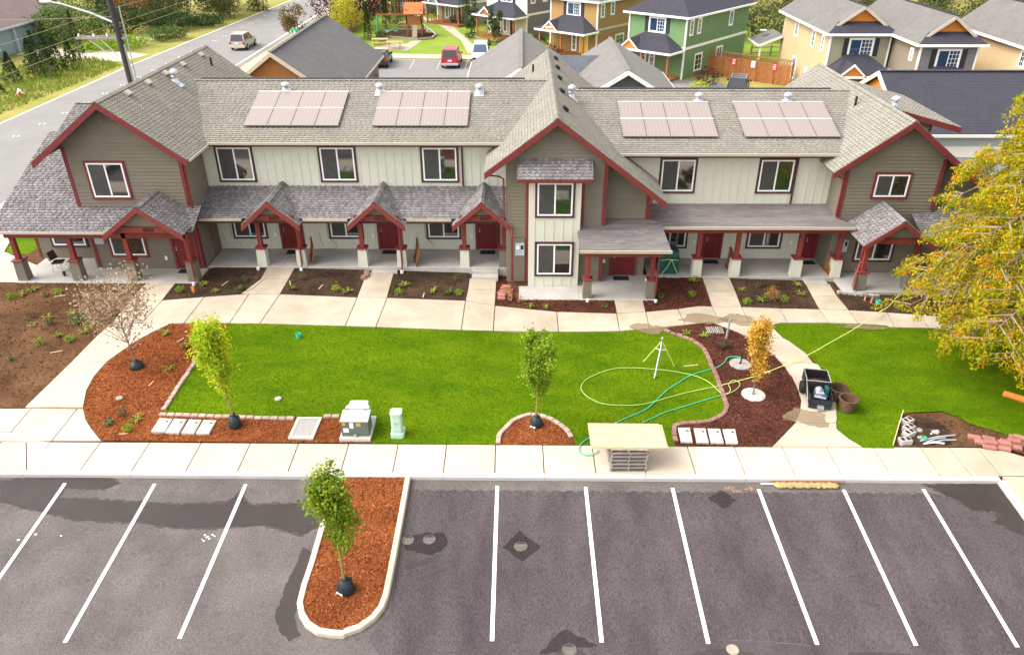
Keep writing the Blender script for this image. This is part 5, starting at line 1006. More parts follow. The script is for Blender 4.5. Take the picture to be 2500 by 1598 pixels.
for i in (0,2): obj('lid_bolt', MB().lathe([(.025,0),(.025,.01),(0,.01)], (inset(q,.2)[i][0],inset(q,.2)[i][1],z+.08), 8, cap=False), 'steel', t)
# transformer
t = thing('transformer', 'grey-green pad-mounted transformer with warning stickers on concrete pad', 'transformer', (-4.85,2.3,.15)); z = .17
obj('pad', MB().cbox(-5.37,-4.3,1.73,3.05,z-.1,z+.14,.015), 'concrete_kerb', t); z += .14
obj('cabinet', MB().prism([(-5.29,1.86,z),(-5.29,1.86,z+.62),(-5.29,2.45,z+.66),(-5.29,2.45,z)], (.93,0,0)), 'transformer_green', t)
obj('hood', MB().prism([(-5.31,1.83,z+.61),(-5.31,1.83,z+.655),(-5.31,2.45,z+.70),(-5.31,2.45,z+.65)], (.97,0,0)), 'transformer_lit_top', t)
tank = [(-5.24,2.46),(-4.41,2.46),(-4.41,2.62),(-4.5,2.75),(-4.5,2.93),(-4.55,2.98),(-5.10,2.98),(-5.15,2.93),(-5.15,2.75),(-5.24,2.62)]
obj('tank', MB().prism([(x,y,z) for x, y in tank], (0,0,.72)), 'transformer_lit_top', t); obj('hinge_bar', MB().box(-5.2,-5.06,2.43,2.47,z+.66,z+.71), 'number_dark', t); obj('hinge_bar', MB().box(-4.6,-4.45,2.43,2.47,z+.66,z+.71), 'number_dark', t)
obj('latch', MB().box(-4.88,-4.78,1.80,1.86,z-.0,z+.1), 'steel', t)
for x0, x1, z0, z1, m in ((-4.99,-4.86,.34,.57,'sticker_white'),(-5.22,-5.04,.17,.34,'sticker_white'),(-5.24,-5.15,.46,.56,'sticker_yellow'),(-4.76,-4.61,.43,.55,'sticker_yellow')):
    s_o = obj('sticker', MB().box(x0,x1,1.853,1.858,z+z0,z+z1), m, t)
    for k in range(3): zz = z+z0+(z1-z0)*(.2+.25*k); obj('print', MB().box(x0+.015,x1-.02-.01*k,1.851,1.8525,zz,zz+.012), 'sticker_print' if m == 'sticker_white' else 'number_dark', s_o)
# telecom pedestal
t = thing('utility_pedestal', 'pale green ribbed telecom pedestal standing on the lawn', 'pedestal', (-3.4,2.12,.17)); z = .16
def rbox(mb, x0, x1, y0, y1, z0, z1, r=.06):
    p = []
    for cx, cy, a in ((x1-r,y1-r,0),(x0+r,y1-r,1),(x0+r,y0+r,2),(x1-r,y0+r,3)):
        for k in range(4): t_ = (a+k/3)*math.pi/2; p.append((cx+r*math.cos(t_), cy+r*math.sin(t_), z0))
    return mb.prism(p, (0,0,z1-z0))
obj('base', rbox(MB(), -3.64,-3.17,1.90,2.36,z,z+.2,.08), 'pedestal_green', t)
for k in range(8): obj('rib', rbox(MB(), -3.59-.006*(k%2),-3.23+.006*(k%2),1.95-.006*(k%2),2.30+.006*(k%2),z+.2+k*.095,z+.2+(k+1)*.095,.07), 'pedestal_green', t)
obj('cap', rbox(MB(), -3.61,-3.21,1.93,2.32,z+.96,z+1.02,.08), 'pedestal_green', t)
for x in (-3.44,-3.36): obj('lock', MB().lathe([(.02,0),(.02,.012),(0,.012)], (x,1.945,z+.6), 8, cap=False).rot(0,(0,0)), 'number_dark', t)
# tree rings
for i, (c, r) in enumerate((((9.58,6.72),.42),((9.56,4.62),.44))):
    z = H(*c)+.03; mb = MB(); mb.lathe([(r,-.02),(r,.03),(r-.03,.045),(.06,.05),(.05,.02)], (c[0],c[1],z), 28, cap=False)
    obj('tree_ring', mb, 'rock', label=['round pale tree ring with the green hose end, upper bed','round pale tree ring round the orange tree trunk'][i], cat='tree ring', group='round tree rings')
# irrigation / cleanout caps, cup, stakes, post, drain grate
for i, (x, y) in enumerate((G['cap'][0], G['cap2'][0])): obj('cleanout_cap', MB().lathe([(.13,0),(.13,.04),(.1,.055),(0,.055)], (x,y,H(x,y)+.02), 14, cap=False), 'rock', label=['round tan cap set in the lawn','round pale cap lying in the orange bed'][i], cat='cap')
x, y = G['greencup'][0]; z = H(x,y)+.02; obj('plastic_cup', MB().lathe([(.085,0),(.11,.2),(.10,.2),(.08,.03),(0,.03)], (x,y,z), 14, cap=False), 'teal_plastic', label='small teal plastic pot lying on the lawn', cat='pot')
x, y = 17.2, 12.1; obj('plastic_cup', MB().lathe([(.09,0),(.11,.18),(.10,.18),(.08,.03),(0,.03)], (x,y,H(x,y)+.02), 14, cap=False), 'teal_plastic', label='turquoise plastic cup in the bed at the right end porch', cat='pot')
for i, (x, y) in enumerate(((16.75,12.45),(16.95,12.2))): obj('marker_flag', MB().lathe([(.05,0),(.02,.28),(0,.28)], (x,y,H(x,y)), 8, cap=False), 'pink_vinyl', label=['upper pink marker cone by the end porch','lower pink marker cone by the end porch'][i], cat='marker')
x, y = G['stakepost'][0]; obj('steel_post', MB().tube([(x,y,H(x,y)),(x+.03,y,H(x,y)+.95)], .045, 10), 'galv', label='thin pale post standing in the dark red bed', cat='post')
q = G['drain']; c = [sum(p[i] for p in q)/4 for i in (0,1)]; z = H(*c); t = thing('drain_grate', 'square slotted drain grate set in the dark red bed', 'drain', (c[0],c[1],z)); 
obj('frame', MB().box(c[0]-.36,c[0]+.36,c[1]-.3,c[1]+.3,z-.02,z+.03), 'number_dark', t)
for k in range(9): obj('bar', MB().box(c[0]-.34+k*.08,c[0]-.30+k*.08,c[1]-.28,c[1]+.28,z+.025,z+.05), 'rock', t)
for i, (x, y, L, a, lab) in enumerate(((-13.2,4.95,.35,1.4,'short wood stake stuck in the orange bed below the sparse tree'),(-13.2,7.9,.35,1.0,'short wood stake in the orange bed near the walk'),(-13.0,2.05,.35,.05,'short wood stake lying at the front of the orange bed'),(-17.9,7.0,.45,.3,'pale wood stake lying on the brown soil left of the walk'),(-16.6,8.0,.4,.0,'pale wood stake lying beside the walk edge'),(-20.0,11.4,.5,.2,'pale wood stake lying near the left porch'),(10.6,2.3,.45,-1.2,'thin wood stake lying right of the meter lids'),(7.6,6.6,.6,.1,'bundle of thin wood stakes on the lawn edging'),(-12.9,12.6,.45,1.2,'pale stake in the first dark soil bed from the left'),(-8.4,12.4,.4,1.3,'pale stake in the second dark soil bed from the left'),(-3.6,11.9,.4,1.5,'upright pale stake in the third dark soil bed from the left'),(-9.9,12.7,.5,1.9,'broken pale stake at the left edge of the second dark soil bed'))):
    z = H(x,y)+.035; d = Vector((math.cos(a),math.sin(a),.05))*L/2; obj('wood_stake', MB().beam(Vector((x,y,z))-d, Vector((x,y,z))+d, .035, .025), 'stake', label=lab, cat='stake', group='wood stakes about the beds')
t = thing('marking_ribbon', 'orange survey ribbon on a stake in the soil bed', 'ribbon', (-14.05,11.75,H(-14.05,11.75))); z = H(-14.05,11.75); obj('stake', MB().beam((-14.05,11.75,z),(-14.08,11.75,z+.35),.03,.02), 'stake', t); obj('ribbon', MB().box(-14.12,-13.99,11.73,11.735,z+.1,z+.36), 'orange_vinyl', t)
# hoses
def hose(name, pts, r, m, label, dz=.05, zs=None):
    P = smooth_path([(x, y, (H(x,y)+dz)) for x, y in pts], 6)
    if zs: 
        for i, v in enumerate(P): v.z = max(v.z, H(v.x,v.y)+dz)+zs(i/(len(P)-1))
    else:
        for v in P: v.z = H(v.x,v.y)+dz
    return obj(name, MB().tube(P, r, 8), m, label=label, cat='hose', smooth=True)
hose('garden_hose', G['hoseG1'], .019, 'hose_green', 'thick green hose from the upper tree ring to the sidewalk', .055)
hose('garden_hose', G['hoseG2'], .017, 'hose_green', 'green hose end running from under the plywood to the white hose')
hose('garden_hose', G['hoseW'], .012, 'hose_lime', 'pale lime hose looped in a large oval on the lawn', .06)
hose('garden_hose', G['hoseY'], .017, 'hose_yellow', 'yellow hose stretched from the lawn across the walk to the right porch', .07, lambda t: .28*max(0, math.sin(math.pi*min(1, max(0, (t-.3)/.7)))))
# sprinkler tripod
t = thing('sprinkler_tripod', 'tall blue and white tripod sprinkler standing on the lawn', 'sprinkler', (6.25,6.4,H(6.25,6.4))); top = Vector((6.3,6.35,1.5)); z = H(6.2,6.4)
for i, ((x, y), m, r) in enumerate((((6.03,5.75),'sticker_white',.018),((6.95,6.55),'hose_yellow',.018),((5.75,6.9),'hose_yellow',.018))): obj('leg', MB().tube([(x,y,H(x,y)),tuple(top)], r, 8), m, t)
obj('stripe', MB().beam((6.065,5.75,H(6,5.75)+.02),(6.33,6.32,1.48),.016,.045), 'glass_blue', t); obj('sprinkler_head', MB().lathe([(.03,0),(.03,.12),(.05,.13),(.02,.2),(0,.2)], tuple(top-Vector((0,0,.03))), 10, cap=False), 'steel', t)
mid = top.lerp(Vector((6.2,6.4,z)), .32); 
for x, y in ((6.95,6.55),(5.75,6.9),(6.03,5.75)): obj('brace', MB().tube([tuple(mid),tuple(top.lerp(Vector((x,y,z)),.34))], .014, 6), 'sticker_white', t)
# pallets and plywood on the sidewalk
def pallet(x0, z0, label, rot):
    t = thing('pallet', label, 'pallet', (x0,.85,z0), rot, group='stack of weathered pallets', local=True)
    for y in (-.5,-.26,0,.26,.5): obj('top_slat', MB().box(-.6,.6,y-.06,y+.06,.125,.148), 'wood_pallet', t)
    for y in (-.5,0,.5): obj('bottom_slat', MB().box(-.6,.6,y-.055,y+.055,.0,.022), 'wood_pallet', t)
    for x in (-.56,0,.56): obj('stringer', MB().box(x-.022,x+.022,-.56,.56,.022,.125), 'wood_pallet', t)
zz = .155
for k in range(6): pallet(4.37+random.uniform(-.03,.03), zz, 'weathered grey pallet, %s of the stack under the plywood' % ['bottom','second from bottom','third from bottom','third from top','second from top','top'][k], random.uniform(-.025,.025)); zz += .151
mb = MB(); p0 = [(3.15,.33),(5.6,.35),(5.58,1.6),(3.17,1.57)]
obj('plywood_sheet', MB().prism([(x,y,zz+.002) for x, y in p0], (0,0,.02)), 'wood_fresh', label='lower plywood sheet on the pallet stack, edge showing', cat='plywood')
obj('plywood_sheet', MB().prism([(x-.03,y+.035,zz+.024) for x, y in ((3.15,.33),(5.63,.33),(5.5,1.58),(3.13,1.6))], (0,0,.02)), 'ply', label='upper pale plywood sheet lying across the pallet stack', cat='plywood')
# mortar mixer and tubs on the curved walk
zt = H(11.8,4.6)+.05; t = thing('mortar_mixer', 'black mortar mixer with small engine standing on the curved walk', 'mixer', (11.85,4.55,zt), -.17, local=True)
obj('engine_tray', MB().box(-.4,.4,-.85,.02,.18,.22), 'black_plastic', t)
for x in (-.4,.38): obj('side_panel', MB().box(x,x+.02,-.85,.0,.2,.52), 'black_plastic', t)
obj('front_panel', MB().prism([(-.4,-.87,.05),(.4,-.87,.05),(.4,-.8,.36),(-.4,-.8,.36)], (0,.02,0)), 'black_plastic', t)
for a, b in (((-.42,-.05),(-.42,.78)),((.42,-.05),(.42,.78)),((-.42,.78),(.42,.78)),((-.42,-.03),(.42,-.03))): obj('drum_wall', MB().beam((a[0],a[1],.48),(b[0],b[1],.48),.03,.4), 'black_plastic', t); obj('rim', MB().beam((a[0],a[1],.69),(b[0],b[1],.69),.03,.02), 'rock', t)
obj('drum_floor', MB().box(-.4,.4,-.02,.76,.3,.32), 'rubber', t); obj('mortar', MB().lathe([(.3,0),(.22,.09),(.08,.13),(0,.13)], (0,.35,.32), 14, cap=False), 'mulch_orange', t)
obj('engine', MB().cbox(-.16,.16,-.5,-.2,.22,.5,.03), 'steel', t); obj('fuel_tank', MB().lathe([(.0,.5),(.12,.5),(.13,.56),(.08,.6),(0,.6)], (-.02,-.3,0), 14, cap=False), 'steel', t); obj('air_filter', MB().cbox(.05,.26,-.62,-.38,.25,.46,.03), 'glass_blue', t); obj('muffler', MB().tube([(-.2,-.56,.36),(.2,-.6,.34)], .06, 10), 'steel', t); obj('belt_guard', MB().box(.2,.32,-.4,-.1,.25,.6), 'tarp_teal', t)
obj('handle', MB().tube([(-.44,-.75,.3),(-.46,-.35,.62),(-.44,.0,.7)], .018, 6), 'steel', t); obj('hitch', MB().cbox(-.1,.12,-1.0,-.84,.05,.2,.02), 'steel', t)
for x in (-.5,.5): w_ = obj('wheel', MB().lathe([(.22,-.06),(.24,-.03),(.24,.03),(.22,.06)], (0,0,0), 18), 'rubber', t); w_.rotation_euler = (0,math.pi/2,0); w_.location = (x,.2,.24)
def tub(x, y, z0, label): 
    t_ = thing('mixing_tub', label, 'tub', (x,y,z0)); obj('shell', MB().lathe([(.26,0),(.315,.46),(.35,.46),(.35,.5),(.3,.5),(.25,.06),(0,.06)], (x,y,z0), 22, cap=False), 'clod', t_); obj('residue', MB().lathe([(.25,.08),(.12,.1),(0,.11)], (x,y,z0), 16, cap=False), 'soil_dark', t_)
tub(12.7,3.75,H(12.6,3.85)+.05,'lower mud-caked round tub beside the mixer'); tub(12.6,4.4,H(12.5,4.4)+.05,'upper mud-caked round tub beside the mixer')
def rock(x, y, r, label, m='rock'):
    bm = bmesh.new(); bmesh.ops.create_icosphere(bm, subdivisions=2, radius=r)
    for v in bm.verts: k = 1+random.uniform(-.16,.16); v.co = Vector((v.co.x*k*1.2, v.co.y*k, v.co.z*k*.65))
    mb = MB(); bm.verts.index_update(); z = H(x,y); mb.v = [(x+v.co.x,y+v.co.y,z+.3*r+v.co.z) for v in bm.verts]; mb.f = [tuple(v.index for v in f.verts) for f in bm.faces]; bm.free()
    return obj('rock', mb, m, label=label, cat='rock')
rock(13.0,4.05,.13,'pale rounded stone beside the mixing tubs')
for i, (x, y, r, lab) in enumerate(((15.35,2.45,.12,'rounded grey rock at the right of the dug pit'),(14.8,2.55,.11,'rock in the middle of the dug pit'),(14.65,2.15,.09,'small rock near the grey blocks in the pit'),(15.15,2.35,.05,'white pebble in the pit beside the rounded rock'),(15.0,1.95,.05,'white pebble in the pit above the grey pipes'))): rock(x, y, r, lab, 'rock' if r > .06 else 'meter_white')
# pit: dark soil sheet, blocks, pipes, paver heap
pit = [(13.57,1.66),(14.62,3.5),(15.1,3.55),(15.9,3.45),(16.4,3.1),(16.8,2.9),(17.6,2.4),(18.3,2.15),(19.2,2.1),(19.2,1.2),(17.9,1.2),(17.3,1.55),(16.5,1.665)]
sheet('pit_soil', pit, .02, 'soil', kind='structure'); sheet('pit_soil', [(13.8,1.7),(14.6,3.35),(15.2,3.4),(15.7,3.2),(15.9,2.6),(15.6,1.75)], .03, 'soil_dark', kind='structure', jitter=.03)
chips('pit_rubble', [pit], 120, 'clod', .035, .03, flat=.9, label='loose earth and rubble in the dug strip by the sidewalk', cat='rubble')
obj('form_board', MB().beam((13.55,1.72,H(13.6,1.8)+.12),(14.62,3.5,H(14.6,3.5)+.12),.03,.22), 'stake', label='long tan form board standing at the edge of the pit', cat='board')
for i, (x, y, a) in enumerate(((14.55,2.95,.5),(14.42,2.55,.5),(14.3,2.25,.5),(13.98,1.83,.15))):
    t = thing('concrete_block', 'grey concrete block in the pit, %s from the top' % ['first','second','third','last'][i], 'block', (x,y,H(x,y)+.03), a, group='grey blocks in the pit', local=True); obj('shell', MB().cbox(-.2,.2,-.13,.13,0,.19,.012), 'cmu', t)
    for u in (-.1,.1): obj('core', MB().box(u-.06,u+.06,-.08,.08,.15,.193), 'number_dark', t)
for i, (a, b, m) in enumerate((((14.55,1.9),(15.9,2.25),'pipe_grey'),((14.7,1.82),(15.5,2.1),'pipe_grey'),((14.6,1.75),(15.3,1.78),'meter_white'),((14.85,1.8),(15.8,1.98),'pipe_grey'))): obj('conduit', MB().tube([(a[0],a[1],H(*a)+.07),((a[0]+b[0])/2,(a[1]+b[1])/2+.03,H(*a)+.1),(b[0],b[1],H(*b)+.06)], .03, 8), m, label=['longest grey conduit lying in the pit','second grey conduit lying in the pit','short white pipe lying at the pit front','grey conduit lying lowest in the pit'][i], cat='pipe')
obj('plug', MB().lathe([(.09,0),(.09,.1),(.07,.1),(.07,.03),(0,.03)], (14.72,2.02,H(14.7,2)+.05), 12, cap=False), 'sign_green', label='bright green pipe plug in the pit', cat='plug')
heap = [(16.5,2.12,0),(16.95,2.05,0),(16.6,1.85,0),(17.05,1.8,0),(17.45,1.85,0),(16.75,1.62,0),(17.2,1.55,0),(17.6,1.6,0),(17.9,1.75,0),(17.9,2.1,0),(16.8,1.72,1),(17.25,1.68,1),(17.65,1.8,1),(17.95,1.98,1),(18.1,1.45,0),(18.25,1.75,0),(18.0,1.3,0),(18.2,1.1,0),(18.1,1.6,1)]
for i, (x, y, l) in enumerate(sorted(heap, key=lambda h_: (h_[2], h_[0]))):
    t_ = obj('paver_block', MB().cbox(-.2,.2,-.1,.1,0,.1,.012), 'paver_red', origin=(0,0,0), label='red paver in the right-edge heap, %s' % ('upper layer, %s from the left' % ordn[i-14] if l else 'bottom layer, %s from the left' % ordn[i]), cat='paver', group='heap of red paver blocks'); t_.location = (x,y,H(x,max(y,1.7))+.03+l*.102); t_.rotation_euler = (0,0,-.35+random.uniform(-.15,.15)+(.9 if x > 17.95 else 0))
for i, (x, y, l) in enumerate(sorted(((-.05,11.95,0),(-.02,12.2,0),(-.08,12.42,0),(.0,12.65,0),(.05,12.95,0),(.3,12.85,0),(.22,12.55,0),(.2,12.95,1),(-.04,12.08,1),(.34,12.3,0),(.35,12.05,0),(.1,13.2,0)), key=lambda h_: h_[1])):
    t_ = obj('paver_block', MB().cbox(-.17,.17,-.1,.1,0,.1,.012), 'paver_red', origin=(0,0,0), label='dusty red paver piled left of the bay window, %s from the front' % ordn[i], cat='paver', group='pile of pavers by the steps'); t_.location = (x,y,H(x,y)+.02+l*.102); t_.rotation_euler = (0,0,random.uniform(-.2,.2)+(1.5 if x > .32 else 0))
for i, (x, y) in enumerate(((-6.55,13.95),(-6.5,13.65),(-6.6,13.4))): t_ = obj('paver_block', MB().cbox(-.12,.12,-.16,.16,0,.12,.012), 'block_red', origin=(0,0,0), label='dusty paver beside the low single step, %s from the porch' % ordn[i], cat='paver', group='pavers by the low step'); t_.location = (x,y,H(x,y)+.02)
for i in range(7): x, y = 15.9+.35*i*.7, 13.15-.06*i; t_ = obj('paver_block', MB().cbox(-.16,.16,-.09,.09,0,.14,.012), 'cmu', origin=(0,0,0), label='grey border stone below the right end porch, %s from the left' % ordn[i], cat='paver', group='grey border stones by the end porch'); t_.location = (x,y,H(x,y)-.02); t_.rotation_euler = (0,0,random.uniform(-.4,.2))
# straw wattle and pink pipe at the kerb
P = [(8.98+.06*i, -.17+.012*math.sin(i*1.3), LOT*-.17+.085) for i in range(36)]; rd = [.03,.075]+[.10+.012*math.sin(i*2.1)+random.uniform(-.006,.006) for i in range(32)]+[.07,.03]
obj('straw_wattle', MB().tube(P, .1, 10, radii=rd), 'straw', label='long straw wattle lying in the gutter by the kerb', cat='wattle', smooth=True).scale = (1,1.35,.7)
obj('pipe', MB().tube([(8.85,-.035,.115),(11.25,-.035,.13)], .028, 8), 'pipe_pink', label='long pink pipe resting along the kerb face above the wattle', cat='pipe'); obj('pipe', MB().tube([(8.6,-.1,.03),(9.0,-.1,.03)], .03, 8), 'meter_white', label='short pale pipe end in the gutter beside the wattle', cat='pipe')
# covered grill, bag clutter and chair on the porches
t = thing('covered_grill', 'barbecue under a dark teal cover on the right porch', 'grill', (8.05,15.2,ZR+.01)); 
prof = [(7.52,14.72),(8.52,14.74),(8.54,15.62),(7.54,15.6)]
mb = MB(); n = 0
for k, (s, z) in enumerate(((1.0,0),(1.02,.2),(.99,.55),(.97,.95),(.9,1.12),(.7,1.2))):
    for x, y in inset(prof, (1-s)*.5): mb.v.append((x+random.uniform(-.015,.015), y+random.uniform(-.015,.015), ZR+.01+z))
for k in range(5):
    for i in range(4): j = (i+1) % 4; mb.f.append((k*4+i,k*4+j,k*4+4+j,k*4+4+i))
mb.f.append((20,21,22,23)); obj('cover', mb, 'tarp_teal', t)
obj('cord', MB().tube([(7.6,14.69,ZR+.75),(8.0,14.66,ZR+.82),(8.45,14.7,ZR+.75)], .015, 6), 'hose_yellow', t); obj('cord', MB().tube([(8.1,14.66,ZR+.8),(7.9,14.6,ZR+.4),(7.65,14.58,ZR+.02)], .013, 6), 'hose_yellow', t); obj('cord', MB().tube([(8.12,14.66,ZR+.8),(8.3,14.6,ZR+.4),(8.5,14.55,ZR+.02)], .013, 6), 'hose_yellow', t)
for i, (x, y, r, m) in enumerate(((6.95,14.0,.16,'sticker_white'),(7.1,13.7,.13,'mat_dark'),(7.2,14.1,.12,'orange_vinyl'))): z = H(x,y)+.03; obj('bag', MB().lathe([(r*.8,0),(r,r*.6),(r*.8,r*1.3),(r*.3,r*1.7),(0,r*1.7)], (x,y,z), 9, cap=False), m, label=['white bag behind the middle porch post','dark bag behind the middle porch post','orange bag behind the middle porch post'][i], cat='bag')
t = thing('folding_chair', 'brown folding chair on the left end porch', 'chair', (-21.3,13.9,ZL+.005)); z = ZL+.005
sx, sy = -21.25, 13.9
obj('seat', MB().obox((sx,sy,z+.45), (.24,.05,0), (-.05,.22,0), (0,0,.02)), 'mat_dark', t); obj('backrest', MB().obox((sx-.32,sy+.12,z+.72), (.05,-.02,.02), (.05,.22,0), (-.06,0,.2)), 'trim_dark', t)
for dx, dy in ((-.22,-.18),(.2,-.2),(-.24,.2),(.22,.2)): obj('leg', MB().tube([(sx+dx*1.15,sy+dy*1.1,z),(sx+dx*.9,sy+dy,z+.45)], .013, 6), 'steel', t)
for dy in (-.15,.25): obj('upright', MB().tube([(sx-.22,sy+dy,z+.42),(sx-.38,sy+dy*.9,z+.95)], .013, 6), 'steel', t)
obj('jar', MB().lathe([(.06,0),(.07,.2),(.05,.22),(0,.22)], (-20.75,13.3,ZL+.005), 10, cap=False), 'black_plastic', label='small black jar on the left end porch floor', cat='jar')
for i, (x, y, z, w, lab) in enumerate(((-15.15,13.85,ZL,.75,'left gable unit'),(-10.55,16.05,ZL,.75,'second porch from the left'),(-5.75,16.1,ZL,.75,'third porch from the left'),(-.83,16.1,ZL,.75,'fourth porch from the left'),(5.68,14.25,ZR,.75,'middle unit'),(10.4,16.15,ZR,.75,'right-hand porch'),(15.3,16.1,ZR,.6,'far right porch'))):
    obj('doormat', MB().cbox(x-w/2,x+w/2,y-.22,y+.22,z+.003,z+.018,.006), 'mat_dark', label='dark doormat at the door of the %s' % lab, cat='doormat', group='doormats')
# ------------------------------------------------------------------ trees and plants
def limb_tree(name, label, base, h, trunk_h, radius, n_limb, n_leaf, leaf, m, bark='bark_green', r0=.04, lean=(0,0), up=.9, spread=None, aspect=.6, hang=0, z0=None, group=None, seed=1, clump=.09, cat='tree', jitter=.12):
    """upright young tree: trunk, rising limbs with side twigs, leaves clustered along them. radius(t): crown radius at height fraction t of the crown"""
    g = np.random.default_rng(seed); R = random.Random(seed); x, y = base; z = (H(x,y) if z0 is None else z0)
    t = thing(name, label, cat, (x,y,z), group=group); mb = MB(); pts = []
    P = lambda f, dx, dy: Vector((x+lean[0]*f+dx, y+lean[1]*f+dy, z+h*f))
    mb.tube([P(0,0,0), P(trunk_h/h*.5, R.uniform(-.02,.02), 0), P(trunk_h/h, 0, 0), P(min(.97,(trunk_h/h+1)/2), R.uniform(-.05,.05), R.uniform(-.05,.05)), P(.99, 0, 0)], r0, 7, radii=[r0*1.3,r0,r0*.85,r0*.5,r0*.15])
    th = trunk_h/h
    for i in range(n_limb):
        f0 = th+(.85-th)*R.random()**1.3*.8; a = R.uniform(0,6.283); f1 = min(1, f0+(1-f0)*R.uniform(.35,up)); tt = (f1-th)/(1-th); rr = radius(tt)*R.uniform(.55,1.0)
        if f1 < f0+.05: f1 = f0+.06
        p0 = P(f0,0,0); p2 = P(f1, rr*math.cos(a), rr*math.sin(a)); p1 = p0.lerp(p2,.5)+Vector((math.cos(a),math.sin(a),0))*rr*.18
        mb.tube([p0,p1,p2], .01, 5, radii=[r0*.45,r0*.3,r0*.08]); pts += [p0.lerp(p1,k/4) for k in range(1,4)]+[p1.lerp(p2,k/6) for k in range(7)]
        for k in range(3):
            s = p0.lerp(p2, R.uniform(.35,.95)); e = s+Vector((R.gauss(0,.16),R.gauss(0,.16),R.uniform(.02,.28)))*(radius(.5)/.6); mb.tube([s,e], .004, 4, radii=[r0*.12,r0*.05]); pts += [s.lerp(e,.5), e]
    obj('trunk', mb, bark, t)
    A = np.array([tuple(p) for p in pts]); hh = (A[:,2]-z)/h; A = A[hh > th*.98]
    C = A[g.integers(0,len(A),n_leaf)]+g.normal(0,jitter,(n_leaf,3))*np.array([1,1,1.1]); V, F = leaves(C, leaf, aspect=aspect, hang=hang, g=g)
    fast_mesh('crown', V, F, m, t); return t
def bag(x, y, z, label, r=.2, h=.42, a=0):
    t = thing('watering_bag', label, 'watering bag', (x,y,z), group='black tree watering bags'); mb = MB(); n = 14; prof = [(1.0,0),(1.06,.1),(1.0,.35),(.85,.62),(.5,.8),(.3,.88),(.36,1.0),(.2,1.0)]
    for k, (s, zz) in enumerate(prof):
        for j in range(n): u = 6.283*j/n; w = r*s*(1+.12*math.sin(5*u+k*1.3)+.07*math.sin(9*u+2*k)+.05*math.sin(3*u+x*7)); mb.v.append((x+w*math.cos(u), y+w*math.sin(u), z+h*zz))
    for k in range(len(prof)-1):
        for j in range(n): i = (j+1) % n; mb.f.append((k*n+j,k*n+i,(k+1)*n+i,(k+1)*n+j))
    obj('bag', mb, 'bag_black', t, smooth=True); obj('strap', MB().lathe([(r*.42,h*.8),(r*.42,h*.86)], (x,y,z), 12, cap=False), 'black_plastic', t)
    if label.startswith('black watering bag on the island') or 'middle' in label: obj('printed_label', MB().obox((x-r*.62,y-r*.86,z+h*.13), (.09,-.05,0), (.004,.006,0), (0,0,.03)), 'sticker_white', t)
T = G['trees']
limb_tree('young_tree', 'sparse young tree with few pinkish brown leaves beside the curved walk', T[0], 4.1, 1.0, lambda t: 1.6*(1-.5*abs(t-.4)), 30, 2300, .11, 'leaf_sparse', 'bark', .035, (-.35,0.1), .8, seed=3, jitter=.16); bag(*T[0], H(*T[0])+.02, 'low black watering bag under the sparse brown tree', .24, .34)
limb_tree('young_tree', 'slender young tree with yellow-green leaves at the lawn corner', T[1], 4.55, 1.25, lambda t: .66*(1-.35*abs(t-.35)) if t < .8 else .38, 30, 7500, .10, 'leaf_lime', 'bark_green', .04, (-.25,0.0), .85, seed=5, jitter=.10); bag(*T[1], H(*T[1])+.02, 'tall black watering bag at the yellow-green tree', .21, .55)
limb_tree('young_tree', 'young tree with dense fresh green crown in the middle arched bed', T[2], 3.9, 1.05, lambda t: .72*(1-.5*abs(t-.35)), 32, 7800, .10, 'leaf_fresh', 'bark_green', .04, (.03,0), .85, seed=8, jitter=.085); bag(*T[2], H(*T[2])+.02, 'black watering bag in the middle arched bed', .22, .46)
limb_tree('young_tree', 'small tree with orange autumn leaves in the round tree ring', T[4], 3.25, .55, lambda t: .38*(1-.4*abs(t-.4)), 22, 4300, .10, 'leaf_orange', 'bark', .03, (-.1,.35), .9, seed=11, jitter=.10)
obj('tree_stub', MB().tube([(T[3][0],T[3][1],H(*T[3])),(T[3][0]+.05,T[3][1]+.02,H(*T[3])+.3),(T[3][0]+.03,T[3][1],H(*T[3])+.5)], .03, 6), 'black_plastic', label='dark stub of a trunk in the upper tree ring', cat='stub')
IT = G['islandtree'][0]; IZ = LOT*IT[1]+.1
limb_tree('young_tree', 'young green tree on the kerbed parking island', (IT[0],IT[1]+.05), 4.6, 1.3, lambda t: .36+.42*math.sin(min(1,t*1.15)*math.pi)*.8 if t < .8 else .3, 24, 5200, .10, 'leaf_island', 'bark_green', .04, (-.05,-.05), .8, z0=IZ, seed=13, jitter=.085); bag(IT[0],IT[1]+.05, IZ+.02, 'black watering bag on the island tree', .23, .5)
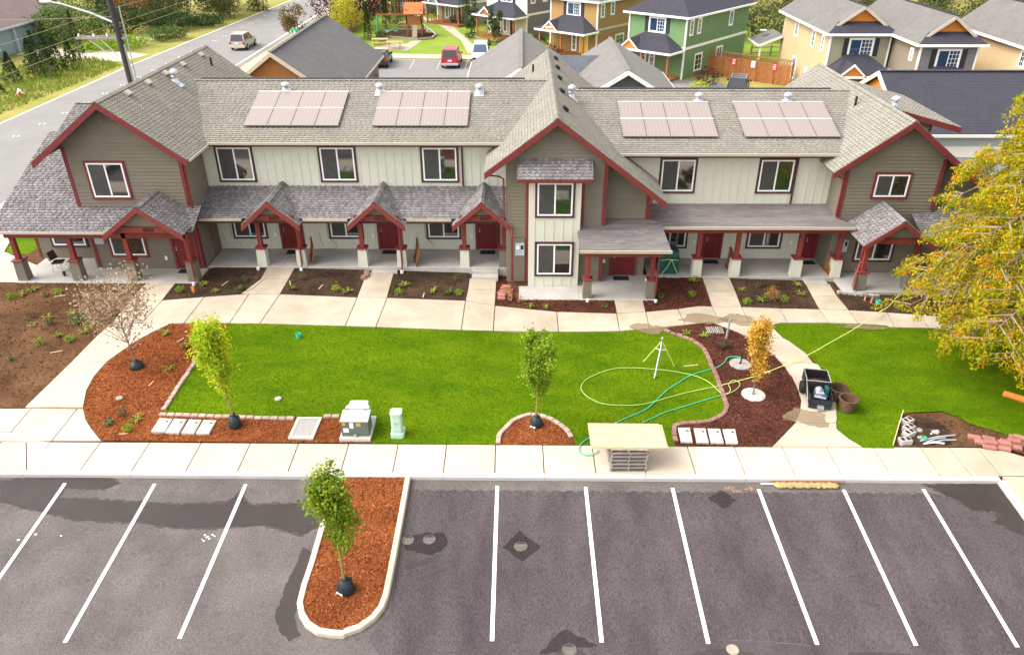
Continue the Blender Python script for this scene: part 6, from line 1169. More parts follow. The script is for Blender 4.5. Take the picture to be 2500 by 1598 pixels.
# the large drooping tree at the right edge
def big_tree():
    g = np.random.default_rng(21); R = random.Random(21); x, y = 21.3, 6.2; z = H(x,y); t = thing('cedar_tree', 'large tree with drooping yellow-green and orange foliage at the right edge', 'tree', (x,y,z)); mb = MB()
    mb.tube([(x,y,z-.1),(x+.05,y,z+3),(x,y+.1,z+7),(x-.1,y,z+11),(x,y,z+14)], .3, 10, radii=[.38,.3,.22,.13,.03]); ctr = []; tw = MB()
    N = 170
    for i in range(N):
        f = (i+.5)/N; zz = z+2.0+11.4*f; a = i*2.39996+R.uniform(-.3,.3); L = (5.0*(1-f)**.5+1.3)*R.uniform(.72,1.06)*min(1, .62+1.9*f)
        if math.cos(a) > .35 and i % 2: continue
        d = Vector((math.cos(a), math.sin(a), 0)); p0 = Vector((x,y,zz)); P = []
        for k in range(8):
            u = k/7; P.append(p0+d*L*u+Zv*(.42*u*L-.62*u*u*L)+Vector((R.gauss(0,.05),R.gauss(0,.05),0))*u*2)
        mb.tube(P, .03, 5, radii=[.07*(1-.85*k/7)*(.5+L/9) for k in range(8)])
        for k in range(2, 8):
            for s in (-1, 1):
                for _ in range(2):
                    q0 = P[k-1].lerp(P[k], R.random()); sd_ = Vector((-d.y,d.x,0))*s; l2 = L*.15*R.uniform(.5,1.3)*(1.35-.6*k/7)+.12; q1 = q0+(sd_*.8+d*.55).normalized()*l2-Zv*l2*.25; q2 = q1+(sd_*.3+d*.3).normalized()*l2*.4-Zv*l2*.4
                    tw.tube([q0,q1,q2], .008, 4, radii=[.02,.012,.004]); ctr += [(q0.lerp(q1,.6),.20),(q1,.26),(q1.lerp(q2,.6),.24),(q2,.2)]
        ctr += [(P[k],.25) for k in range(4,8)]+[(P[7]+d*.15-Zv*.1,.2)]
    obj('trunk', mb, 'bark', t); obj('twigs', tw, 'bark_pale', t)
    A = np.array([tuple(p) for p, _ in ctr]); rad = np.array([r for _, r in ctr]); n = 300000; k = g.integers(0,len(A),n); q = g.normal(size=(n,3)); q /= np.linalg.norm(q,axis=1)[:,None]
    o = q*(g.random((n,1))**.45)*rad[k][:,None]; o[:,2] = o[:,2]*.75-.08; C = A[k]+o
    V, F = leaves(C, .12, aspect=.48, hang=.3, g=g); fast_mesh('crown', V, F, 'leaf_cedar', t)
big_tree()
obj('log', MB().tube([(18.9,4.75,H(18.9,4.7)+.12),(19.9,3.9,H(19.9,3.9)+.16)], .13, 10, radii=[.12,.15]), 'cedar_orange', label='freshly cut orange log lying under the large tree', cat='log')
# small bed plants
def fern(x, y, r, label, m, n=16, up=.7, z=None):
    z = H(x,y)+.015 if z is None else z; V = []; F = []
    for i in range(n):
        a = random.uniform(0,6.28); L = r*random.uniform(.6,1.1); w = r*.1; d = Vector((math.cos(a),math.sin(a),0)); s = Vector((-d.y,d.x,0)); u = up*random.uniform(.5,1.2)
        p = [Vector((x,y,z)), Vector((x,y,z))+d*L*.5+Zv*L*u*.75, Vector((x,y,z))+d*L+Zv*L*u*.6]; k = len(V)
        V += [p[0]-s*w*.4, p[0]+s*w*.4, p[1]+s*w, p[1]-s*w, p[2]+s*w*.1, p[2]-s*w*.1]; F += [(k,k+1,k+2,k+3),(k+3,k+2,k+4,k+5)]
    mb = MB(); mb.v = [tuple(v) for v in V]; mb.f = F; return obj('bed_plant', mb, m, label=label, cat='plant')
def shrub(x, y, r, h, label, m, n=350, leaf=.06, name='bed_plant', cat='plant', z=None, group=None, stem=True, pile=.0):
    g = np.random.default_rng(int(abs(x*97+y*13))+3); z = H(x,y) if z is None else z; t = thing(name, label, cat, (x,y,z), group=group)
    if stem:
        mb = MB()
        for i in range(6): a = random.uniform(0,6.28); mb.tube([(x,y,z),(x+math.cos(a)*r*.5,y+math.sin(a)*r*.5,z+h*.75)], .008, 4, radii=[.012+h*.008,.005])
        obj('stems', mb, 'bark', t)
    q = g.normal(size=(n,3)); q /= np.linalg.norm(q,axis=1)[:,None]; rr = g.uniform(.35,1,(n,1))**.5; q = q*rr; lump = 1+.22*np.sin(q[:,0]*6+x)*np.sin(q[:,1]*5+y)+.12*np.sin(q[:,2]*9)
    C = np.stack([x+q[:,0]*r*lump, y+q[:,1]*r*lump, z+h*.52+q[:,2]*h*.5*lump],1); C[:,2] = np.maximum(C[:,2], z+.02); V, F = leaves(C, leaf, g=g); fast_mesh('foliage', V, F, m, t); return t
beds = {'the big left soil bed': G['plantsL'], 'the orange mulch bed': G['plantsM'][:7], 'the dark mulch bed': G['plantsM'][7:], 'the first dark doorway bed': G['plantsB'][:5], 'the second dark doorway bed': G['plantsB'][5:9], 'the third dark doorway bed': G['plantsB'][9:15], 'the bay window bed': G['plantsB'][15:18], 'the red bed by the grill': G['plantsB'][18:21], 'the bed between the right-hand walks': G['plantsB'][21:29], 'the right end bed': G['plantsB'][29:]}
for bed, pts in beds.items():
    pts = sorted(pts)
    for i, (x, y) in enumerate(pts):
        k = (i*7+len(bed)) % 5; where = ('%s from the left in %s' % (ordn[i], bed)) if i else 'leftmost in %s' % bed
        if k in (0,3): fern(x, y, random.uniform(.25,.36), 'yellow-green fern, '+where, 'leaf_fern')
        elif k == 1: shrub(x, y, .2, .3, 'small green shrub, '+where, 'leaf_fresh', 220, .06)
        elif k == 2: fern(x, y, random.uniform(.22,.3), 'small spiky plant, '+where, 'leaf_hedge', 20, 1.1)
        else: shrub(x, y, .2, .32, 'small dull olive shrub, '+where, 'leaf_olive', 200, .055)
shrub(-18.2,9.35,.42,.35,'low spreading green shrub in the middle of the left soil bed','leaf_hedge',500,.07); shrub(.25,12.0,.22,.75,'orange-leaved shrub beside the pile of red pavers','leaf_burnt',260,.06); shrub(.75,11.75,.2,.5,'red-stemmed shrub at the corner of the bay window bed','leaf_red',120,.05); shrub(12.35,12.2,.32,.75,'orange-yellow shrub between the two right-hand walks','leaf_burnt',420,.07); shrub(9.1,7.9,.35,.4,'dark red shrub by the thin pale post','leaf_plum',260,.06)
obj('leafy_debris', MB().tube([(-13.9,2.55,.25),(-13.75,2.75,.4),(-13.6,2.6,.3),(-13.7,2.5,.22)], .03, 6), 'black_plastic', label='coiled dark tube beside a plant in the left orange bed', cat='tube')
def dripline(pts, label): P = smooth_path([(x,y,H(x,y)+.03) for x, y in pts], 5); obj('drip_line', MB().tube(P, .016, 5), 'chip_orange' if 0 else 'clod', label=label, cat='drip line')
dripline(((-13.9,11.3),(-13.4,11.6),(-12.4,11.75),(-11.6,11.95),(-11.3,12.7),(-11.1,13.4)), 'thin tan drip line edging the first dark doorway bed'); dripline(((-5.0,12.3),(-5.05,11.55),(-4.6,11.65),(-3.6,11.9),(-2.9,11.7),(-2.2,11.45),(-1.8,11.9)), 'thin tan drip line edging the third dark doorway bed')
# ------------------------------------------------------------------ surroundings behind the townhouses
def flat(name, poly, z, m, parent=None, **kw):
    p = list(poly)
    if area2(p) < 0: p = p[::-1]
    return obj(name, MB().poly([(x,y,z) for x, y in p]), m, parent, origin=None if parent else (0,0,0), **kw)
flat('meadow', [(-260,27),(260,27),(260,420),(-260,420)], .30, 'meadow', kind='structure'); flat('meadow', [(-260,-10),(-29,-10),(-29,27),(-260,27)], .285, 'meadow', kind='structure')
road = flat('road', [(-42.6,-30),(-29.0,-30),(-28.4,110),(-24.5,190),(-20,420),(-33,420),(-33.5,190),(-37.2,110),(-40.4,64)], .315, 'asphalt_road', kind='structure')
flat('road_line', [(-29.75,-30),(-29.62,-30),(-28.98,110),(-29.12,110)], .322, 'paint_white', road); flat('road_line', [(-41.9,-30),(-41.75,-30),(-40.35,64),(-37.9,104),(-34,170),(-34.15,170),(-38.05,104),(-40.5,64)], .322, 'paint_white', road)
for k in range(46):
    y = -20+k*3.4; x = -37.6+.018*(y-40) if y > 40 else -37.7; 
    for dx in (0,.35): flat('road_marker', [(x+dx,y),(x+dx+.12,y),(x+dx+.12,y+.25),(x+dx,y+.25)], .322, 'paint_white', road)
flat('verge_path', [(-28.9,-20),(-27.2,-20),(-26.6,110),(-28.2,110)], .325, 'concrete', kind='structure')
flat('courtyard_lawn', [(-21.5,68.6),(-2,68.6),(4,60),(26,58),(30,74),(12,92),(-6,112),(-21,118)], .312, 'lawn_far', kind='structure')
clot = flat('courtyard_parking', [(-15,30),(18,30),(20,56),(-3.5,66.2),(-15,67.4)], .318, 'asphalt_road', kind='structure')
for x in (-13.6,-10.75,-7.9,-5.0): flat('parking_line', [(x-.05,62.2),(x+.05,62.2),(x+.05,67.0),(x-.05,67.0)], .325, 'paint_old', clot)
ck = flat('courtyard_walk', [(-15,68.3),(-2.6,67.2),(-2.6,69.4),(-15,70.5)], .345, 'concrete', kind='structure'); obj('kerb', MB().prism([(-15,67.9,.2),(-2.6,66.8,.2),(-2.6,67.25,.2),(-15,68.35,.2)], (0,0,.22)), 'concrete_kerb', kind='structure')
flat('garden_path', [(-5.2,70.5),(-3.9,72.0),(-8.8,91.0),(-12.9,97.5),(-16,104),(-17.2,103.4),(-13.9,97),(-10.2,90),(-6.6,79)], .335, 'concrete', kind='structure'); flat('garden_path', [(-9.2,88),(-8.6,90),(-5.6,92.4),(-5.2,91.4)], .332, 'concrete', kind='structure'); flat('garden_path', [(-6.6,80.5),(-6.2,79.4),(-2.8,81.8),(-3.2,82.8)], .332, 'concrete', kind='structure')
flat('picnic_pad', [(-16.9,73.0),(-15.2,76.6),(-12.9,76.6),(-12.6,78.6),(-11.3,78.6),(-12.2,72.2)], .336, 'concrete', kind='structure')
flat('side_lawn', [(-29,16),(-23.2,16),(-23.2,25),(-27,25)], .62, 'lawn_soil', kind='structure'); flat('side_walk', [(-29,12.8),(-22.8,12.8),(-22.8,14.6),(-25.4,16.2),(-28.5,25),(-29.6,25),(-29.4,14)], .66, 'concrete_new', kind='structure')
def planes(root, faces, m, th=.16, name='roof'):
    for f in faces: obj(name, MB().prism([Vector(p)-Zv*th for p in f], Zv*th), m, root)
def house(name, label, corner, rz, w, d, e, wf, ws, rm, style, wins, trim='paint_trim', p=.62, porch=None, band=None, gcol='cedar_orange', group=None, ridge_d=None, z=.3, gfloor=None):
    """corner: world position of the front-left base corner; local x along the front, y into the depth"""
    t = thing(name, label, 'house', (corner[0],corner[1],z), rz, group, local=True); ov = .45; hf = w/2+ov; xr_ = w/2; zr = e+p*hf
    obj('wall', MB().box(0,w,0,d,-.3,e+.05), ws, t); obj('wall', MB().box(.0,w,-.03,.0,-.3,e+.05), wf, t)
    if gfloor: obj('wall', MB().box(-.015,w+.015,-.045,d,-.3,e*.48), gfloor, t)
    if style == 'hip':
        yf = hf-ov; planes(t, [[(-ov,-ov,e),(-ov,d+ov,e),(xr_,d+ov,zr),(xr_,yf,zr)],[(w+ov,-ov,e),(xr_,yf,zr),(xr_,d+ov,zr),(w+ov,d+ov,e)],[(-ov,-ov,e),(xr_,yf,zr),(w+ov,-ov,e)][::-1]], rm)
    else:
        s = .38*hf; zs = e+p*s; yb = -ov+s
        planes(t, [[(-ov,-ov,e),(-ov,d+ov,e),(xr_,d+ov,zr),(xr_,yb-.35,zr),(-ov+s,yb-.35,zs),(-ov+s,yb,zs)],[(w+ov,-ov,e),(w+ov-s,yb,zs),(w+ov-s,yb-.35,zs),(xr_,yb-.35,zr),(xr_,d+ov,zr),(w+ov,d+ov,e)]], rm)
        planes(t, [[(-ov,-ov,e),(w+ov,-ov,e),(w+ov-s,yb,zs),(-ov+s,yb,zs)]], 'roof_dark'); obj('gable', MB().prism([(-ov+s+.2,yb,zs),(w+ov-s-.2,yb,zs),(xr_,yb,zr-.15)], (0,.1,0)), gcol, t)
        for sg in (0,1):
            xa = -ov+s-.3 if sg == 0 else w+ov-s+.3; za = zs-p*.3; obj('barge_board', MB().prism([(xr_,yb-.42,zr-.02),(xa,yb-.42,za-.02),(xa,yb-.42,za-.28),(xr_,yb-.42,zr-.3)], (0,.06,0)), 'trim_tan', t)
    obj('ridge', MB().beam((xr_,(hf if style=='hip' else 0),zr+.01),(xr_,d+ov,zr+.01),.22,.05), 'ridge_black', t)
    mb = MB(); mb.box(-ov-.06,w+ov+.06,-ov-.1,-ov,e-.2,e-.02); mb.box(-ov-.1,-ov,-ov,d+ov,e-.2,e-.02); mb.box(w+ov,w+ov+.1,-ov,d+ov,e-.2,e-.02); obj('gutter', mb, 'paint_trim', t); obj('soffit', MB().box(-ov,w+ov,-ov,d+ov,e-.16,e-.14), 'paint_trim', t)
    for x in (0,w): obj('corner_board', MB().box(x-.07,x+.07,-.08,.06,-.2,e), trim, t)
    if band: obj('band', MB().box(-.04,w+.04,-.05,d+.04,e*.47,e*.47+.25), band, t)
    fs = {'F': Fr((0,-.03,0),(1,0,0),(0,-1,0)), 'R': Fr((w,0,0),(0,1,0),(1,0,0)), 'L': Fr((0,0,0),(0,1,0),(-1,0,0))}
    if gfloor: fs = {k: Fr(f.O+f.N*.02, f.U, f.N) for k, f in fs.items()}
    for (sd_, u, v, ww, hh, kind) in wins:
        f = fs[sd_]
        if kind == 'door': door(t, f, u, u+ww, v, v+hh, 'yellow_door' if 'yellow' in label else 'trim_dark', 'paint_trim', .1)
        else: window(t, f, u, u+ww, v, v+hh, 'paint_trim', .1, slider=kind in ('slide','shut'), grid=(2,3,False) if kind == 'grid' else ((3,4,True) if kind == 'shut' else None), screen=False, glass='glass_blue' if kind in ('slide','shut') else 'glass')
        if kind == 'shut':
            for us in (u-.42, u+ww+.04): obj('shutter', f.box(MB(), us, us+.38, v+.05, v+hh-.05, 0, .05), 'shutter', t)
    if porch:
        a, b, dp, pe, zt = porch; ix = (b-a)*.3
        planes(t, [[(a-.3,-dp-.3,pe),(b+.3,-dp-.3,pe),(b-ix,-.05,zt),(a+ix,-.05,zt)],[(b+.3,-dp-.3,pe),(b+.3,0,pe),(b-ix,-.05,zt)],[(a-.3,0,pe),(a-.3,-dp-.3,pe),(a+ix,-.05,zt)]], 'roof_dark', .12, 'porch_roof')
        mb = MB(); mb.box(a-.36,b+.36,-dp-.4,-dp-.3,pe-.18,pe); mb.box(a-.4,a-.3,-dp-.3,0,pe-.18,pe); mb.box(b+.3,b+.4,-dp-.3,0,pe-.18,pe); obj('gutter', mb, 'paint_trim', t); obj('porch_ceiling', MB().box(a-.3,b+.3,-dp-.3,0,pe-.17,pe-.13), 'paint_trim', t)
        gx = a+(b-a)*.28; gw = .95; gz = pe+.95
        planes(t, [[(gx-gw-.15,-dp-.35,pe-.02),(gx-gw-.15,-dp+1.4,pe-.02),(gx,-dp+1.4,gz),(gx,-dp-.35,gz)],[(gx+gw+.15,-dp-.35,pe-.02),(gx,-dp-.35,gz),(gx,-dp+1.4,gz),(gx+gw+.15,-dp+1.4,pe-.02)]], 'roof_dark', .07, 'gablet_roof'); obj('gablet', MB().prism([(gx-gw,-dp-.28,pe),(gx+gw,-dp-.28,pe),(gx,-dp-.28,gz-.12)], (0,.06,0)), gcol, t)
        for sg in (-1,1): obj('barge_board', MB().prism([(gx,-dp-.4,gz+.02),(gx+sg*(gw+.2),-dp-.4,pe-.04),(gx+sg*(gw+.2),-dp-.4,pe-.2),(gx,-dp-.4,gz-.18)], (0,.05,0)), 'paint_trim', t)
        for x in (a+.1,(a+b)/2,b-.1): obj('post', MB().box(x-.09,x+.09,-dp,-dp+.18,-.1,pe-.17), 'cedar_brown', t)
        obj('porch_floor', MB().box(a,b,-dp,0,-.3,.25), 'wood_stain', t)
        for k in range(9): x = a+.25+(b-a)*.42*k/8; obj('baluster', MB().box(x-.04,x+.04,-dp+.06,-dp+.1,.25,1.1), 'wood_stain', t)
        obj('rail', MB().box(a+.1,a+(b-a)*.5,-dp+.03,-dp+.13,1.1,1.18), 'wood_stain', t)
    return t
fw = [('F',2.2,4.0,1.9,1.45,'shut'),('F',3.6,.3,1.0,2.1,'door'),('F',1.5,.55,.7,1.8,'grid'),('F',2.5,.55,.7,1.8,'grid')]
A40 = math.radians(-40); ux, uy = math.cos(A40), math.sin(A40); w_ = 6.3
def row(cx, cy): return (cx-ux*w_, cy-uy*w_)
house('two_storey_house', 'green two-storey house with white trim and dark shutters behind the brown fence', row(16.3,57.4), A40, w_, 13, 5.75, 'side_green', 'side_green', 'roof_dark', 'hip', [('R',.6,3.9,.75,1.5,'grid'),('R',2.1,3.9,.75,1.5,'grid'),('R',8.6,3.9,.9,1.5,'slide'),('R',2.2,.4,1.5,1.7,'grid'),('R',6.6,.1,1.3,2.1,'slide'),fw[0]]+fw[2:], porch=(.1,6.0,2.3,2.75,4.0), band='paint_trim', gcol='cedar_orange')
house('two_storey_house', 'ochre two-storey house with a yellow front door', row(8.9,68.2), A40, w_, 13, 5.75, 'side_ochre', 'side_ochre', 'roof_slate', 'hip', [('R',.5,4.0,.75,1.4,'grid'),('R',2.4,4.1,.75,1.4,'grid'),('R',3.6,.5,1.7,1.5,'grid'),fw[0],('F',4.1,.3,1.1,2.1,'door'),('F',3.0,.4,.7,1.9,'grid')], porch=(.1,6.2,2.3,2.75,4.1), band='trim_tan')
house('two_storey_house', 'cream and grey two-storey house next beyond the ochre house', row(1.4,79.2), A40, w_, 13, 5.75, 'side_cream', 'side_grey', 'roof_slate', 'hip', [('R',.7,4.0,.9,1.4,'slide'),('R',3.0,4.0,.9,1.4,'slide')]+fw, porch=(.1,6.2,2.3,2.75,4.1), band='paint_trim', gcol='cedar_brown')
house('two_storey_house', 'olive two-storey house second beyond the ochre house', row(-6.0,90.2), A40, w_, 13, 5.75, 'side_olive', 'side_olive', 'roof_bluegrey', 'hip', fw, porch=(.1,6.2,2.3,2.75,4.1), band='paint_trim', gcol='side_grey')
house('two_storey_house', 'dark grey two-storey house farthest along the garden path', row(-13.4,101.4), A40, w_, 13, 5.75, 'side_grey', 'side_grey', 'roof_slate', 'hip', fw, porch=(.1,6.2,2.3,2.75,4.1), band='paint_trim', gcol='side_grey')
W2 = [('F',1.55,3.85,2.1,1.5,'shut'),('L',1.2,4.0,.7,1.3,'grid'),('L',3.6,3.9,.8,1.5,'grid'),('L',8.3,4.0,.9,1.5,'slide'),('L',4.2,1.1,.6,1.0,'grid'),('L',7.3,.4,1.1,2.0,'slide')]
house('two_storey_house', 'tan two-storey house with orange gable right of the green house', (26.55,48.4), 0, 4.95, 12.8, 5.75, 'side_olive', 'side_tan_lit', 'roof_warm', 'dutch', W2, porch=(.1,4.7,2.2,2.75,4.05), gcol='cedar_orange', p=.7)  # side wall paler than front: light from the left put into the colours
house('two_storey_house', 'grey-brown two-storey house with orange gable, middle of the right-hand row', (31.8,43.5), 0, 4.4, 12.8, 5.75, 'side_grey', 'side_brown', 'roof_warm', 'dutch', [('F',1.3,3.85,1.9,1.5,'shut'),('L',1.0,4.2,.6,1.0,'grid'),('L',2.0,1.4,.6,.8,'grid')], porch=(.1,4.2,2.2,2.75,4.05), band='trim_tan', gcol='cedar_orange', p=.75)
house('two_storey_house', 'peach two-storey house at the top right corner', (39.3,38.2), 0, 5.2, 14.5, 5.75, 'side_peach', 'side_peach', 'roof_warm', 'dutch', [('L',4.0,4.1,.8,1.3,'grid'),('L',4.2,1.2,.6,.8,'grid')], gcol='cedar_orange', p=.75)
# rear lean-to on the tan house, satellite dishes
t = thing('rear_porch', 'small lean-to roof at the back corner of the tan house', 'porch', (25.3,61.2,.3)); planes(t, [[(24.2,60.6,3.0),(26.5,60.6,3.9),(26.5,64.4,3.9),(24.2,64.4,3.0)]], 'roof_warm'); obj('gutter', MB().box(24.1,24.2,60.5,64.5,2.85,3.0), 'paint_trim', t); obj('barge_board', MB().prism([(24.2,60.55,2.98),(26.5,60.55,3.88),(26.5,60.55,3.65),(24.2,60.55,2.75)], (0,.05,0)), 'paint_trim', t); obj('post', MB().box(24.4,24.55,60.7,60.85,.3,3.0), 'paint_trim', t)
for i, (x, y, z, lab) in enumerate(((25.1,62.8,3.6,'grey satellite dish on the lean-to roof'),(41.6,42.0,7.3,'white satellite dish on the peach house roof'),(3.5,64.0,3.7,'white satellite dish on the ochre house porch'))):
    t = thing('satellite_dish', lab, 'dish', (x,y,z)); obj('dish', MB().lathe([(0,0),(.2,.03),(.36,.12),(.37,.13),(.2,.05),(0,.02)], (x,y,z+.3), 16, cap=False), 'meter_white', t); obj('mast', MB().tube([(x,y,z-.2),(x,y,z+.3)], .03, 6), 'steel', t)
# single-storey garages
def garage(name, label, xr_, zr, ze, xa, xb, y0, y1, rm, gm, trim, axis='y', th=.16, wallm='side_grey'):
    t = thing(name, label, 'garage', ((xa+xb)/2,(y0+y1)/2,.3))
    if axis == 'y':
        planes(t, [[(xa,y0,ze),(xr_,y0,zr),(xr_,y1,zr),(xa,y1,ze)][::-1],[(xb,y0,ze),(xb,y1,ze),(xr_,y1,zr),(xr_,y0,zr)]], rm); obj('gable', MB().prism([(xa+.4,y0+.35,ze-.1),(xb-.4,y0+.35,ze-.1),(xr_,y0+.35,zr-.2)], (0,.1,0)), gm, t); obj('wall', MB().box(xa+.5,xb-.5,y0+.4,y1-.4,.2,ze-.05), wallm, t); obj('gable', MB().prism([(xa+.4,y1-.4,ze-.1),(xb-.4,y1-.4,ze-.1),(xr_,y1-.4,zr-.2)], (0,.1,0)), gm, t)
        for xe in (xa,xb): obj('barge_board', MB().prism([(xr_,y0-.06,zr+.01),(xe,y0-.06,ze+.01),(xe,y0-.06,ze-.28),(xr_,y0-.06,zr-.3)], (0,.08,0)), trim, t); obj('gutter', MB().box(xe-.06,xe+.06,y0,y1,ze-.2,ze-.02), trim, t)
        obj('ridge', MB().beam((xr_,y0,zr+.03),(xr_,y1,zr+.03),.3,.05), rm, t)
    else:
        yr = xr_; planes(t, [[(xa,y0,ze),(xb,y0,ze),(xb,yr,zr),(xa,yr,zr)],[(xa,y1,ze),(xa,yr,zr),(xb,yr,zr),(xb,y1,ze)]], rm); obj('gable', MB().prism([(xa+.35,y0+.4,ze-.1),(xa+.35,y1-.4,ze-.1),(xa+.35,yr,zr-.2)], (.1,0,0)), gm, t); obj('wall', MB().box(xa+.4,xb-.4,y0+.5,y1-.5,.2,ze-.05), wallm, t)
        for ye in (y0,y1): obj('barge_board', MB().prism([(xa-.06,yr,zr+.01),(xa-.06,ye,ze+.01),(xa-.06,ye,ze-.25),(xa-.06,yr,zr-.28)], (.08,0,0)), trim, t); obj('gutter', MB().box(xa,xb,ye-.06,ye+.06,ze-.2,ze-.02), trim, t)
        obj('ridge', MB().beam((xa,yr,zr+.03),(xb,yr,zr+.03),.3,.05), rm, t)
    return t
garage('garage_building', 'slate-roofed garage with brown gable left behind the townhouses', -17.0, 6.5, 2.98, -21.9, -12.1, 37.3, 55.4, 'roof_slate', 'cedar_brown', 'trim_tan')
gb = garage('garage_building', 'taupe-roofed garage with dark gable behind the central gable', 8.15, 5.7, 2.95, 3.6, 12.75, 35.1, 48.2, 'roof_taupe', 'slate_wall', 'paint_trim', wallm='slate_wall')
garage('garage_building', 'taupe-roofed garage left of the dark-gabled one', .75, 5.7, 2.95, -3.65, 5.1, 36.0, 52.6, 'roof_taupe', 'slate_wall', 'paint_trim', wallm='slate_wall')
planes(gb, [[Vector(p)-Vector(ORG[gb.name])+Vector(ORG[gb.name]) for p in ((1.0,42.2,3.8),(8.2,42.2,3.8),(8.2,44.3,5.0),(1.0,44.3,5.0))],[(1.0,46.4,3.8),(1.0,44.3,5.0),(8.2,44.3,5.0),(8.2,46.4,3.8)]], 'roof_bluegrey', name='link_roof')
gd = garage('garage_building', 'dark-roofed garage with orange gable behind the right-hand gable', 33.8, 5.95, 3.2, 24.6, 44.0, 28.6, 39.2, 'roof_dark', 'cedar_orange', 'paint_trim', axis='x', wallm='meter_grey'); obj('band', MB().box(25.1,43.5,29.02,29.08,1.6,2.3), 'paint_trim', gd)
# brown fence with signs
t = thing('wood_fence', 'tall brown board fence with lattice top and red signs', 'fence', (22.6,56.8,.3)); fa, fb_ = Vector((19.3,59.9,.3)), Vector((25.9,54.5,.3)); d = (fb_-fa); L = d.length; d.normalize()
for k in range(int(L/.2)): p0 = fa+d*(k*.2+.1); obj('board', MB().beam(p0, p0+Zv*1.75, .18, .025, Vector((d.y,-d.x,0))), 'wood_stain', t)
for k in range(6): p0 = fa+d*(L*k/5); obj('fence_post', MB().box(p0.x-.06,p0.x+.06,p0.y-.06,p0.y+.06,.2,2.35), 'wood_stain', t)
for z in (1.82,2.3): obj('rail', MB().beam(fa+Zv*(z-.0), fb_+Zv*(z-.0), .08, .08), 'wood_stain', t)
for k in range(int(L/.3)): p0 = fa+d*(k*.3)+Zv*1.84; obj('lattice_strip', MB().beam(p0, p0+d*.3+Zv*.42, .02, .04), 'wood_lattice', t); obj('lattice_strip', MB().beam(p0+d*.3, p0+Zv*.42, .02, .04), 'wood_lattice', t)
nrm = Vector((d.y,-d.x,0)); nrm = nrm if nrm.y < 0 else -nrm
for k, m in ((.32,'sign_red'),(.55,'meter_white'),(.80,'sign_red')):
    p0 = fa+d*L*k+nrm*.06+Zv*1.55; s_o = obj('sign', MB().obox(p0, d*.2, nrm*.01, Zv*.3), m, t)
    for q in range(4): obj('sign_line', MB().obox(p0+nrm*.014+Zv*(.2-.13*q), d*.14, nrm*.003, Zv*.025), 'meter_white' if m == 'sign_red' else 'glass_blue', s_o)
t = thing('rail_fence', 'grey split-rail fence in the meadow behind the fence', 'fence', (31,72,.3))
for k in range(9): x = 26+2.2*k; y = 69+.25*k; obj('fence_post', MB().box(x-.07,x+.07,y-.07,y+.07,.2,1.5), 'bark_pale', t)
for z in (.7,1.25): obj('rail', MB().beam((26,69,z),(43.6,71,z),.06,.1), 'bark_pale', t)
flat('field', [(24,64),(48,66),(60,92),(22,88)], .325, 'lawn_far', kind='structure')
# utility pole, lamp arm and wires
t = thing('utility_pole', 'dark wooden utility pole with crossarm and street lamp', 'utility pole', (-28.75,39.9,.3)); obj('pole', MB().tube([(-28.62,39.9,.2),(-28.7,39.9,6),(-28.85,39.9,13)], .2, 12, radii=[.26,.23,.19]), 'pole_dark', t)
obj('conduit', MB().tube([(-28.38,39.8,.3),(-28.45,39.8,6.6)], .07, 8), 'steel', t); obj('conduit', MB().tube([(-28.2,39.95,.3),(-28.25,39.95,9.2)], .045, 8), 'galv', t)
obj('crossarm', MB().box(-31.95,-28.2,39.78,39.9,6.95,7.1), 'wood_pallet', t); obj('crossarm', MB().box(-31.7,-28.3,40.05,40.17,7.02,7.15), 'wood_pallet', t)
for a, b in (((-31.1,39.85,7.0),(-28.7,39.85,5.0)),((-30.2,39.85,7.0),(-28.7,39.85,5.3))): obj('brace', MB().tube([a,b], .035, 6), 'galv', t)
ar = obj('lamp_arm', MB().tube([(-28.9,39.9,8.1),(-30.4,39.9,8.75),(-32.3,39.9,9.35),(-33.2,39.9,9.5)], .06, 8, radii=[.09,.08,.06,.05]), 'galv', t); obj('lamp_head', MB().lathe([(.0,-.06),(.2,-.05),(.26,.03),(.18,.1),(0,.12)], (-33.45,39.9,9.5), 14, 1.7, 1, cap=False), 'meter_white', t)
for x in (-31.7,-30.6,-29.6): obj('insulator', MB().lathe([(.05,0),(.09,.08),(.05,.16),(.07,.2),(0,.24)], (x,39.9,7.1), 10, cap=False), 'meter_white', t)
for i, (x, z, zb_) in enumerate(((-31.5,7.25,6.8),(-29.6,7.2,6.6),(-28.9,9.0,8.6))):
    P = []
    for k in range(25): u = k/24; y = -15+135*u; dz = -1.2*(1-abs((y-39.9)/68))*0; s_ = (y-39.9)/(75 if y > 39.9 else 55); P.append((x+(.02 if y < 39.9 else .03)*(y-39.9)*(-.2 if i == 4 else .1), y, z+1.2*s_*s_-.9*abs(s_)))
    obj('power_line', MB().tube(P, .016, 5), 'bark_pale', label=['outer power line on the crossarm end','inner power line on the crossarm','highest power line near the pole top','power line running beside the pole','power line on the middle of the crossarm'][i], cat='wire', group='overhead wires')
for i, (x, y, x2, y2, z) in enumerate(((-28.8,39.9,-62,49,8.5),)): obj('power_line', MB().tube([(x+(x2-x)*k/10,y+(y2-y)*k/10,z-1.5*math.sin(math.pi*k/10)*.5) for k in range(11)], .016, 5), 'bark_pale', label=['upper service wire crossing the road','lower service wire crossing the road'][i], cat='wire', group='overhead wires')
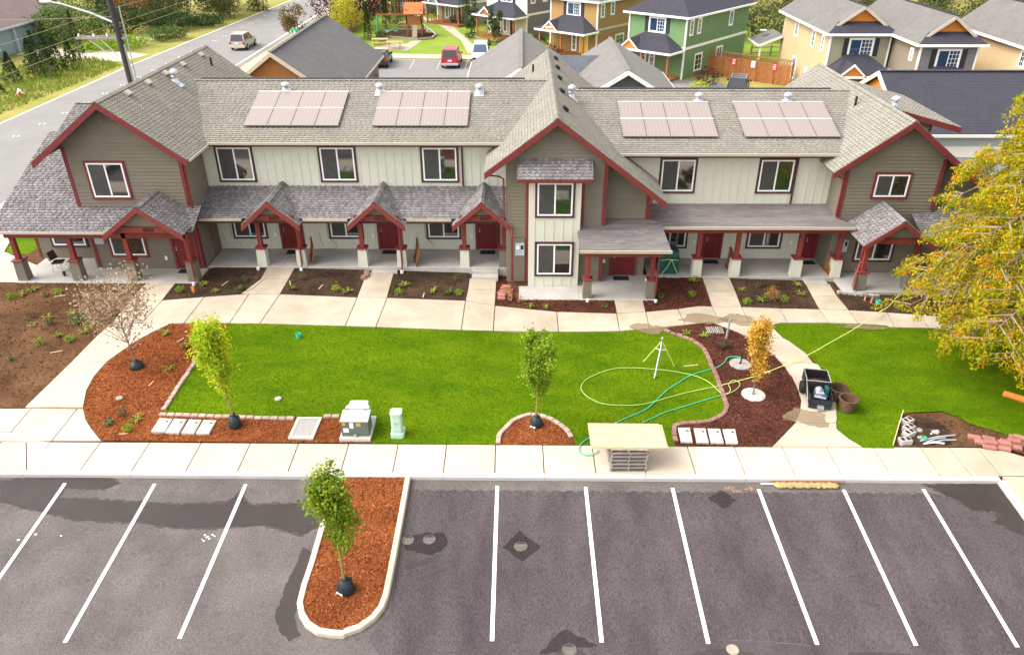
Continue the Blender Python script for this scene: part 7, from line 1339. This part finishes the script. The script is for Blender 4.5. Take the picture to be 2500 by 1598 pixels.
# cars
def car(label, loc, rz, m, L=4.7, w=1.85, h=1.72, rack=False, roofm=None, tail=True):
    t = thing('parked_car' if 'parked' in label else 'car', label, 'car', loc, rz, local=True); hw = w/2      # local y forward
    st = [(-L/2,.62,.62,.86,.70),(-L/2+.06,.32,.95,.92,.8),(-L/2+.5,.28,1.0,.96,.97),(-.3,.26,1.0,1.0,1.0),(L/2-1.5,.28,.98,.99,.97),(L/2-.9,.3,.94,.97,.9),(L/2-.15,.36,.82,.9,.75),(L/2,.55,.66,.8,.6)]
    mb = MB(); n = 8
    for y, zb0, zs, kw, kt in st:
        a = hw*kw; c = a*.96
        for x, z in ((-a*.9,zb0),(-a,zb0+.18),(-a,zs-.12),(-c*.95,zs),(c*.95,zs),(a,zs-.12),(a,zb0+.18),(a*.9,zb0)): mb.v.append((x,y,z))
    for i in range(len(st)-1):
        for j in range(n): k = (j+1) % n; mb.f.append((i*n+j,i*n+k,(i+1)*n+k,(i+1)*n+j))
    mb.f.append(tuple(range(n-1,-1,-1))); mb.f.append(tuple(range((len(st)-1)*n,len(st)*n))); obj('body', mb, m, t)
    yb, yf = -L/2+.12, L/2-1.25; rb, rf = -L/2+.42, L/2-2.15; a, c = hw*.93, hw*.76
    mb = MB(); mb.v = [(-a,yb,.98),(a,yb,.98),(a,yf,.96),(-a,yf,.96),(-c,rb,h),(c,rb,h),(c,rf,h),(-c,rf,h)]; mb.f = [(4,5,6,7),(0,1,5,4),(1,2,6,5),(2,3,7,6),(3,0,4,7)]; obj('cabin', mb, roofm or m, t)
    def quadw(nm, A, B, C_, D, m_='car_glass', pad=.1, push=(0,0,0)):
        P = [Vector(p) for p in (A,B,C_,D)]; cc = sum(P, Vector())/4; obj(nm, MB().poly([cc+(p-cc)*(1-pad)+Vector(push) for p in P]), m_, t)
    quadw('rear_window', (-a,yb,.98),(a,yb,.98),(c,rb,h),(-c,rb,h), pad=.14, push=(0,-.012,.004)); quadw('windscreen', (a,yf,.96),(-a,yf,.96),(-c,rf,h),(c,rf,h), 'glass_blue', pad=.12, push=(0,.012,.008))
    for sx in (-1,1):
        for f0, f1 in ((.03,.33),(.36,.62),(.65,.95)):
            lo = lambda f: (sx*a, yb+(yf-yb)*f, .98); hi = lambda f: (sx*c, rb+(rf-rb)*f, h); quadw('side_window', lo(f0), lo(f1), hi(f1), hi(f0), pad=.1, push=(sx*.012,0,.004))
        obj('mirror', MB().box(sx*hw-.02 if sx > 0 else -hw-.16, hw+.16 if sx > 0 else -hw+.02, yf-.35,yf-.22,.98,1.14), m, t)
        for y in (-L/2+.85, L/2-.9):
            wh = obj('wheel', MB().lathe([(.3,-.11),(.34,-.08),(.34,.08),(.3,.11)], (0,0,0), 18), 'rubber', t); wh.rotation_euler = (0,math.pi/2,0); wh.location = (sx*(hw-.1),y,.34); rim = obj('rim', MB().lathe([(.2,0),(.2,.018),(.06,.03),(0,.03)], (0,0,.11*sx), 14, cap=False), 'steel', wh)
        obj('tail_lamp', MB().box(sx*hw*.8-.1,sx*hw*.8+.1,-L/2+.0,-L/2+.06,.72,.96), 'lamp_red', t); obj('headlamp', MB().box(sx*hw*.66-.16,sx*hw*.66+.16,L/2-.1,L/2-.02,.62,.76), 'lamp_clear', t)
        if rack: obj('roof_rail', MB().beam((sx*c*.9,rb+.1,h+.05),(sx*c*.9,rf-.1,h+.05),.05,.06), 'steel', t)
    if rack:
        for k in range(3): y = rb+.3+(rf-rb-.6)*k/2; obj('roof_bar', MB().beam((-c*.9,y,h+.06),(c*.9,y,h+.06),.05,.04), 'steel', t)
    obj('bumper', MB().cbox(-hw*.92,hw*.92,-L/2-.06,-L/2+.12,.36,.58,.03), 'trim_tan' if 'olive' in label else ('meter_grey' if 'red' in label else m), t); obj('plate', MB().box(-.2,.2,-L/2-.015,-L/2+.03,.74,.88), 'meter_white', t)
    return t
car('olive grey sport utility car driving up the road', (-31.6,74.3,.32), -.01, 'car_olive', 4.6, 1.9, 1.75); car('red sport utility car parked in the courtyard, rear to the viewer', (-6.55,64.6,.33), .0, 'car_red', 4.8, 1.9, 1.8, True)
car('white car parked nose out beside the red one', (-3.6,66.6,.33), math.pi, 'car_white', 4.7, 1.9, 1.75, True); car('black car parked half hidden beside the left garage roof', (-13.95,64.6,.33), 0, 'car_black', 4.6, 1.85, 1.5)
car('dark red car with white roof rack parked by the brown fence', (20.3,51.6,.33), -.3, 'car_black', 4.6, 1.85, 1.7, True)
# play set, picnic tables, courtyard fence
t = thing('play_set', 'wooden play tower with orange roof, swing beam and slide', 'play set', (-12.6,82.5,.33)); z = .33
for x in (-13.4,-11.6):
    for y in (81.4,83.0): obj('post', MB().box(x-.08,x+.08,y-.08,y+.08,z,z+3.2), 'wood_stain', t)
obj('deck', MB().box(-13.5,-11.5,81.3,83.1,z+1.4,z+1.5), 'wood_stain', t); planes(t, [[(-13.7,81.0,z+2.7),(-11.3,81.0,z+2.7),(-11.3,82.2,z+3.9),(-13.7,82.2,z+3.9)],[(-13.7,83.4,z+2.7),(-13.7,82.2,z+3.9),(-11.3,82.2,z+3.9),(-11.3,83.4,z+2.7)]], 'play_roof', .05)
obj('wall_panel', MB().box(-13.45,-11.55,81.32,81.36,z+1.5,z+2.4), 'wood_stain', t); obj('swing_beam', MB().box(-17.3,-13.4,82.1,82.25,z+2.4,z+2.55), 'wood_stain', t)
for dy in (-.9,.9): obj('swing_leg', MB().beam((-17.2,82.2,z+2.5),(-17.2,82.2+dy,z),.1,.1), 'sign_green', t)
for x in (-16.2,-15.0):
    for dx in (-.2,.2): obj('swing_chain', MB().tube([(x+dx,82.2,z+2.4),(x+dx,82.2,z+.6)], .015, 4), 'steel', t)
    obj('swing_seat', MB().box(x-.25,x+.25,82.1,82.3,z+.55,z+.62), 'plastic_teal', t)
obj('ladder', MB().beam((-12.4,81.2,z+1.4),(-12.4,80.3,z),.6,.06), 'bark_pale', t); obj('slide', MB().beam((-11.5,82.2,z+1.4),(-9.9,82.2,z+.15),.5,.06), 'sticker_white', t)
obj('sandbox', MB().prism([(x,y,.31) for x, y in [(-16.8,81.3),(-15.8,86.2),(-11.4,86.2),(-11.3,84.2),(-10.0,83.2),(-10.2,79.8),(-11.8,79.0)]], (0,0,.12)), 'soil_dark', label='dark bark surface under the play set', cat='play area')
pts_ = [(-16.8,81.3),(-15.8,86.2),(-11.4,86.2),(-11.3,84.2),(-10.0,83.2),(-10.2,79.8),(-11.8,79.0)]
tf = thing('timber_border', 'pale timber border round the play area', 'border', (-13,82,.31))
for a, b in zip(pts_, pts_[1:]+pts_[:1]): obj('timber', MB().beam((*a,.42),(*b,.42),.22,.26), 'bark_pale', tf)
def picnic(x, y, a, label):
    t = thing('picnic_table', label, 'picnic table', (x,y,.336), a, group='picnic tables', local=True)
    for k in range(4): obj('top_plank', MB().box(-.95,.95,-.38+.19*k,-.21+.19*k,.72,.76), 'wood_fresh', t)
    for s in (-1,1): obj('bench', MB().box(-.95,.95,s*.78-.14,s*.78+.14,.43,.47), 'wood_fresh', t)
    for xx in (-.65,.65):
        for s in (-1,1): obj('leg', MB().beam((xx,s*.25,.72),(xx,s*.62,0),.05,.09), 'wood_stain', t)
picnic(-15.9,75.6,.1,'picnic table left of the other one on the pad'); picnic(-13.9,73.6,0,'picnic table nearest the courtyard parking'); picnic(-14.5,88.2,.4,'picnic table beyond the play set')
t = thing('garden_fence', 'pale wooden board fence behind the yellow shrub', 'fence', (-21.3,95,.3)); fa, fb_ = Vector((-22.0,80,.3)), Vector((-20.4,112,.3)); d = fb_-fa; L = d.length; d.normalize()
for k in range(int(L/.4)): p0 = fa+d*(k*.4+.2); obj('board', MB().beam(p0, p0+Zv*1.8, .37, .03, Vector((d.y,-d.x,0))), 'wood_fresh', t)
obj('rail', MB().beam(fa+Zv*1.85, fb_+Zv*1.85, .12, .08), 'wood_fresh', t)
# blue house top left
t = thing('bungalow', 'blue-grey bungalow with plum roof at the top left corner', 'house', (-62,70,.3)); obj('wall', MB().box(-74,-56.6,58,84,.2,3.2), 'side_blue', t); planes(t, [[(-56,57.5,3.2),(-56,84.5,3.2),(-65,84.5,6.6),(-65,57.5,6.6)],[(-74.5,57.5,3.2),(-65,57.5,6.6),(-65,84.5,6.6),(-74.5,84.5,3.2)]], 'roof_plum'); obj('gutter', MB().box(-56.05,-55.93,57.5,84.5,3.0,3.2), 'meter_grey', t)
fB = Fr((-56.6,0,0),(0,1,0),(1,0,0)); window(t, fB, 62.6, 64.6, 1.2, 2.6, 'vinyl_white', .1, screen=False, glass='glass_blue'); window(t, fB, 66.6, 68.4, 1.0, 2.5, 'vinyl_white', .1, screen=False, glass='glass_blue'); obj('post', MB().box(-56.3,-56.15,71.2,71.35,.3,3.2), 'meter_grey', t)
# hydrant, street sign, far road things
t = thing('fire_hydrant', 'red and white fire hydrant in the verge across the road', 'hydrant', (-43.9,49.9,.3)); obj('barrel', MB().lathe([(.18,0),(.18,.08),(.13,.1),(.13,.55)], (-43.9,49.9,.3), 12), 'sign_red', t); obj('bonnet', MB().lathe([(.17,.55),(.16,.68),(.08,.8),(.04,.86),(0,.86)], (-43.9,49.9,.3), 12, cap=False), 'meter_white', t); obj('outlet', MB().tube([(-44.15,49.9,.75),(-43.65,49.9,.75)], .07, 8), 'meter_white', t)
t = thing('street_sign', 'small green street name sign on a pale post', 'sign', (-24.9,72.2,.3)); obj('post', MB().tube([(-24.9,72.2,.3),(-24.9,72.2,2.5)], .08, 8), 'meter_white', t); obj('blade', MB().box(-25.4,-24.4,72.17,72.23,2.45,2.7), 'sign_green', t)
# background vegetation
def bush(x, y, r, h, label, m, n, leaf, name='shrub', cat='shrub', group=None, z=.3): return shrub(x, y, r, h, label, m, n, leaf, name, cat, z, group)
def conifer(x, y, r, h, label, m='leaf_dark', n=900, leaf=.22, group='conical evergreens by the road', name='conifer'):
    g = np.random.default_rng(int(abs(x*31+y*17))); t = thing(name, label, 'tree', (x,y,.3), group=group); obj('trunk', MB().tube([(x,y,.25),(x,y,.3+h*.9)], .08, 6, radii=[.06+h*.02,.02]), 'bark', t)
    u = g.random(n)**.7; a = g.uniform(0,6.283,n); rr = r*(1-u*.93)*(.55+.45*g.random(n)**.5)*(1+.18*np.sin(a*3+x)); C = np.stack([x+rr*np.cos(a), y+rr*np.sin(a), .35+h*u],1); V, F = leaves(C, leaf, hang=.2, g=g); fast_mesh('crown', V, F, m, t); return t
def tree(x, y, r, h, label, m, n=2600, leaf=.32, trunk=.3, group=None, bark='bark', squash=1.0):
    g = np.random.default_rng(int(abs(x*53+y*29))+1); R = random.Random(int(abs(x*7+y*3))); t = thing('tree', label, 'tree', (x,y,.3), group=group); mb = MB(); mb.tube([(x,y,.2),(x+.1,y,.3+h*trunk),(x,y+.1,.3+h*.8)], .1, 7, radii=[.05+h*.016,.03+h*.012,.03]); cl = []
    for i in range(13):
        a = R.uniform(0,6.283); f = R.uniform(trunk,.95); q = r*R.uniform(.3,.75)*(1.15-abs(f-.6)); p = Vector((x+q*math.cos(a), y+q*math.sin(a), .3+h*f)); mb.tube([(x,y,.3+h*max(.15,f-.3)), tuple(p)], .02, 5, radii=[.02+h*.005,.015]); cl.append((p, r*R.uniform(.32,.52)))
    obj('trunk', mb, bark, t); k = g.integers(0,len(cl),n); ctr = np.array([tuple(c[0]) for c in cl])[k]; rad = np.array([c[1] for c in cl])[k][:,None]; q = g.normal(size=(n,3)); q /= np.linalg.norm(q,axis=1)[:,None]; C = ctr+q*rad*g.random((n,1))**.4*np.array([1,1,squash]); V, F = leaves(C, leaf, g=g); fast_mesh('crown', V, F, m, t); return t
for i, (x, y, r, h) in enumerate(((-49.6,54.0,.9,2.6),(-48.2,56.2,1.0,2.8),(-47.0,58.4,1.0,3.0),(-45.6,58.2,1.1,2.9),(-46.6,61.4,1.1,3.2),(-45.2,61.6,1.0,3.0),(-48.6,60.6,1.1,3.4),(-49.8,63.4,1.0,3.6),(-46.4,65.6,.9,5.2),(-51.5,57.5,1.0,2.6),(-47.2,51.6,.9,2.2),(-50.6,66.5,.9,3.2))):
    conifer(x, y, r, h, 'small conical evergreen beside the road, %s along the row' % ordn[i], group='conical evergreens by the road')
bush(-53.5,77.5,4.4,4.6,'large rounded pale green hedge by the bungalow','leaf_hedge',5200,.3,'hedge'); bush(-50.0,83.5,3.4,4.0,'dark rounded shrub right of the large hedge','leaf_dark',2600,.3); bush(-57.2,66.0,.8,.9,'small white-tipped shrub at the bungalow wall','leaf_olive',300,.15)
tree(-47.2,92.0,5.2,8.5,'olive broad tree at the top left beyond the hedge','leaf_olive',5200,.34,.1); tree(-42.6,98.0,4.6,8.2,'grey-green tree beside the road at the top','leaf_olive',4600,.34,.1); tree(-55.5,94.0,4.8,8.0,'dark tree at the top left behind the bungalow','leaf_dark',4200,.34,.1); tree(-50.5,88.6,2.2,6.2,'tree with red autumn leaves behind the lamp','leaf_red',800,.3); tree(-62.5,92,4.5,7.5,'tree with reddish top left of the lamp arm','leaf_bronze',2400,.34); tree(-38.9,104.0,2.6,5.0,'olive tree nearest the road bend','leaf_olive',2400,.3,.1)
bush(-46.2,74.0,3.3,1.3,'low spreading juniper nearest the road','leaf_fresh',2600,.26); bush(-42.8,79.6,2.6,1.5,'low dark juniper second along the road','leaf_hedge',2000,.26); bush(-41.6,89.6,2.4,1.5,'low dark juniper beyond the second one','leaf_dark',1700,.26); bush(-49.5,71.8,1.6,.9,'small juniper at the gravel drive','leaf_fresh',800,.24)
tree(-52.0,101.0,5.0,8.5,'olive tree behind the hedge at the top edge','leaf_olive',4200,.36,.1); tree(-45.0,106.0,5.0,9.0,'dense dark tree at the top edge near the road','leaf_dark',4200,.36,.1); tree(-60.5,102.0,5.0,8.5,'dark tree at the top edge behind the bungalow roof','leaf_dark',3600,.36,.1); bush(-44.6,86.0,2.6,2.6,'dark shrub mass under the roadside trees','leaf_dark',2000,.28); bush(-47.8,88.0,2.6,3.0,'olive shrub mass under the roadside trees','leaf_olive',2000,.28)
flat('gravel_drive', [(-56,70),(-42.4,66),(-41.0,70),(-44,71.5),(-56,74)], .318, 'trim_tan', kind='structure'); flat('gravel_drive', [(-52,77),(-44.5,79),(-42.5,84),(-50,82)], .318, 'trim_tan', kind='structure')
tree(-25.3,75.0,1.9,4.6,'small bronze-leaved street tree beside the left garage','leaf_bronze',1500,.26,.35); tree(-22.2,88.0,5.2,7.6,'dark purple plum tree behind the left garage','leaf_plum',5600,.34); tree(-18.3,101,4.2,6.8,'dark purple plum tree farther behind','leaf_plum',2600,.34)
tree(-20.2,80.0,2.7,5.0,'bright yellow shrub tree beside the pale fence','leaf_yellow',2400,.27,.2)
for i, (x, y, h) in enumerate(((-18.0,79.6,4.3),(-17.0,87.5,5.0),(-17.2,98.0,5.6),(-18.0,109,5.5))): conifer(x, y, .62, h, 'narrow columnar cypress beside the pale fence, %s from the front' % ordn[i], 'leaf_dark', 900, .22, 'columnar cypresses', 'cypress')
for i, (x, y, r, h) in enumerate(((-16.5,80.4,.8,.9),(-16.2,78.4,.7,.8),(-15.0,90.2,1.4,1.5),(-16.6,92.5,1.2,1.3),(-14.8,94,1.0,1.2))): bush(x, y, r, h, 'rounded green shrub by the play area, %s from the front' % ordn[i], 'leaf_olive', 500, .18, group='shrubs by the play area')
for i, (x, y, h) in enumerate(((-2.2,77.6,3.9),(-5.7,84.3,4.6),(-9.4,94.4,4.8),(-12.6,107,4.4))): tree(x, y, 1.15, h, 'dense dark evergreen shrub tree before the path houses, %s from the front' % ordn[i], 'leaf_dark', 1300, .24, .12, 'evergreens before the path houses', squash=1.7)
for i, (x, y, r, h) in enumerate(((-1.8,74.8,.8,.8),(-3.2,75.6,.6,.7),(-5.5,80.4,.7,.8),(-8.2,91.6,.8,1.1),(-7.2,90.8,.8,1.1),(-11.5,98.4,.9,1.2),(-10.4,97.2,.8,1.1))): bush(x, y, r, h, 'clipped round shrub by the garden path, %s from the front' % ordn[i], 'leaf_dark', 380, .16, group='clipped shrubs by the path')
bush(-12.6,52.8,.7,1.3,'red-leaved shrub at the corner of the left garage','leaf_red',420,.16); bush(18.2,55.0,1.2,1.6,'dark purple shrub beside the green house','leaf_plum',650,.18); bush(17.2,53.2,.9,.8,'low yellow-green shrub beside the green house','leaf_lime',400,.16); bush(26.6,53.0,.5,1.6,'red shrub at the end of the brown fence','leaf_red',300,.16)
bush(1.6,73.5,.7,1.6,'leafy shrub at the cream house porch','leaf_lime',450,.18); bush(4.2,66.2,.9,1.8,'dark shrub under the ochre house porch','leaf_plum',450,.18); bush(3.0,70.8,.8,2.0,'dark green shrub beside the ochre house','leaf_dark',500,.2)
k = 0
for i in range(9):
    for j in range(3):
        x = 22+8.2*i+random.uniform(-2.2,2.2)+j*2.5; y = 88+11*j+random.uniform(-3,3); h = random.uniform(9,13.5)
        tree(x, y, random.uniform(4.2,5.6), h, '%s woodland tree, %s from the left in the %s row' % (['olive','dark','green'][(i+j) % 3], ordn[i], ['front','middle','back'][j]), ['leaf_olive','leaf_dark','leaf_hedge'][(i+j) % 3], 2300, .42, .12, 'woodland behind the houses')
for i in range(7): x = 24+6.5*i; bush(x, 80+random.uniform(-1.5,1.5), 3.4, 4.2, 'scrubby olive thicket at the wood edge, %s from the left' % ordn[i], 'leaf_olive', 1900, .34, 'thicket', 'shrub', 'thicket at the wood edge')
for i, x in enumerate((-26.0,-31.0)): bush(x, 19.5-3*i, .9, 1.8, ['orange-leaved shrub at the left picture edge by the side lawn','orange shrub beyond the side walk'][i], 'leaf_burnt', 420, .18)
grass('verge_grass', [[(-52,44),(-42.5,44),(-41.2,64),(-46,68),(-52,66)]], 26, 'grass_far', .35, .05, hf=lambda x, y: 0*x+.3, dz=0, label='tall yellowing verge grass across the road', cat='grass')
# thin stains let the surface below show through
for n_, a_ in (('damp',.55),('asphalt_wet',.8),('asphalt_damp',.5),('asphalt_patch',.5),('asphalt_pale',.4),('scuff',.45),('chalk',.7)): MATS[n_].node_tree.nodes['Principled BSDF'].inputs['Alpha'].default_value = a_
